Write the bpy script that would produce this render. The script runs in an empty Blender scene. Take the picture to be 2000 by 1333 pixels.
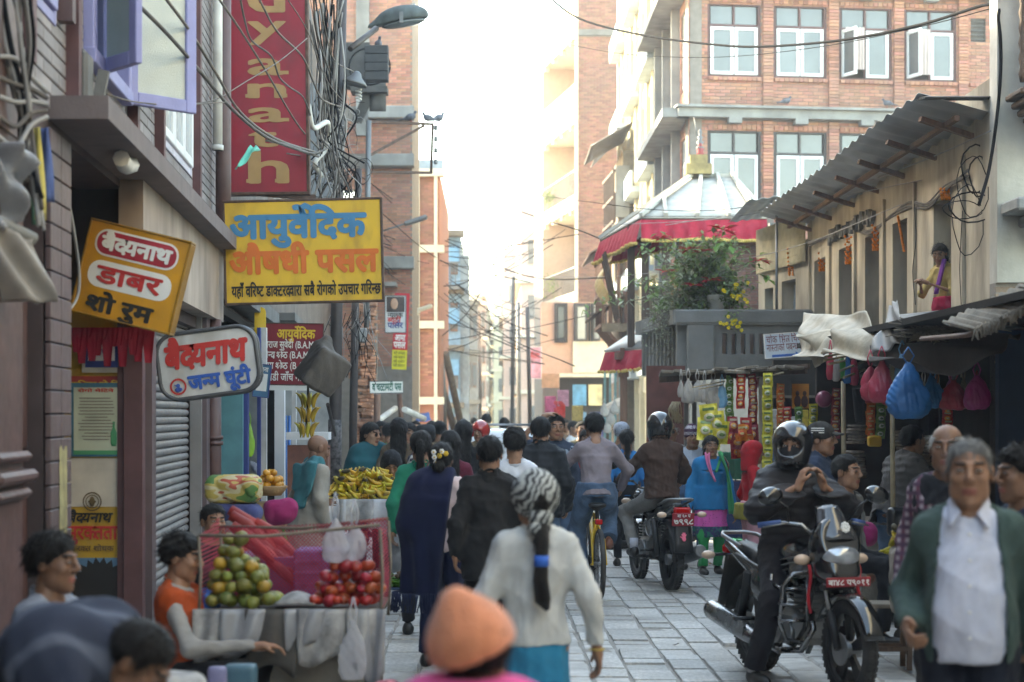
import bpy,bmesh,math,random
import numpy as np
from mathutils import Vector,Matrix,Euler
random.seed(7);rng=np.random.default_rng(7)
R=math.radians
sc=bpy.context.scene
COL=sc.collection
# --- camera, sky, sun, exposure
F_PX,EYE=3600.0,1.72
cam=bpy.data.cameras.new('camera')
cam.sensor_width=36.0;cam.lens=36.0*F_PX/2000
cam.shift_x=0.02;cam.shift_y=0.0728
cam.clip_start=0.2;cam.clip_end=3000
cam.dof.use_dof=True;cam.dof.focus_distance=18.0;cam.dof.aperture_fstop=2.4
cam.dof.aperture_blades=7
co=bpy.data.objects.new('camera',cam);COL.objects.link(co)
co.location=(0,0,EYE);co.rotation_euler=(R(90),0,0)
sc.camera=co
SUN_EL,SUN_AZ=28.0,-60.0
w=bpy.data.worlds.new('World');sc.world=w;w.use_nodes=True
nt=w.node_tree;bg=nt.nodes['Background']
sky=nt.nodes.new('ShaderNodeTexSky');sky.sky_type='NISHITA'
sky.sun_disc=False;sky.sun_elevation=R(SUN_EL);sky.sun_rotation=R(SUN_AZ)
sky.air_density=1.0;sky.dust_density=1.2;sky.ozone_density=1.0
nt.links.new(sky.outputs[0],bg.inputs[0]);bg.inputs[1].default_value=0.15
sl=bpy.data.lights.new('sun','SUN');sl.energy=2.3;sl.angle=R(0.6);sl.color=(1,.95,.87)
so=bpy.data.objects.new('sun',sl);COL.objects.link(so);so.location=(-20,30,40)
sd=Vector((math.sin(R(SUN_AZ))*math.cos(R(SUN_EL)),math.cos(R(SUN_AZ))*math.cos(R(SUN_EL)),math.sin(R(SUN_EL))))
so.rotation_euler=sd.to_track_quat('Z','Y').to_euler()
vs=sc.view_settings
vs.view_transform='Standard';vs.look='None';vs.gamma=1;vs.use_curve_mapping=False
vs.exposure=3.35
vs.use_white_balance=True;vs.white_balance_temperature=8500;vs.white_balance_tint=2
cy=sc.cycles
cy.max_bounces=7;cy.diffuse_bounces=4;cy.glossy_bounces=3;cy.transmission_bounces=4
cy.transparent_max_bounces=12;cy.volume_bounces=0;cy.caustics_reflective=False;cy.caustics_refractive=False
cy.use_denoising=True;cy.sample_clamp_indirect=6
try:cy.volume_step_rate=4
except Exception:pass
def at(px,py,s):
 """World point that the photo shows at pixel (px, py), where one metre measures s pixels."""
 return Vector(((px-960)/s,F_PX/s,EYE-(py-812)/s))
# --- helpers
def tagp(o,label=None,cat=None,group=None,kind=None):
 if label:o['label']=label
 if cat:o['category']=cat
 if group:o['group']=group
 if kind:o['kind']=kind
 return o
def thing(name,label,cat,loc=(0,0,0),rz=0.0,group=None):
 o=bpy.data.objects.new(name,None);COL.objects.link(o)
 o.location=loc;o.rotation_euler=(0,0,rz);o.empty_display_size=.1
 return tagp(o,label,cat,group)
def wloc(o):
 v=Vector((0,0,0))
 while o is not None:
  v+=Vector(o.location);o=o.parent
 return v
def copy_tree(o,parent=None):
 c=o.copy();COL.objects.link(c);c.parent=parent
 for ch in list(o.children):copy_tree(ch,c)
 return c
def link(name,me,mats=(),parent=None,loc=None):
 o=bpy.data.objects.new(name,me);COL.objects.link(o)
 if mats and not me.materials:
  for m in(mats if isinstance(mats,(list,tuple))else[mats]):me.materials.append(m)
 if parent:o.parent=parent
 if loc is not None:o.location=loc
 return o
def rotm(rx=0,ry=0,rz=0):return Euler((rx,ry,rz)).to_matrix()
def frame(d,up=Vector((0,0,1))):
 d=d.normalized()
 if abs(d.dot(up))>.98:up=Vector((0,1,0))
 a=d.cross(up).normalized();return a,a.cross(d).normalized()
class MB:
 """Collects shapes; build() links them as ONE mesh object."""
 def __init__(s):s.v=[];s.f=[];s.m=[];s.sm=[];s.at_=[]
 def add(s,vs_,fs,m=0,smooth=False):
  b=len(s.v);s.at_.append((b,len(s.f)));s.v.extend([tuple(x)for x in vs_])
  for q in fs:s.f.append([b+i for i in q]);s.m.append(m);s.sm.append(smooth)
  return s
 def box(s,c,d,rot=None,m=0):
  c=Vector(c);x,y,z=d[0]/2,d[1]/2,d[2]/2
  p=[Vector((i*x,j*y,k*z))for k in(-1,1)for j in(-1,1)for i in(-1,1)]
  if rot is not None:p=[(rot if isinstance(rot,Matrix)else rotm(0,0,rot))@q for q in p]
  return s.add([c+q for q in p],[(0,2,3,1),(4,5,7,6),(0,1,5,4),(2,6,7,3),(0,4,6,2),(1,3,7,5)],m)
 def rbox(s,c,d,r=.01,rot=None,m=0):
  """box with chamfered edges (24 vertices)"""
  c=Vector(c);h=[q/2 for q in d];r=min(r,min(h)*.9)
  vs_,idx=[],{}
  for i in(-1,1):
   for j in(-1,1):
    for k in(-1,1):
     for a in range(3):
      p=Vector((i*h[0],j*h[1],k*h[2]));sg=(i,j,k)
      for b in range(3):
       if b!=a:p[b]-=sg[b]*r
      idx[(i,j,k,a)]=len(vs_);vs_.append(p)
  fs=[]
  def o(i,j,k):return(i,j,k)
  for a in range(3):
   b,cc=(a+1)%3,(a+2)%3
   for sg in(-1,1):
    q=[]
    for(u,v_)in((-1,-1),(1,-1),(1,1),(-1,1)):
     t=[0,0,0];t[a]=sg;t[b]=u;t[cc]=v_;q.append(idx[(t[0],t[1],t[2],a)])
    fs.append(q if sg>0 else q[::-1])
  for a in range(3):
   b,cc=(a+1)%3,(a+2)%3
   for u in(-1,1):
    for v_ in(-1,1):
     t0=[0,0,0];t0[a]=-1;t0[b]=u;t0[cc]=v_;t1=list(t0);t1[a]=1
     q=[idx[(*t0,b)],idx[(*t1,b)],idx[(*t1,cc)],idx[(*t0,cc)]]
     fs.append(q[::-1]if u*v_>0 else q)
  for i in(-1,1):
   for j in(-1,1):
    for k in(-1,1):
     q=[idx[(i,j,k,0)],idx[(i,j,k,1)],idx[(i,j,k,2)]]
     fs.append(q if i*j*k>0 else q[::-1])
  if rot is not None:
   M=rot if isinstance(rot,Matrix)else rotm(0,0,rot);vs_=[M@p for p in vs_]
  return s.add([c+p for p in vs_],fs,m)
 def beam(s,a,b,w,h,m=0,up=Vector((0,0,1))):
  a,b=Vector(a),Vector(b);d=b-a;u,v_=frame(d,up)
  p=[q+u*(i*w/2)+v_*(j*h/2)for q in(a,b)for(i,j)in((-1,-1),(1,-1),(1,1),(-1,1))]
  return s.add(p,[(0,1,2,3),(7,6,5,4),(0,4,5,1),(1,5,6,2),(2,6,7,3),(3,7,4,0)],m)
 def tube(s,pts,r,n=8,m=0,closed=False,cap=True,sq=None,smooth=True):
  pts=[Vector(p)for p in pts];N=len(pts);rr=r if isinstance(r,(list,tuple))else[r]*N
  vs_=[];u=None
  for i,p in enumerate(pts):
   d=(pts[(i+1)%N]-pts[i-1])if closed else(pts[min(i+1,N-1)]-pts[max(i-1,0)])
   if d.length<1e-9:d=Vector((0,0,1))
   d.normalize()
   if u is None:u,v_=frame(d)
   else:
    u=u-d*u.dot(d)
    u=u.normalized()if u.length>1e-6 else frame(d)[0]
    v_=u.cross(d)
   a,b=(rr[i],rr[i])if not isinstance(rr[i],(tuple,list))else rr[i]
   for k in range(n):
    t=2*math.pi*k/n;vs_.append(p+u*(a*math.cos(t))+v_*(b*math.sin(t)))
  fs=[]
  for i in range(N if closed else N-1):
   j=(i+1)%N
   for k in range(n):fs.append((i*n+k,i*n+(k+1)%n,j*n+(k+1)%n,j*n+k))
  s.add(vs_,fs,m,smooth)
  if cap and not closed:
   b=len(s.v)-len(vs_)
   s.f.append([b+k for k in range(n)][::-1]);s.m.append(m);s.sm.append(False)
   s.f.append([b+(N-1)*n+k for k in range(n)]);s.m.append(m);s.sm.append(False)
  return s
 def lathe(s,prof,c=(0,0,0),n=16,M=None,m=0,smooth=True,sx=1,sy=1,cap=True):
  c=Vector(c);vs_=[]
  for(r,z)in prof:
   for k in range(n):
    t=2*math.pi*k/n;p=Vector((r*math.cos(t)*sx,r*math.sin(t)*sy,z))
    vs_.append(c+(M@p if M is not None else p))
  fs=[(i*n+k,i*n+(k+1)%n,(i+1)*n+(k+1)%n,(i+1)*n+k)for i in range(len(prof)-1)for k in range(n)]
  b=len(s.v);s.add(vs_,fs,m,smooth)
  for row,fl in((0,True),(len(prof)-1,False)):
   if cap and prof[row][0]>1e-5:
    q=[b+row*n+k for k in range(n)];s.f.append(q[::-1]if fl else q);s.m.append(m);s.sm.append(False)
  return s
 def ell(s,c,r,n=12,M=None,m=0,rows=None):
  rows=rows or max(5,n//2)
  if not isinstance(r,(tuple,list)):r=(r,r,r)
  prof=[(max(1e-6,math.sin(math.pi*i/rows)),-math.cos(math.pi*i/rows))for i in range(rows+1)]
  c=Vector(c);vs_=[]
  for(a,z)in prof:
   for k in range(n):
    t=2*math.pi*k/n;p=Vector((a*math.cos(t)*r[0],a*math.sin(t)*r[1],z*r[2]))
    vs_.append(c+(M@p if M is not None else p))
  return s.add(vs_,[(i*n+k,i*n+(k+1)%n,(i+1)*n+(k+1)%n,(i+1)*n+k)for i in range(rows)for k in range(n)],m,True)
 def sheet(s,fn,nu,nv,m=0,th=0.0,smooth=True,wrap=False):
  """fn(u, v) -> point, u and v in 0..1; th > 0 gives it a back at that thickness"""
  g=[[Vector(fn(i/nu,j/nv))for j in range(nv+1)]for i in range(nu+1)]
  W=nv+1;vs_=[p for row in g for p in row]
  fs=[(i*W+j,(i+1)*W+j,(i+1)*W+j+1,i*W+j+1)for i in range(nu)for j in range(nv)]
  if th:
   nn=[]
   for i in range(nu+1):
    for j in range(nv+1):
     a=g[min(i+1,nu)][j]-g[max(i-1,0)][j];b=g[i][min(j+1,nv)]-g[i][max(j-1,0)]
     q=a.cross(b);nn.append(q.normalized()if q.length>1e-9 else Vector((0,0,1)))
   o=len(vs_);vs_+=[p-q*th for p,q in zip(vs_,nn)]
   fs+=[tuple(o+k for k in f[::-1])for f in fs]
   ed=[(i*W,(i+1)*W)for i in range(nu)][::-1]and[]
   for i in range(nu):
    ed+=[(i*W,(i+1)*W),((i+1)*W+nv,i*W+nv)]
   for j in range(nv):
    ed+=[(j+1,j),(nu*W+j,nu*W+j+1)]
   fs+=[(b,a,a+o,b+o)for a,b in ed]
  return s.add(vs_,fs,m,smooth)
 def prism(s,poly,o,u,v_,th,m=0):
  """2-D outline poly in the plane o + x u + y v, thickened by th along u x v"""
  o,u,v_=Vector(o),Vector(u),Vector(v_);w_=u.cross(v_).normalized()*th;n=len(poly)
  p=[o+u*x+v_*y for x,y in poly]
  return s.add(p+[q+w_ for q in p],[tuple(range(n))[::-1],tuple(range(n,2*n))]+[(i,(i+1)%n,n+(i+1)%n,n+i)for i in range(n)],m)
 def mesh(s,name):
  me=bpy.data.meshes.new(name);me.from_pydata(s.v,[],s.f)
  me.polygons.foreach_set('material_index',s.m);me.polygons.foreach_set('use_smooth',s.sm);me.update()
  return me
 def build(s,name,mats,parent=None,world=False,loc=None):
  if world and parent is not None:
   L=wloc(parent);s.v=[(x-L.x,y-L.y,z-L.z)for x,y,z in s.v]
  return link(name,s.mesh(name),mats,parent,loc)
 def split(s,name,mats,parent=None,world=False):
  """links every added shape as an object of its own"""
  out=[];e=s.at_+[(len(s.v),len(s.f))]
  for(v0,f0),(v1,f1)in zip(e,e[1:]):
   q=MB();q.v=s.v[v0:v1];q.f=[[i-v0 for i in f]for f in s.f[f0:f1]];q.m=s.m[f0:f1];q.sm=s.sm[f0:f1]
   out.append(q.build(name,mats,parent,world))
  return out
# --- procedural materials
MATS={}
def mat(name,col,rough=.8,var=.18,scale=6.0,bump=0.0,bscale=60.0,metal=0.0,spec=.5,rnd=0.0,dirt=0.0,dcol=(.05,.045,.04),dscale=1.3,stretch=(1,1,1),alpha=1.0,trans=0.0,fold=0.0,coat=0.0,sheen=0.0,hue=0.0,sss=0.0):
 """noise-varied Principled material; rnd varies each piece, dirt adds stains, bump gives fine relief"""
 if name in MATS:return MATS[name]
 m=bpy.data.materials.new(name);m.use_nodes=True;MATS[name]=m
 nt=m.node_tree;N=nt.nodes;L=nt.links;b=N['Principled BSDF']
 tc=N.new('ShaderNodeTexCoord');mp=N.new('ShaderNodeMapping');mp.inputs['Scale'].default_value=stretch
 L.new(tc.outputs['Object'],mp.inputs[0])
 def noise(sc_,det=4,src=mp):
  n=N.new('ShaderNodeTexNoise');n.inputs['Scale'].default_value=sc_;n.inputs['Detail'].default_value=det
  L.new(src.outputs[0],n.inputs['Vector']);return n
 def ramp(src,a,b_):
  r=N.new('ShaderNodeMapRange');r.inputs[1].default_value=a;r.inputs[2].default_value=b_;L.new(src,r.inputs[0]);return r.outputs[0]
 def mixc(f,a,b_,mode='MIX'):
  x=N.new('ShaderNodeMix');x.data_type='RGBA';x.blend_type=mode
  for i,q in((0,f),(6,a),(7,b_)):
   if hasattr(q,'node'):L.new(q,x.inputs[i])
   else:x.inputs[i].default_value=q if i==0 else(*q,1)
  return x.outputs[2]
 lo=tuple(max(0,c*(1-var))for c in col);hi=tuple(min(1,c*(1+var))for c in col)
 c=mixc(ramp(noise(scale).outputs[0],.3,.7),lo,hi)
 if rnd or hue:
  g=N.new('ShaderNodeNewGeometry');oi=N.new('ShaderNodeObjectInfo');ad=N.new('ShaderNodeMath');ad.operation='ADD'
  L.new(g.outputs['Random Per Island'],ad.inputs[0]);L.new(oi.outputs['Random'],ad.inputs[1])
  fr=N.new('ShaderNodeMath');fr.operation='FRACT';L.new(ad.outputs[0],fr.inputs[0])
  h=N.new('ShaderNodeHueSaturation');L.new(c,h.inputs['Color'])
  v=N.new('ShaderNodeMapRange');v.inputs[3].default_value=1-rnd;v.inputs[4].default_value=1+rnd*.8;L.new(fr.outputs[0],v.inputs[0]);L.new(v.outputs[0],h.inputs['Value'])
  if hue:
   f2=N.new('ShaderNodeMath');f2.operation='MULTIPLY';f2.inputs[1].default_value=7.31;L.new(fr.outputs[0],f2.inputs[0])
   f3=N.new('ShaderNodeMath');f3.operation='FRACT';L.new(f2.outputs[0],f3.inputs[0])
   v2=N.new('ShaderNodeMapRange');v2.inputs[3].default_value=.5-hue;v2.inputs[4].default_value=.5+hue;L.new(f3.outputs[0],v2.inputs[0]);L.new(v2.outputs[0],h.inputs['Hue'])
  c=h.outputs[0]
 if dirt:
  gm=N.new('ShaderNodeNewGeometry');mp2=N.new('ShaderNodeMapping');mp2.inputs['Scale'].default_value=(1,1,.45);L.new(gm.outputs['Position'],mp2.inputs[0])
  d=ramp(noise(dscale,8,mp2).outputs[0],.45,.72)
  dm=N.new('ShaderNodeMath');dm.operation='MULTIPLY';dm.inputs[1].default_value=dirt;L.new(d,dm.inputs[0])
  c=mixc(dm.outputs[0],c,dcol)
 L.new(c,b.inputs['Base Color'])
 b.inputs['Roughness'].default_value=rough;b.inputs['Metallic'].default_value=metal
 b.inputs['Specular IOR Level'].default_value=spec
 if rough<.75:
  rr=N.new('ShaderNodeMapRange');rr.inputs[3].default_value=max(.03,rough-.12);rr.inputs[4].default_value=rough+.15
  L.new(noise(scale*2.3).outputs[0],rr.inputs[0]);L.new(rr.outputs[0],b.inputs['Roughness'])
 if bump:
  bn=N.new('ShaderNodeBump');bn.inputs['Strength'].default_value=min(1,bump);bn.inputs['Distance'].default_value=.01
  L.new(noise(bscale,3).outputs[0],bn.inputs['Height']);L.new(bn.outputs[0],b.inputs['Normal'])
  if fold:
   b2=N.new('ShaderNodeBump');b2.inputs['Strength'].default_value=1;b2.inputs['Distance'].default_value=fold
   nf=noise(5,2);nf.noise_type='RIDGED_MULTIFRACTAL';nf.inputs['Distortion'].default_value=.5;nf.inputs['Roughness'].default_value=.45
   L.new(nf.outputs[0],b2.inputs['Height']);L.new(b2.outputs[0],bn.inputs['Normal'])
 if alpha<1:b.inputs['Alpha'].default_value=alpha
 if trans:b.inputs['Transmission Weight'].default_value=trans;b.inputs['IOR'].default_value=1.1
 if coat:b.inputs['Coat Weight'].default_value=coat;b.inputs['Coat Roughness'].default_value=.08
 if sheen:b.inputs['Sheen Weight'].default_value=sheen
 if sss:b.inputs['Subsurface Weight'].default_value=sss;b.inputs['Subsurface Radius'].default_value=(.02,.008,.004);b.inputs['Subsurface Scale'].default_value=.4
 return m
def patt(name,fn):
 """material from a node-writing function fn(nodes, links, principled, texcoord object output)"""
 if name in MATS:return MATS[name]
 m=bpy.data.materials.new(name);m.use_nodes=True;MATS[name]=m
 N,L=m.node_tree.nodes,m.node_tree.links
 tc=N.new('ShaderNodeTexCoord');fn(N,L,N['Principled BSDF'],tc.outputs['Object'])
 return m
def ramp_node(N,L,src,stops,interp='LINEAR'):
 r=N.new('ShaderNodeValToRGB');r.color_ramp.interpolation=interp;e=r.color_ramp.elements
 while len(e)>1:e.remove(e[-1])
 e[0].position=stops[0][0];e[0].color=(*stops[0][1],1)
 for p,c in stops[1:]:
  q=e.new(p);q.color=(*c,1)
 L.new(src,r.inputs[0]);return r.outputs[0]
def cloth(name,col,var=.14,bump=.35,**k):
 k.setdefault('rough',.9);k.setdefault('scale',9);k.setdefault('bscale',260);k.setdefault('sheen',.04);k.setdefault('fold',.022)
 return mat(name,col,var=var,bump=bump,spec=.25,**k)
# --- lettering: font outlines with a small Devanagari layout
_tm={}
def _run(txt,bold):
 k=(txt,bold)
 if k in _tm:return _tm[k]
 c=bpy.data.curves.new('lettering','FONT');c.body=txt;c.size=1;c.resolution_u=3
 o=bpy.data.objects.new('lettering',c);COL.objects.link(o)
 dg=bpy.context.evaluated_depsgraph_get();me=o.evaluated_get(dg).to_mesh()
 vs_=[(v.co.x,v.co.y)for v in me.vertices];fs=[tuple(p.vertices)for p in me.polygons]
 o.evaluated_get(dg).to_mesh_clear();bpy.data.objects.remove(o);bpy.data.curves.remove(c)
 _tm[k]=(vs_,fs);return _tm[k]
VIR,IM='\u094d','\u093f'
def layout(txt,bold=.02):
 """outline of txt; the short i sign goes before its cluster, a half form is its letter cut before the stem, and a reph is a hook"""
 out_v,out_f=[],[];x=0.0
 def put(vs_,fs,dx,dy=0):
  b=len(out_v);out_v.extend([(a+dx,c+dy)for a,c in vs_]);out_f.extend([tuple(b+i for i in f)for f in fs])
 toks=[];i=0;run=''
 cons=lambda ch:'\u0915'<=ch<='\u0939'
 while i<len(txt):
  ch=txt[i]
  if cons(ch):
   cl=[ch];j=i+1
   while j+1<len(txt)and txt[j]==VIR and cons(txt[j+1]):cl.append(txt[j+1]);j+=2
   sg=''
   while j<len(txt)and '\u0901'<=txt[j]<='\u094c' and not('\u0905'<=txt[j]<='\u0939'):sg+=txt[j];j+=1
   reph=len(cl)>1 and cl[0]=='\u0930'
   if reph:cl=cl[1:]
   if IM in sg:run+=IM;sg=sg.replace(IM,'')
   for q in cl[:-1]:
    toks.append(('r',run));run='';toks.append(('h',q))
   if len(cl)>1 and cl[-1]=='\u0930':
    toks.append(('ra',sg));run=''
   else:run+=cl[-1]+sg
   if reph:toks.append(('r',run));run='';toks.append(('reph',''))
   i=j
  else:
   run+=ch;i+=1
 toks.append(('r',run))
 for k,q in toks:
  if k=='r' and q:
   lead=len(q)-len(q.lstrip(' '));trail=len(q)-len(q.rstrip(' '))
   x+=.28*lead;q=q.strip(' ')
   if not q:continue
   vs_,fs=_run(q,bold);x0=min(v[0]for v in vs_)if vs_ else 0;x1=max(v[0]for v in vs_)if vs_ else 0
   put(vs_,fs,x-x0);x+=x1-x0+(.05 if ord(q[-1])<0x900 else-.02)+.28*trail
  elif k=='h':
   vs_,fs=_run(q,bold);x0=min(v[0]for v in vs_);x1=max(v[0]for v in vs_)
   if q in '\u0926\u091f\u0920\u0915':put(vs_,fs,x-x0);x+=(x1-x0)*(.72 if q!='\u0915' else.8)
   else:
    cut=x1-.2;kv=[(min(a,cut),c)for a,c in vs_]
    keep=[f for f in fs if min(vs_[t][0]for t in f)<cut]
    put(kv,keep,x-x0);x+=cut-x0-.02
  elif k=='ra':
   vs_,fs=_run('\u093e'+q,bold);x0=min(v[0]for v in vs_);put(vs_,fs,x-x0)
   put([(0,.12),(.17,.30),(.17,.38),(-.06,.16)],[(0,1,2,3)],x-.05);x+=.2
  elif k=='reph':
   put([(-.2,.66),(-.13,.66),(-.16,.8),(-.09,.86),(.02,.8),(.04,.87),(-.1,.94),(-.24,.84)],[(0,1,2,7),(2,3,6,7),(3,4,5,6)],x)
 return out_v,out_f
def letter(name,txt,o,u,v,height,m,parent,width=None,bold=.02,slant=0.0,lift=.003,world=False):
 """flat print of txt on the plane o + x u + y v (o: left end of the base line); height is of a plain letter (0.62 em)"""
 vs_,fs=layout(txt,bold);k=height/.62
 x1=max(a for a,c in vs_);x0=min(a for a,c in vs_);kx=k if width is None else width/(x1-x0)
 o,u,v=Vector(o),Vector(u).normalized(),Vector(v).normalized();n=u.cross(v)*lift
 mb=MB()
 for i,(dx,dy)in enumerate(((0,0),(1,0),(-1,0),(0,1),(0,-1),(.7,.7),(-.7,-.7),(.7,-.7),(-.7,.7))if bold>.012 else((0,0),)):
  mb.add([o+u*((a-x0+dx*bold)*kx+slant*c*k)+v*((c+dy*bold)*k)+n*(1+.12*i)+u.cross(v)*.0002*i for a,c in vs_],fs)
 return mb.build(name,m,parent,world)
# --- smooth bodies from distance fields
_E=[((0,0,0),(1,0,0)),((0,1,0),(1,1,0)),((0,0,1),(1,0,1)),((0,1,1),(1,1,1)),((0,0,0),(0,1,0)),((1,0,0),(1,1,0)),((0,0,1),(0,1,1)),((1,0,1),(1,1,1)),((0,0,0),(0,0,1)),((1,0,0),(1,0,1)),((0,1,0),(0,1,1)),((1,1,0),(1,1,1))]
def nets(F,org,h):
 """surface nets: the zero surface of grid F as vertices and quads"""
 n=np.array(F.shape)-1;ins=F<0
 acc=np.zeros((*n,3),np.float32);cnt=np.zeros(n,np.float32)
 sl_=lambda A,o:A[o[0]:o[0]+n[0],o[1]:o[1]+n[1],o[2]:o[2]+n[2]]
 for a,b in _E:
  fa,fb=sl_(F,a),sl_(F,b);cr=sl_(ins,a)!=sl_(ins,b)
  t=np.where(cr,fa/np.where(cr,fa-fb,1),0)
  for ax in range(3):acc[...,ax]+=np.where(cr,a[ax]+t*(b[ax]-a[ax]),0)
  cnt+=cr
 act=cnt>0;idx=-np.ones(n,np.int64);idx[act]=np.arange(act.sum())
 ii=np.argwhere(act);V=(acc[act]/cnt[act][:,None]+ii)*h+np.array(org)
 Q=[]
 for ax in range(3):
  o=[0,0,0];o[ax]=1
  A=ins[tuple(slice(0,-1)if k==ax else slice(1,-1)for k in range(3))]
  B=ins[tuple(slice(1,None)if k==ax else slice(1,-1)for k in range(3))]
  e=np.argwhere(A!=B);s_=A[A!=B]
  b,c=(ax+1)%3,(ax+2)%3
  for k in(b,c):e[:,k]+=1
  def cell(db,dc):
   q=e.copy();q[:,b]+=db;q[:,c]+=dc;return idx[q[:,0],q[:,1],q[:,2]]
  q=np.stack([cell(-1,-1),cell(0,-1),cell(0,0),cell(-1,0)],1)
  q[~s_]=q[~s_][:,::-1];Q.append(q)
 return V,np.concatenate(Q)
def smin(a,b,k):
 if k<=0:return np.minimum(a,b)
 h=np.maximum(k-np.abs(a-b),0)/k;return np.minimum(a,b)-h*h*k*.25
def smax(a,b,k):return-smin(-a,-b,k)
A3=lambda v:np.array(v,np.float32)
def s_cap(P,a,b,ra,rb):
 a,b=A3(a),A3(b);d=b-a;q=P-a;t=np.clip((q@d)/max(1e-9,d@d),0,1)
 return np.linalg.norm(q-t[...,None]*d,axis=-1)-(ra+(rb-ra)*t)
def s_ell(P,c,r,M=None):
 q=P-A3(c)
 if M is not None:q=q@A3(M)
 r=A3(r);k0=np.linalg.norm(q/r,axis=-1);k1=np.linalg.norm(q/(r*r),axis=-1)
 return k0*(k0-1)/np.maximum(k1,1e-6)
def s_tube(P,a,b,ra,rb,u):
 """elliptical tapered tube: (across, deep) radii at both ends, u the across axis"""
 a,b,u=A3(a),A3(b),A3(u);d=b-a;Ln=np.linalg.norm(d);dn=d/Ln;u=u-dn*(u@dn);u/=np.linalg.norm(u);v=np.cross(dn,u)
 q=P-a;z=q@dn;t=np.clip(z/Ln,0,1);rx=ra[0]+(rb[0]-ra[0])*t;ry=ra[1]+(rb[1]-ra[1])*t
 X=q@u;Y=q@v;k=np.sqrt((X/rx)**2+(Y/ry)**2+1e-9);rad=(k-1)*np.minimum(rx,ry)*np.clip(k,1,1.4)**.2
 over=np.maximum(np.maximum(-z,z-Ln),0)
 return np.where(over>0,np.sqrt(np.maximum(rad,0)**2+over**2)+np.minimum(rad,0)*0,rad)
def s_box(P,c,hx,M=None,r=.0):
 q=P-A3(c)
 if M is not None:q=q@A3(M)
 q=np.abs(q)-(A3(hx)-r);return np.linalg.norm(np.maximum(q,0),axis=-1)+np.minimum(q.max(-1),0)-r
def s_plane(P,p,n):
 n=A3(n);return(P-A3(p))@(n/np.linalg.norm(n))
def folds(P,amp,seed,f=(9,9,5)):
 """gentle crumpled cloth: a few warped waves"""
 r=np.random.default_rng(seed);out=0;w_=P+.05*np.sin(P[...,[1,2,0]]*7+seed)
 for i in range(5):
  d=r.normal(size=3)*A3(f)*(1+.5*i);q=np.sin(w_@d.astype(np.float32)+r.uniform(0,6.28));out=out+(q if i%2 else 1.1-2.2*np.sqrt(np.abs(q)))/(1+.45*i)
 return amp*out/2.2
def grid_of(lo,hi,h):
 lo,hi=A3(lo),A3(hi);n=np.ceil((hi-lo)/h).astype(int)+1
 ax=[lo[i]+h*np.arange(n[i],dtype=np.float32)for i in range(3)]
 return np.stack(np.meshgrid(*ax,indexing='ij'),-1),lo
def field_vq(fn,lo,hi,h):
 P,o=grid_of(lo,hi,h);return nets(fn(P).astype(np.float32),o,h)
def normals(V,Q):
 n=np.cross(V[Q[:,2]]-V[Q[:,0]],V[Q[:,3]]-V[Q[:,1]]);N_=np.zeros_like(V)
 for k in range(4):np.add.at(N_,Q[:,k],n)
 return N_/(np.linalg.norm(N_,axis=1)[:,None]+1e-12)
def relax(V,Q,it=4,lam=.5):
 """evens out the base shape before creases are pressed into it"""
 a=np.concatenate([Q[:,k]for k in range(4)]+[Q[:,(k+1)%4]for k in range(4)]);b=np.concatenate([Q[:,(k+1)%4]for k in range(4)]+[Q[:,k]for k in range(4)])
 c=np.bincount(a,minlength=len(V))[:,None]
 for _ in range(it):
  s=np.stack([np.bincount(a,V[b,i],len(V))for i in range(3)],1);V=V+lam*(s/np.maximum(c,1)-V)
 return V
def crease(vq,amp,seed,it=4,f=(13,13,8)):
 V,Q=vq;V=relax(np.asarray(V,float),Q,it);N_=normals(V,Q);P=V.astype(np.float32)
 return V+N_*(folds(P,amp,seed,f)+folds(P,amp*.45,seed+9,tuple(2.3*q for q in f)))[:,None],Q
def mesh_vq(name,parts,mats,parent=None,region=None,loc=None):
 """one mesh object from [(V, Q)...]; region(centres) -> material indices"""
 V=np.concatenate([p[0]for p in parts]);off=0;Q=[]
 for v,q in parts:Q.append(q+off);off+=len(v)
 Q=np.concatenate(Q).astype(np.int32);me=bpy.data.meshes.new(name)
 me.vertices.add(len(V));me.vertices.foreach_set('co',V.astype(np.float32).ravel())
 me.loops.add(Q.size);me.loops.foreach_set('vertex_index',Q.ravel());me.polygons.add(len(Q))
 me.polygons.foreach_set('loop_start',np.arange(len(Q),dtype=np.int32)*4)
 me.polygons.foreach_set('use_smooth',np.ones(len(Q),bool))
 if region is not None:me.polygons.foreach_set('material_index',np.asarray(region(V[Q].mean(1)),np.int32))
 me.update(calc_edges=True);me.validate()
 return link(name,me,mats,parent,loc)
# --- materials of the place
M_STONE=mat('paving_stone',(.43,.415,.39),rough=.5,var=.28,scale=7,bump=.8,bscale=26,rnd=.24,dirt=.6,dcol=(.19,.17,.15),dscale=1.7)
M_EARTH=mat('earth_joint',(.25,.23,.205),bump=.6,bscale=30)
M_BRICK=mat('orange_brick',(.43,.195,.13),rough=.9,var=.12,scale=14,bump=.4,bscale=50,rnd=.28,hue=.012,dirt=.5,dcol=(.26,.19,.16),dscale=1.1)
M_BRICK2=mat('brown_brick',(.30,.13,.085),rough=.92,var=.16,scale=12,bump=.5,bscale=40,rnd=.32,hue=.015,dirt=.55,dcol=(.13,.115,.105),dscale=.5)
M_BRICK3=mat('old_red_brick',(.22,.105,.08),rough=.92,var=.2,scale=12,bump=.5,bscale=50,rnd=.3,dirt=.5,dcol=(.10,.08,.07))
M_MORTAR=mat('mortar',(.22,.19,.165),bump=.4)
M_CONC=mat('grey_concrete',(.27,.265,.25),var=.2,scale=3,bump=.4,bscale=30,dirt=.55,dcol=(.09,.088,.08))
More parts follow.
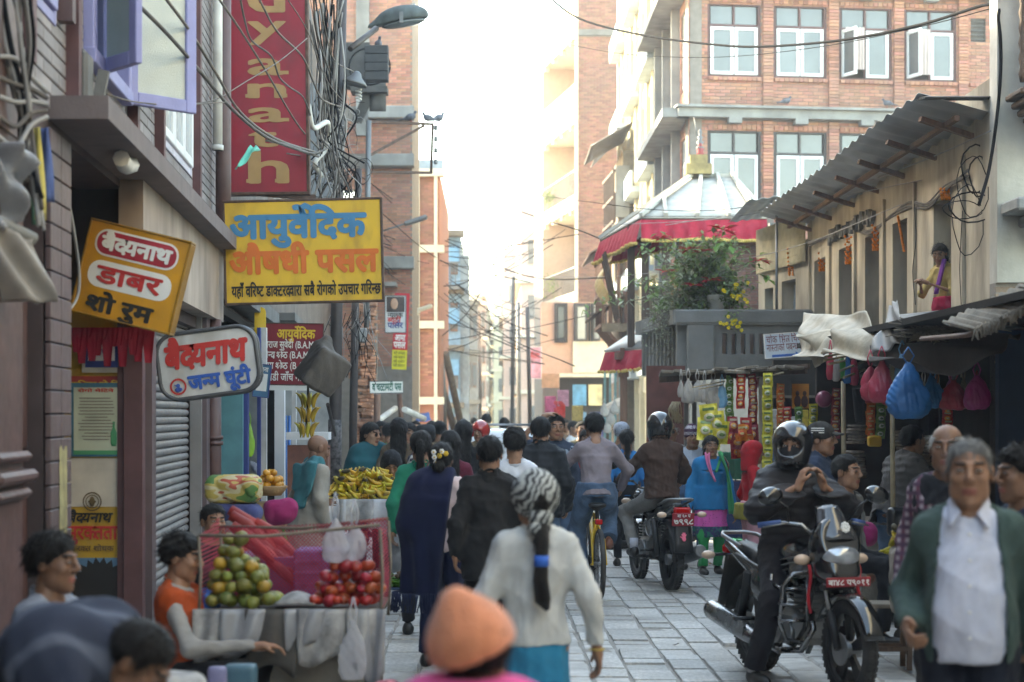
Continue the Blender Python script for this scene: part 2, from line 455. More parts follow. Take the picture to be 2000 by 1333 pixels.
M_CONC_D=mat('dark_concrete',(.17,.165,.155),var=.2,scale=3,bump=.4,bscale=30,dirt=.6,dcol=(.05,.05,.045))
M_PLAST=mat('tan_plaster',(.43,.365,.275),var=.25,scale=2.6,bump=.5,bscale=18,dirt=.85,dcol=(.17,.135,.10),dscale=2.2,stretch=(1,1,.35))
M_WHITEPL=mat('aged_white_plaster',(.55,.52,.46),var=.18,scale=3,bump=.45,bscale=20,dirt=.75,dcol=(.25,.23,.19),dscale=1.5)
M_CREAM=mat('cream_paint',(.66,.62,.47),var=.08,bump=.2,bscale=25,dirt=.25,dcol=(.38,.35,.28),dscale=.8)
M_CREAM2=mat('ivory_paint',(.72,.66,.52),var=.07,dirt=.25,dcol=(.42,.38,.30),dscale=.6)
M_PINK=mat('pale_pink_paint',(.62,.43,.35),var=.08,dirt=.2,dcol=(.38,.28,.24),dscale=.4)
M_BLUEW=mat('blue_paint',(.16,.33,.50),var=.12,dirt=.3,dcol=(.13,.2,.28),dscale=.8)
M_TEAL=mat('teal_paint',(.10,.28,.32),var=.15,dirt=.35,dcol=(.06,.11,.12))
M_WHITE=mat('white_paint',(.76,.76,.76),rough=.6,var=.06,dirt=.2,dcol=(.5,.48,.45),dscale=3)
M_LAV=mat('lavender_paint',(.27,.275,.50),rough=.55,var=.08,bump=.15,dirt=.25,dcol=(.22,.21,.36),dscale=4)
M_MAROON=mat('maroon_paint',(.11,.045,.045),rough=.6,var=.2,dirt=.35,dcol=(.05,.03,.028))
M_BROWNP=mat('brown_pipe_paint',(.10,.05,.045),rough=.5,var=.18,dirt=.4,dcol=(.08,.06,.055),dscale=3)
M_TILE=mat('mauve_tile',(.255,.225,.225),rough=.6,var=.15,bump=.2,rnd=.2,dirt=.65,dcol=(.10,.08,.075),dscale=1.6)  # tile and brown paint darkened and grimed to carry the near-left shade
M_GROUT=mat('dark_grout',(.07,.048,.048))
M_WOOD=mat('dark_wood',(.085,.05,.034),rough=.7,var=.35,scale=6,bump=.5,bscale=30,stretch=(6,6,.8),dirt=.3,dcol=(.04,.03,.025))
M_WOODR=mat('red_brown_wood',(.17,.085,.055),rough=.7,var=.3,scale=6,bump=.5,bscale=30,stretch=(6,6,.8),dirt=.3)
M_WOODG=mat('weathered_grey_wood',(.20,.165,.125),rough=.9,var=.3,scale=7,bump=.6,bscale=40,dirt=.4)
M_BAMBOO=mat('bamboo',(.36,.28,.17),rough=.6,var=.25,scale=10)
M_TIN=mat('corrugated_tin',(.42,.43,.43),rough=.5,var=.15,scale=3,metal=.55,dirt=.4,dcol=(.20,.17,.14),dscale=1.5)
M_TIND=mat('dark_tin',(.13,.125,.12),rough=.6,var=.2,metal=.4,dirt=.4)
M_TINY=mat('yellowed_tin',(.46,.40,.26),rough=.6,var=.2,metal=.2,dirt=.5,dcol=(.2,.15,.09))
M_ROOFG=mat('pale_grey_roof_metal',(.46,.44,.385),rough=.9,spec=.1,var=.14,metal=.0,dirt=.25,dcol=(.32,.31,.29))
M_STEEL=mat('grey_steel',(.20,.20,.20),rough=.55,var=.15,metal=.6,dirt=.4)
M_POLE=mat('black_brown_pole',(.06,.048,.045),rough=.55,var=.25,metal=.3,dirt=.5,dcol=(.13,.11,.10),dscale=3)
M_CABLE=mat('black_cable',(.012,.012,.014),rough=.9,var=.2,spec=.1)
M_CABLEG=mat('grey_cable',(.30,.285,.27),rough=.7,var=.2)
M_CABLEB=mat('dusty_brown_cable',(.10,.085,.075),rough=.8,var=.3)
M_GLASS=mat('window_glass',(.10,.115,.12),rough=.12,var=.25,scale=1.2,spec=.8)
M_GLASSP=mat('patterned_glass',(.50,.52,.46),rough=.45,var=.06,bump=.5,bscale=140,spec=.5)
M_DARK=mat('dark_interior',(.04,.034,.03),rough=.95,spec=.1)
M_CURT=mat('pale_curtain',(.55,.45,.42),var=.2,scale=14,stretch=(4,4,.3))
M_ORANGEF=mat('marigold',(.72,.20,.015),var=.25,scale=40,bump=.6,bscale=80,rnd=.2)
M_RED=cloth('red_valance_cloth',(.38,.018,.04),rough=.75)
M_GOLD=cloth('gold_fringe',(.55,.40,.12))
M_SHUT=mat('shutter_steel',(.27,.255,.25),rough=.5,var=.12,metal=.35,dirt=.45,dcol=(.17,.15,.14),dscale=2)
M_LIME=mat('limewash',(.62,.60,.56),var=.15,dirt=.3)
# --- builders of walls, brickwork and windows
def wall_cells(mb,O,U,w_,z0,z1,holes,th,m=0):
 """slab w wide from O along U with rectangular holes (u0, u1, z0, z1), built of cells butted together; th goes behind the face"""
 O,U=Vector(O),Vector(U).normalized();Nn=Vector((-U.y,U.x,0))
 us=sorted({0,w_,*[h[0]for h in holes],*[h[1]for h in holes]});zs=sorted({z0,z1,*[h[2]for h in holes],*[h[3]for h in holes]})
 us=[u for u in us if 0<=u<=w_];zs=[z for z in zs if z0<=z<=z1]
 for a,b in zip(us,us[1:]):
  run=None
  for c,d in list(zip(zs,zs[1:]))+[(None,None)]:
   solid=c is not None and not any(h[0]<=(a+b)/2<=h[1]and h[2]<=(c+d)/2<=h[3]for h in holes)
   if solid:run=[run[0],d]if run else[c,d]
   if run and not solid or(solid and d==zs[-1]):
    p=[O+U*x+Nn*y+Vector((0,0,z-0))for z in run for y in(0,th)for x in(a,b)]
    mb.add(p,[(0,2,3,1),(4,5,7,6),(0,1,5,4),(2,6,7,3),(0,4,6,2),(1,3,7,5)],m);run=None
def bricks(parent,O,U,w_,z0,z1,holes=(),m=None,Lb=.23,H=.066,jt=.011,proud=.006,keep=300,first=None,name='brick',jit=.004):
 """running-bond brickwork standing proud of a wall face: up to `keep` single bricks, the others joined as stuff"""
 O,U=Vector(O),Vector(U).normalized();Nn=Vector((-U.y,U.x,0));me=None;mb=MB();n=0;base=wloc(parent)
 rz=math.atan2(U.y,U.x);z=z0;r=0;cand=[]
 while z+H<=z1+1e-6:
  x=-(Lb/2 if r%2 else 0)
  while x<w_:
   a,b=max(0,x),min(w_,x+Lb)
   for h in holes:
    if h[2]-1e-3<z+H*.5<h[3]:
     if a<h[0]<b:b=h[0]
     elif a<h[1]<b:a=h[1]
     elif h[0]<=a and b<=h[1]:b=a
   if b-a>.04:cand.append((a,b,z))
   x+=Lb+jt
  z+=H+jt;r+=1
 for a,b,z in cand:
  full=b-a>Lb-1e-4;c=O+U*((a+b)/2)+Vector((0,0,z+H/2))-Nn*(proud-.02+random.uniform(0,jit))
  if n<keep and full and(first is None or first((a+b)/2,z)):
   if me is None:
    q=MB();q.rbox((0,0,0),(Lb,.04,H),.004);me=q.mesh(name);me.materials.append(m)
   o=link(name,me,(),parent,c-base);o.rotation_euler=(random.uniform(-.006,.006),random.uniform(-.006,.006),rz);n+=1
  else:mb.box(c,(b-a,.04,H*random.uniform(.93,1.0)),rz)
 if mb.v:
  o=mb.build(name+'work',m,parent,True);o['kind']='stuff'
def window(parent,O,U,u0,u1,z0,z1,frame_m,sash_m=None,glass=None,transom=.3,cols=2,depth=.1,open_=None,mid=True,curtain=None,fw=.06):
 """a timber window set in a hole: frame with transom lights over casements, each sash and pane its own piece"""
 O,U=Vector(O),Vector(U).normalized();Nn=Vector((-U.y,U.x,0));Z=Vector((0,0,1));base=wloc(parent);rz=math.atan2(U.y,U.x)
 glass=glass or M_GLASS;sash_m=sash_m or frame_m
 P=lambda u,z,d=0:O+U*u+Z*z+Nn*d
 f=MB();zt=z1-(z1-z0)*transom
 def bar(mb,a,b,c,d,dp,th,m=0):mb.rbox(P((a+b)/2,(c+d)/2,dp),(b-a,th,d-c),.004,rz,m)
 for a,b in((u0,u0+fw),(u1-fw,u1)):bar(f,a,b,z0,z1,depth,.1)
 for c,d in((z0,z0+fw),(z1-fw,z1)):bar(f,u0+fw,u1-fw,c,d,depth,.1)
 cw=(u1-u0-2*fw)/cols
 if transom:bar(f,u0+fw,u1-fw,zt-fw/2,zt+fw/2,depth,.09)
 if mid:
  for k in range(1,cols):
   x=u0+fw+cw*k
   if transom:bar(f,x-fw/2.4,x+fw/2.4,zt+fw/2,z1-fw,depth,.088)
   bar(f,x-fw/2.4,x+fw/2.4,z0+fw,zt-fw/2 if transom else z1-fw,depth,.088)
 wn=f.build('window',frame_m,parent,True)
 if transom:
  g=MB()
  for k in range(cols):bar(g,u0+fw+cw*k+.03,u0+fw+cw*(k+1)-.03,zt+fw/2,z1-fw,depth+.01,.008)
  g.build('transom_pane',glass,wn,True)
 z3=zt-fw/2 if transom else z1-fw
 for k in range(cols):
  a,b=u0+fw+cw*k+.012,u0+fw+cw*(k+1)-.012;c,d=z0+fw+.005,z3-.005;sw=.075
  ang=(open_ or{}).get(k,0);hinge=P(a if k==0 else b,0,depth-.05);sgn=1 if k==0 else-1
  def loc(u,z,dd,ang=ang,hinge=hinge,sgn=sgn,a=a,b=b,k=k):
   du=(u-a)if k==0 else(b-u);dirv=Matrix.Rotation(-ang*sgn,3,'Z')@(U*sgn);nv=Matrix.Rotation(-ang*sgn,3,'Z')@Nn
   return hinge+dirv*du+nv*dd+Z*z
  sm=MB();rr=rz-ang*sgn
  for(x0,x1,y0,y1)in((a,a+sw,c,d),(b-sw,b,c,d),(a+sw,b-sw,c,c+sw),(a+sw,b-sw,d-sw,d)):
   sm.rbox(loc((x0+x1)/2,(y0+y1)/2,0),(x1-x0,.045,y1-y0),.005,rr)
  sm.build('sash',sash_m,wn,True)
  pm=MB();pm.box(loc((a+b)/2,(c+d)/2,.005),(b-a-2*sw,.006,d-c-2*sw),rr);pm.build('pane',glass,wn,True)
 if curtain:
  cm=MB()
  for(a,b,c,d)in curtain:
   cm.sheet(lambda i,j:P(u0+(u1-u0)*(a+(b-a)*i),z0+(z1-z0)*(c+(d-c)*j),depth-.09+.02*math.sin(i*40)*(1-.3*j)),20,3)
  cm.build('curtain',M_CURT,wn,True)
 return wn
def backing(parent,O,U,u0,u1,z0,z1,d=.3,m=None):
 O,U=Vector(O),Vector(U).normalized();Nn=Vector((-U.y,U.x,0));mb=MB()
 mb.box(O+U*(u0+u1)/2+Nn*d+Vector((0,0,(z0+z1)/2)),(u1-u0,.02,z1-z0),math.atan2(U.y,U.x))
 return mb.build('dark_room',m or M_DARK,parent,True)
# --- the street
mb=MB();mb.sheet(lambda u,v:(-60+120*v,-10+500*u,-.03),8,4)
tagp(mb.build('ground',M_EARTH),kind='structure')
gr=tagp(MB().sheet(lambda u,v:(-7.0+14.5*v,2+80*u,-.012+0*u),4,4).build('pavement',M_EARTH),kind='structure')
slab_me=[]
for k in range(6):
 q=MB();q.rbox((0,0,-.03),(1,1,.06),.02);me=q.mesh('paving_stone');me.materials.append(M_STONE);slab_me.append(me)
far=MB();count=0
col_w=.27;x=-5.0;cols=[]
while x<5.6:
 wd=col_w*random.uniform(.9,1.15);cols.append((x,wd));x+=wd
for x,wd in cols:
 y=7.0+random.random()*.4
 while y<62:
  ln=random.choice((.18,.24,.3,.36,.42,.5,.62))*random.uniform(.9,1.1)
  if y>30:ln*=1.4
  jx,jy=random.uniform(.006,.03),random.uniform(.006,.024)
  c=(x+wd/2,y+ln/2);dz=random.gauss(0,.006);px=960+c[0]*F_PX/c[1]
  if count<300 and((11.8<y<15.2 and 1170<px<1500)or(14<y<25 and 1120<px<1440)or(12<y<19 and 745<px<830)):
   o=link('paving_stone',random.choice(slab_me),(),gr,(c[0],c[1],dz));o.scale=(wd-jx,ln-jy,1)
   o.rotation_euler=(random.uniform(-.006,.006),random.uniform(-.014,.014),random.uniform(-.03,.03));count+=1
  else:
   far.rbox((c[0],c[1],-.03+dz),(wd-jx,ln-jy,.06),.012,rotm(random.uniform(-.008,.008),random.uniform(-.014,.014),random.uniform(-.03,.03)))
  y+=ln
o=far.build('stone_paving',M_STONE,gr);o['kind']='stuff'
# --- right side: orange brick house
A=Vector((4.43,41.4,0));UB=Vector((7.1,.95,0)).normalized();NB=Vector((-UB.y,UB.x,0))
bh=thing('brick_house','tall orange brick house with white casement windows and grey concrete ledges','house',A)
holes=[]
for k in range(5):
 u0=.43+1.535*k
 for z0,z1 in((9.34,11.02),(6.42,8.16),(3.5,5.2)):holes.append((u0,u0+1.24,z0,z1))
holes[12:]=[(6.62,6.98,10.3,10.85)]
mb=MB();wall_cells(mb,A+NB*.012,UB,9.5,0,14,holes,.3);mb.build('wall',M_MORTAR,bh,True)
bricks(bh,A,UB,9.5,5.6,12.4,holes+[(0,9.5,8.38,8.62)],M_BRICK,first=lambda u,z:u<2.2 and z>8.6,proud=.0)
SL=Vector((.0,1,0))
for k in range(4):
 u0=.43+1.535*k
 cu={2:[(.12,.48,.15,.72)],3:[(.08,.5,.1,.72)]}.get(k)
 window(bh,A,UB,u0,u0+1.24,9.34,11.02,M_MAROON,M_WHITE,depth=.08,open_={2:{0:1.25},3:{0:1.3}}.get(k),curtain=cu)
 backing(bh,A,UB,u0-.1,u0+1.4,9.2,11.1,.34)
 window(bh,A,UB,u0,u0+1.24,6.42,8.16,mat('black_frame',(.05,.045,.045),rough=.6),M_WHITE,depth=.08,open_={2:{0:1.1}}.get(k))
 backing(bh,A,UB,u0-.1,u0+1.4,6.3,8.3,.34)
vb=MB();vb.box(A+UB*6.8+NB*.1+Vector((0,0,10.57)),(.36,.05,.55),math.atan2(UB.y,UB.x))
for i in range(5):vb.box(A+UB*6.8+NB*.05+Vector((0,0,10.36+.1*i)),(.36,.08,.02),rotm(.6,0,math.atan2(UB.y,UB.x)))
vb.split('louvre_vent',M_TIND,bh,True)
pil=MB();led=MB();rzB=math.atan2(UB.y,UB.x)
for k in range(5):
 u=.2+1.535*k if k else.21
for k in range(1,5):
 u=.43+1.535*k-.148
 for z0,z1 in((5.6,8.38),(8.62,11.25)):
  z=z0;r=0
  while z<z1-.07:
   pil.box(A+UB*u-NB*.05+Vector((0,0,z+.033)),(.225+.0*r,.07,.066),rzB);z+=.077;r+=1
o=pil.build('pilaster',M_BRICK,bh,True);o['kind']='stuff'
for z,t,d in((8.5,.2,.28),(11.36,.2,.32)):
 led.box(A+UB*4.6-NB*(d/2-.05)+Vector((0,0,z)),(9.8,d+.1,t),rzB)
 led.box(A+UB*4.6-NB*(d/2+.06)+Vector((0,0,z+t/2+.03)),(9.9,d+.1,.055),rzB)
 for k in range(6):led.box(A+UB*(1.0+1.535*k)-NB*.2+Vector((0,0,z-.16)),(.3,.22,.13),rzB)
led.split('ledge',M_CONC,bh,True)
sl=MB()
for k in range(5):
 u0=.43+1.535*k
 for z in(9.30,6.38):
  for i in range(11):sl.box(A+UB*(u0+.06+.112*i)-NB*.02+Vector((0,0,z)),(.1,.12,.07),rzB)
 for z in(11.07,8.21):
  for i in range(11):sl.box(A+UB*(u0+.06+.112*i)-NB*.012+Vector((0,0,z)),(.1,.06,.085),rzB)
sl.split('brick_sill',M_BRICK,bh,True)
S0=Vector((4.43,48.2,0));US=(A-S0).normalized();NS=Vector((-US.y,US.x,0));ls=(A-S0).length
sh=[(u,u+1.3,z0,z1)for u in(.6,3.0,5.2)for z0,z1 in((9.2,11.0),(6.3,8.1))]
mb=MB();wall_cells(mb,S0+NS*.012,US,ls,0,14,sh,.28);mb.build('side_wall',M_MORTAR,bh,True)
bricks(bh,S0,US,ls,5.4,12,sh+[(0,ls,8.38,8.62)],M_BRICK,keep=0)
for u in(.6,3.0,5.2):
 for z0,z1 in((9.2,11.0),(6.3,8.1)):window(bh,S0,US,u,u+1.3,z0,z1,M_WHITE,depth=.1);backing(bh,S0,US,u,u+1.3,z0,z1,.3)
lg=MB()
for z in(8.5,11.36):lg.box(S0+US*(ls/2)-NS*.3+Vector((0,0,z)),(ls+.4,.62,.2),math.atan2(US.y,US.x))
for u in(.2,2.4,4.7):lg.box(S0+US*(u+.1)-NS*.1+Vector((0,0,9)),(.25,.2,7),math.atan2(US.y,US.x))
lg.split('side_ledge',M_CONC,bh,True)
cb0=Vector((4.36,64,0));cb1=Vector((4.36,48.3,0));UC=(cb1-cb0).normalized();NC=Vector((-UC.y,UC.x,0));rzc=math.atan2(UC.y,UC.x);lc=15.7
cb=thing('cream_building','cream painted building with a deep grid of concrete fins, left of the orange brick house','building',cb0)
mb=MB();mb.box(cb0+UC*(lc/2)+NC*2.6+Vector((0,0,8.5)),(lc,4,17),rzc);mb.build('wall',M_CREAM,cb,True)
fin=MB();slabm=MB();gl=MB()
for i in range(9):
 u=i*lc/8
 fin.box(cb0+UC*min(max(u,.12),lc-.12)+NC*.3+Vector((0,0,8.5)),(.24,.6,17),rzc)
for z in(2.9,5.6,8.4,11.2,14.0,16.8):
 fin.box(cb0+UC*(lc/2)+NC*.34+Vector((0,0,z-.25)),(lc,.5,.5),rzc)
 fin.box(cb0+UC*(lc/2)+NC*.36+Vector((0,0,z+.75)),(lc,.46,.14),rzc)
 for i in range(0,8,3):
  slabm.box(cb0+UC*((i+1)*lc/8)+Vector((0,0,z))-NC*.1,(lc/8*1.9,.35,.16),rzc)
  slabm.box(cb0+UC*((i+1)*lc/8)+Vector((0,0,z+.3))-NC*.24,(lc/8*1.9,.08,.5),rzc)
fin.split('concrete_fin',M_CREAM,cb,True);slabm.split('balcony_slab',mat('pale_blue_edge',(.42,.50,.56),var=.1,dirt=.3),cb,True)
for z in(3.8,6.5,9.3,12.1,14.9):
 for i in range(8):
  g=MB();g.box(cb0+UC*((i+.5)*lc/8)+NC*.58+Vector((0,0,z+.75)),(lc/8-.3,.03,1.5),rzc)
  g.build('window',M_CURT if(i+int(z))%3 else M_GLASS,cb,True)
col=MB();col.box(cb1+Vector((.3,-.06,8.5)),(.55,.3,17));col.build('grey_column',M_CONC,cb,True)
B0=Vector((2.2,79.2,0));B1=Vector((3.34,72,0));B2=Vector((5.6,72,0));UL=(B1-B0).normalized();NL=Vector((-UL.y,UL.x,0));rzl=math.atan2(UL.y,UL.x);ll=(B1-B0).length
bb=thing('balcony_building','tall building with ivory balconies over the street and a bare brown brick end wall','building',B1)
mb=MB();mb.box((4.5,72.17,10),(2.3,.3,20));mb.build('end_wall',M_MORTAR,bb,True)
bricks(bb,(3.36,72,0),(1,0,0),2.26,4.2,19.4,[(0,2.26,16.55,16.8)],M_BRICK2,first=lambda u,z:z>12.4 and u<2.0,proud=.0,jit=.012)
bd=MB();bd.box((4.5,71.98,16.66),(2.26,.2,.22));bd.box((5.1,71.92,16.5),(.3,.2,.4));bd.split('concrete_band',M_CONC_D,bb,True)
mb=MB();mb.box(B0+UL*(ll/2)+NL*1.5+Vector((0,0,10)),(ll,.2,20),rzl)
mb.box(B0-UL*1.0+NL*.9+Vector((0,0,9)),(2.0,1.8,18),rzl);mb.build('wall',mat('peach_wall',(.60,.46,.36),var=.06),bb,True)
sl=MB();pr=MB();rail=MB();dv=MB()
for k,(zs_,zp)in enumerate(((6.2,0),(10.0,0),(13.35,1),(16.7,1),(19.9,1))):
 sl.box(B0+UL*(ll/2)+NL*.75+Vector((0,0,zs_)),(ll,1.5,.18),rzl)
 sl.box(B0+UL*(ll/2)-NL*.04+Vector((0,0,zs_+.08)),(ll+.06,.12,.55),rzl)
 for i in range(4):sl.box(B0+UL*(ll*(i+.5)/4)+NL*.0+Vector((0,0,zs_-.28)),(.16,.2,.2),rzl)
 if zp:pr.box(B0+UL*(ll/2)-NL*.03+Vector((0,0,zs_+.85)),(ll,.1,1.0),rzl)
 else:
  rail.beam(B0+Vector((0,0,zs_+1.35)),B1+Vector((0,0,zs_+1.35)),.06,.06)
  for i in range(34):rail.box(B0+UL*(ll*(i+.5)/34)+Vector((0,0,zs_+.85)),(.025,.025,1),rzl)
 if k<4:
  for i in(0,1):dv.box(B0+UL*(ll*(.1+.8*i))+NL*1.38+Vector((0,0,zs_+1.4)),(.9,.06,2.1),rzl)
dv.split('door',M_DARK,bb,True)
sl.split('balcony_slab',M_CREAM2,bb,True);pr.split('parapet',M_CREAM2,bb,True);tagp(rail.build('railing',M_STEEL,bb,True),kind='stuff')
ep=MB();ep.box(B1+Vector((-.02,-.04,10)),(.12,.12,20));ep.build('corner_trim',M_CREAM2,bb,True)
lw=MB();lw.box((3.2,71.2,4.6),(2.6,1.6,2.9));lw.build('lower_storey',mat('salmon_wall',(.58,.36,.27),var=.08,dirt=.2),bb,True)
lp=MB();lp.box((3.75,70.3,3.95),(1.3,.12,1.2));lp.box((3.6,70.2,3.25),(2.0,.5,.14));lp.split('cream_panel',M_CREAM2,bb,True)
for i,(xx,wd)in enumerate(((2.65,.5),(3.45,.62),(4.1,.62))):
 window(bb,(xx-wd/2,70.33,0),(1,0,0),0,wd,4.5,6.0,mat('black_frame',(.05,.045,.045)),M_TIND if i else None,glass=M_GLASSP if i else M_GLASS,transom=0,cols=1,depth=-.02,open_={0:.5*i})
sf=MB();sf.box((3.8,70.35,1.6),(2.4,.2,3.1));sf.build('shop_front',M_DARK,bb,True)
for i,(xx,c)in enumerate(((3.35,(.10,.30,.50)),(3.95,(.62,.55,.33)),(3.35,(.10,.22,.35)),(4.0,(.06,.07,.2)))):
 g=MB();g.box((xx,70.18,2.5 if i<2 else 1.2),(.52,.04,.8 if i<2 else 1.3));g.build('sign_board' if i<2 else 'door',mat('shop_colour_%s'%'abcd'[i],c,var=.3,scale=4),bb,True)
th_=thing('timber_house','old timber house with carved bay windows and dark tin roofs below the brown brick wall','house',(4.1,57,0))
mb=MB();mb.box((4.65,60.5,5),(1.1,6,10));mb.build('wall',M_WOODG,th_,True)
cp=MB();cp.box((4.05,57.0,8.65),(.42,.12,1.6));cp.build('grey_panel',M_CONC,th_,True)
q=MB()
for i in range(6):q.box((3.78-.02*i,57+i*.6,8.5),(.06,.1,1.7))
for z in(7.75,8.5,9.3):q.beam((3.8,57,z),(3.66,60.2,z),.08,.08)
for i in range(10):q.box((3.83,57.1+i*.3,8.2),(.03,.26,.85))
q.split('balcony_timber',M_WOOD,th_,True)
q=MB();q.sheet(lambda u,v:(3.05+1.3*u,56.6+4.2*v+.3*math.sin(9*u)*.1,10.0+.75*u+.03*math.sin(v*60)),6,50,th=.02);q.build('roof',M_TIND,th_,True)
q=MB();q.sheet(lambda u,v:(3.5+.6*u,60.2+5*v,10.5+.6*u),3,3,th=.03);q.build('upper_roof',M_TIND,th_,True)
q=MB()
for i in range(2):
 z=7.0-i*1.9
 q.sheet(lambda u,v:(3.02+.1*i+.95*u,56.8+5*v,z-.25+.55*u),4,4,th=.06)
q.split('eave',M_WOOD,th_,True)
bay=MB();lat=MB()
for i in range(9):
 y=56.6+i*.42;bay.box((3.42-.0*i,y,5.6),(.09,.09,2.1))
 if i<8:lat.box((3.46,y+.21,4.95),(.03,.3,.9))
for x in(3.42,3.65,3.9,4.15):bay.box((x,56.6,5.6),(.08,.08,2.1))
for z in(4.5,5.5,6.6):bay.beam((3.42,56.55,z),(3.42,60.2,z),.14,.12);bay.beam((3.38,56.58,z),(4.2,56.58,z),.14,.12)
for i in range(7):
 lat.box((3.5+.1*i,56.62,4.95),(.03,.03,.8))
for i in range(8):bay.beam((3.45,56.7+i*.45,4.45),(4.1,56.7+i*.45,3.7),.12,.1)
bay.split('carved_bay',M_WOODR,th_,True);lat.split('lattice_panel',M_WOODR,th_,True)
gb=MB();gb.box((3.78,56.5,4.42),(.8,.12,.26));gb.build('carved_grey_beam',M_WOODG,th_,True)
gw=MB()
for i in range(5):gw.box((3.5+.16*i,56.9,2.0),(.07,.06,2.6))
gw.split('striped_door',mat('teal_stripe',(.13,.30,.33),var=.2),th_,True)
cv=MB()
for i in range(16):
 y=52.5+i*.22;cv.tube([(3.42-.28*math.sin(math.pi*t/8),y,5.1+1.1*t/8)for t in range(9)],.018,5)
for t in range(9):cv.tube([(3.42-.28*math.sin(math.pi*t/8),52.4+3.6*k/4,5.1+1.1*t/8)for k in range(5)],.016,5)
tagp(cv.build('curved_balcony_railing',mat('yellowed_iron',(.34,.28,.15),metal=.2,rough=.6),th_,True),kind='stuff')
TP=thing('temple_pavilion','small corner shrine with a grey metal hip roof and red gold-fringed cloth valance','shrine',(3.6,33,0))
e=[Vector((2.72,33.6,5.34)),Vector((5.02,33.6,5.34)),Vector((5.5,38.6,5.4)),Vector((2.3,38.6,5.36))]
a0,a1=Vector((3.95,36.2,6.42)),Vector((4.72,36.2,6.42))
e[3]=Vector((2.2,37.6,5.30))
def quad(mb,p,n=6,th=.03):mb.sheet(lambda u,v:(p[0]*(1-u)+p[1]*u)*(1-v)+(p[3]*(1-u)+p[2]*u)*v,n,n,th=th)
mb=MB();quad(mb,(e[0],e[1],a1,a0));quad(mb,(e[3],e[0],a0,a0));quad(mb,(e[1],e[2],a1,a1));quad(mb,(e[2],e[3],a0,a1));mb.build('roof',M_ROOFG,TP,True)
rb=MB()
for t in(.0,.2,.45,.7,.93):
 p=e[0].lerp(e[1],t);q=a0.lerp(a1,max(0,(t-.32)/.61))if t>.32 else a0.lerp(e[0].lerp(e[1],t),1-t/.32*.75 if t else 0)
 if t==.2:q=e[0].lerp(a0,.42)
 if t==0:q=a0
 rb.beam(p+Vector((0,-.03,.04)),q+Vector((0,-.03,.05)),.07,.07)
rb.beam(e[3]+Vector((0,0,.04)),a0+Vector((0,0,.05)),.07,.07);rb.beam(e[1]+Vector((0,0,.03)),a1+Vector((0,0,.04)),.07,.07);rb.beam(a0,a1,.12,.1)
rb.split('roof_rib',M_ROOFG,TP,True)
fb=MB();fb.box(a0+Vector((.1,-.05,.12)),(.5,.4,.2));fb.box(a0+Vector((.1,-.05,.3)),(.34,.3,.2));fb.split('finial_base',mat('mossy_ochre',(.32,.24,.10),var=.4,dirt=.4),TP,True)
fi=MB();fi.lathe([(.05,0),(.09,.05),(.03,.1),(.08,.16),(.03,.2),(.06,.26),(.02,.3),(.045,.36),(.01,.42)],a0+Vector((.14,-.05,.5)),10)
fi.tube([a0+Vector((.1,-.05,.7)),a0+Vector((.02,-.05,1.15))],.008,5);fi.build('finial',M_STEEL,TP,True)
fr=MB();fr.lathe([(.10,0),(.06,.06),(.085,.12),(.04,.2),(.055,.25),(.02,.28)],a0+Vector((.14,-.06,.4)),9,sx=.9);fr.build('finial_cloth',cloth('faded_red',(.36,.09,.09)),TP,True)
def valance(mb,fg,p,q,drop,n,sw=.03):
 d=(q-p);nrm=Vector((d.y,-d.x,0)).normalized()
 mb.sheet(lambda u,v:p+d*u+Vector((0,0,-drop*v*(1+.04*math.sin(u*n*.37))))+nrm*(sw*math.sin(u*n*2)*(.25+v)+.12*v),n*5,5)
 for i in range(n*2):
  u=(i+.5)/(n*2);c=p+d*u+Vector((0,0,-drop*(1+.04*math.sin(u*n*.37))-.012))+nrm*(.12+sw*1.2*math.sin(u*n*2))
  fg.ell(c,(.036,.03,.034),6,rows=4)
mb=MB();fg=MB();dz=Vector((0,0,-.05))
valance(mb,fg,e[0]+dz,e[1]+dz,.37,26);valance(mb,fg,e[3]+dz,e[0]+dz,.42,34);valance(mb,fg,e[3]+dz+Vector((.3,-.6,-.1)),e[1]+dz+Vector((-1.5,.9,-.1)),.36,16)
mb.build('valance',M_RED,TP,True);tagp(fg.build('valance_fringe',M_GOLD,TP,True),kind='stuff')
fas=MB();fas.beam(e[0]+Vector((.05,.05,-.02)),e[1]+Vector((0,.05,-.02)),.06,.08);fas.beam(e[3]+Vector((.05,0,-.02)),e[0]+Vector((.05,.05,-.02)),.06,.08);fas.split('eave_board',M_WOOD,TP,True)
ps=MB()
for(x,y)in((2.62,34.6),(2.85,34.2),(3.2,33.9)):ps.box((x,y,4.15),(.13,.13,2.3));ps.box((x,y,4.95),(.22,.22,.14))
for i in range(3):ps.beam((2.45,36.4-i*.5,3.6),(2.2,36.8-i*.5,4.9),.04,.04)
ps.split('carved_column',M_WOOD,TP,True)
sp=MB()
for i in range(12):sp.box((2.86+.03*i,34.6-i*.06,3.6),(.03,.03,.9))
sp.box((3.0,34.3,4.08),(.5,.08,.1),-1.0);sp.box((3.0,34.3,3.12),(.5,.08,.1),-1.0);tagp(sp.build('carved_screen',M_WOODG,TP,True),kind='stuff')
rl=MB();rl.sheet(lambda u,v:Vector((2.18,35.8,2.98)).lerp(Vector((3.0,33.4,2.98)),u).lerp(Vector((2.95,36.0,3.5)).lerp(Vector((3.35,33.8,3.5)),u),v),4,3,th=.04)
rl.sheet(lambda u,v:Vector((3.0,33.4,2.98)).lerp(Vector((3.6,33.6,3.0)),u).lerp(Vector((3.35,33.8,3.5)).lerp(Vector((3.6,33.8,3.5)),u),v),2,3,th=.04);rl.split('lower_roof',M_TIN,TP,True)
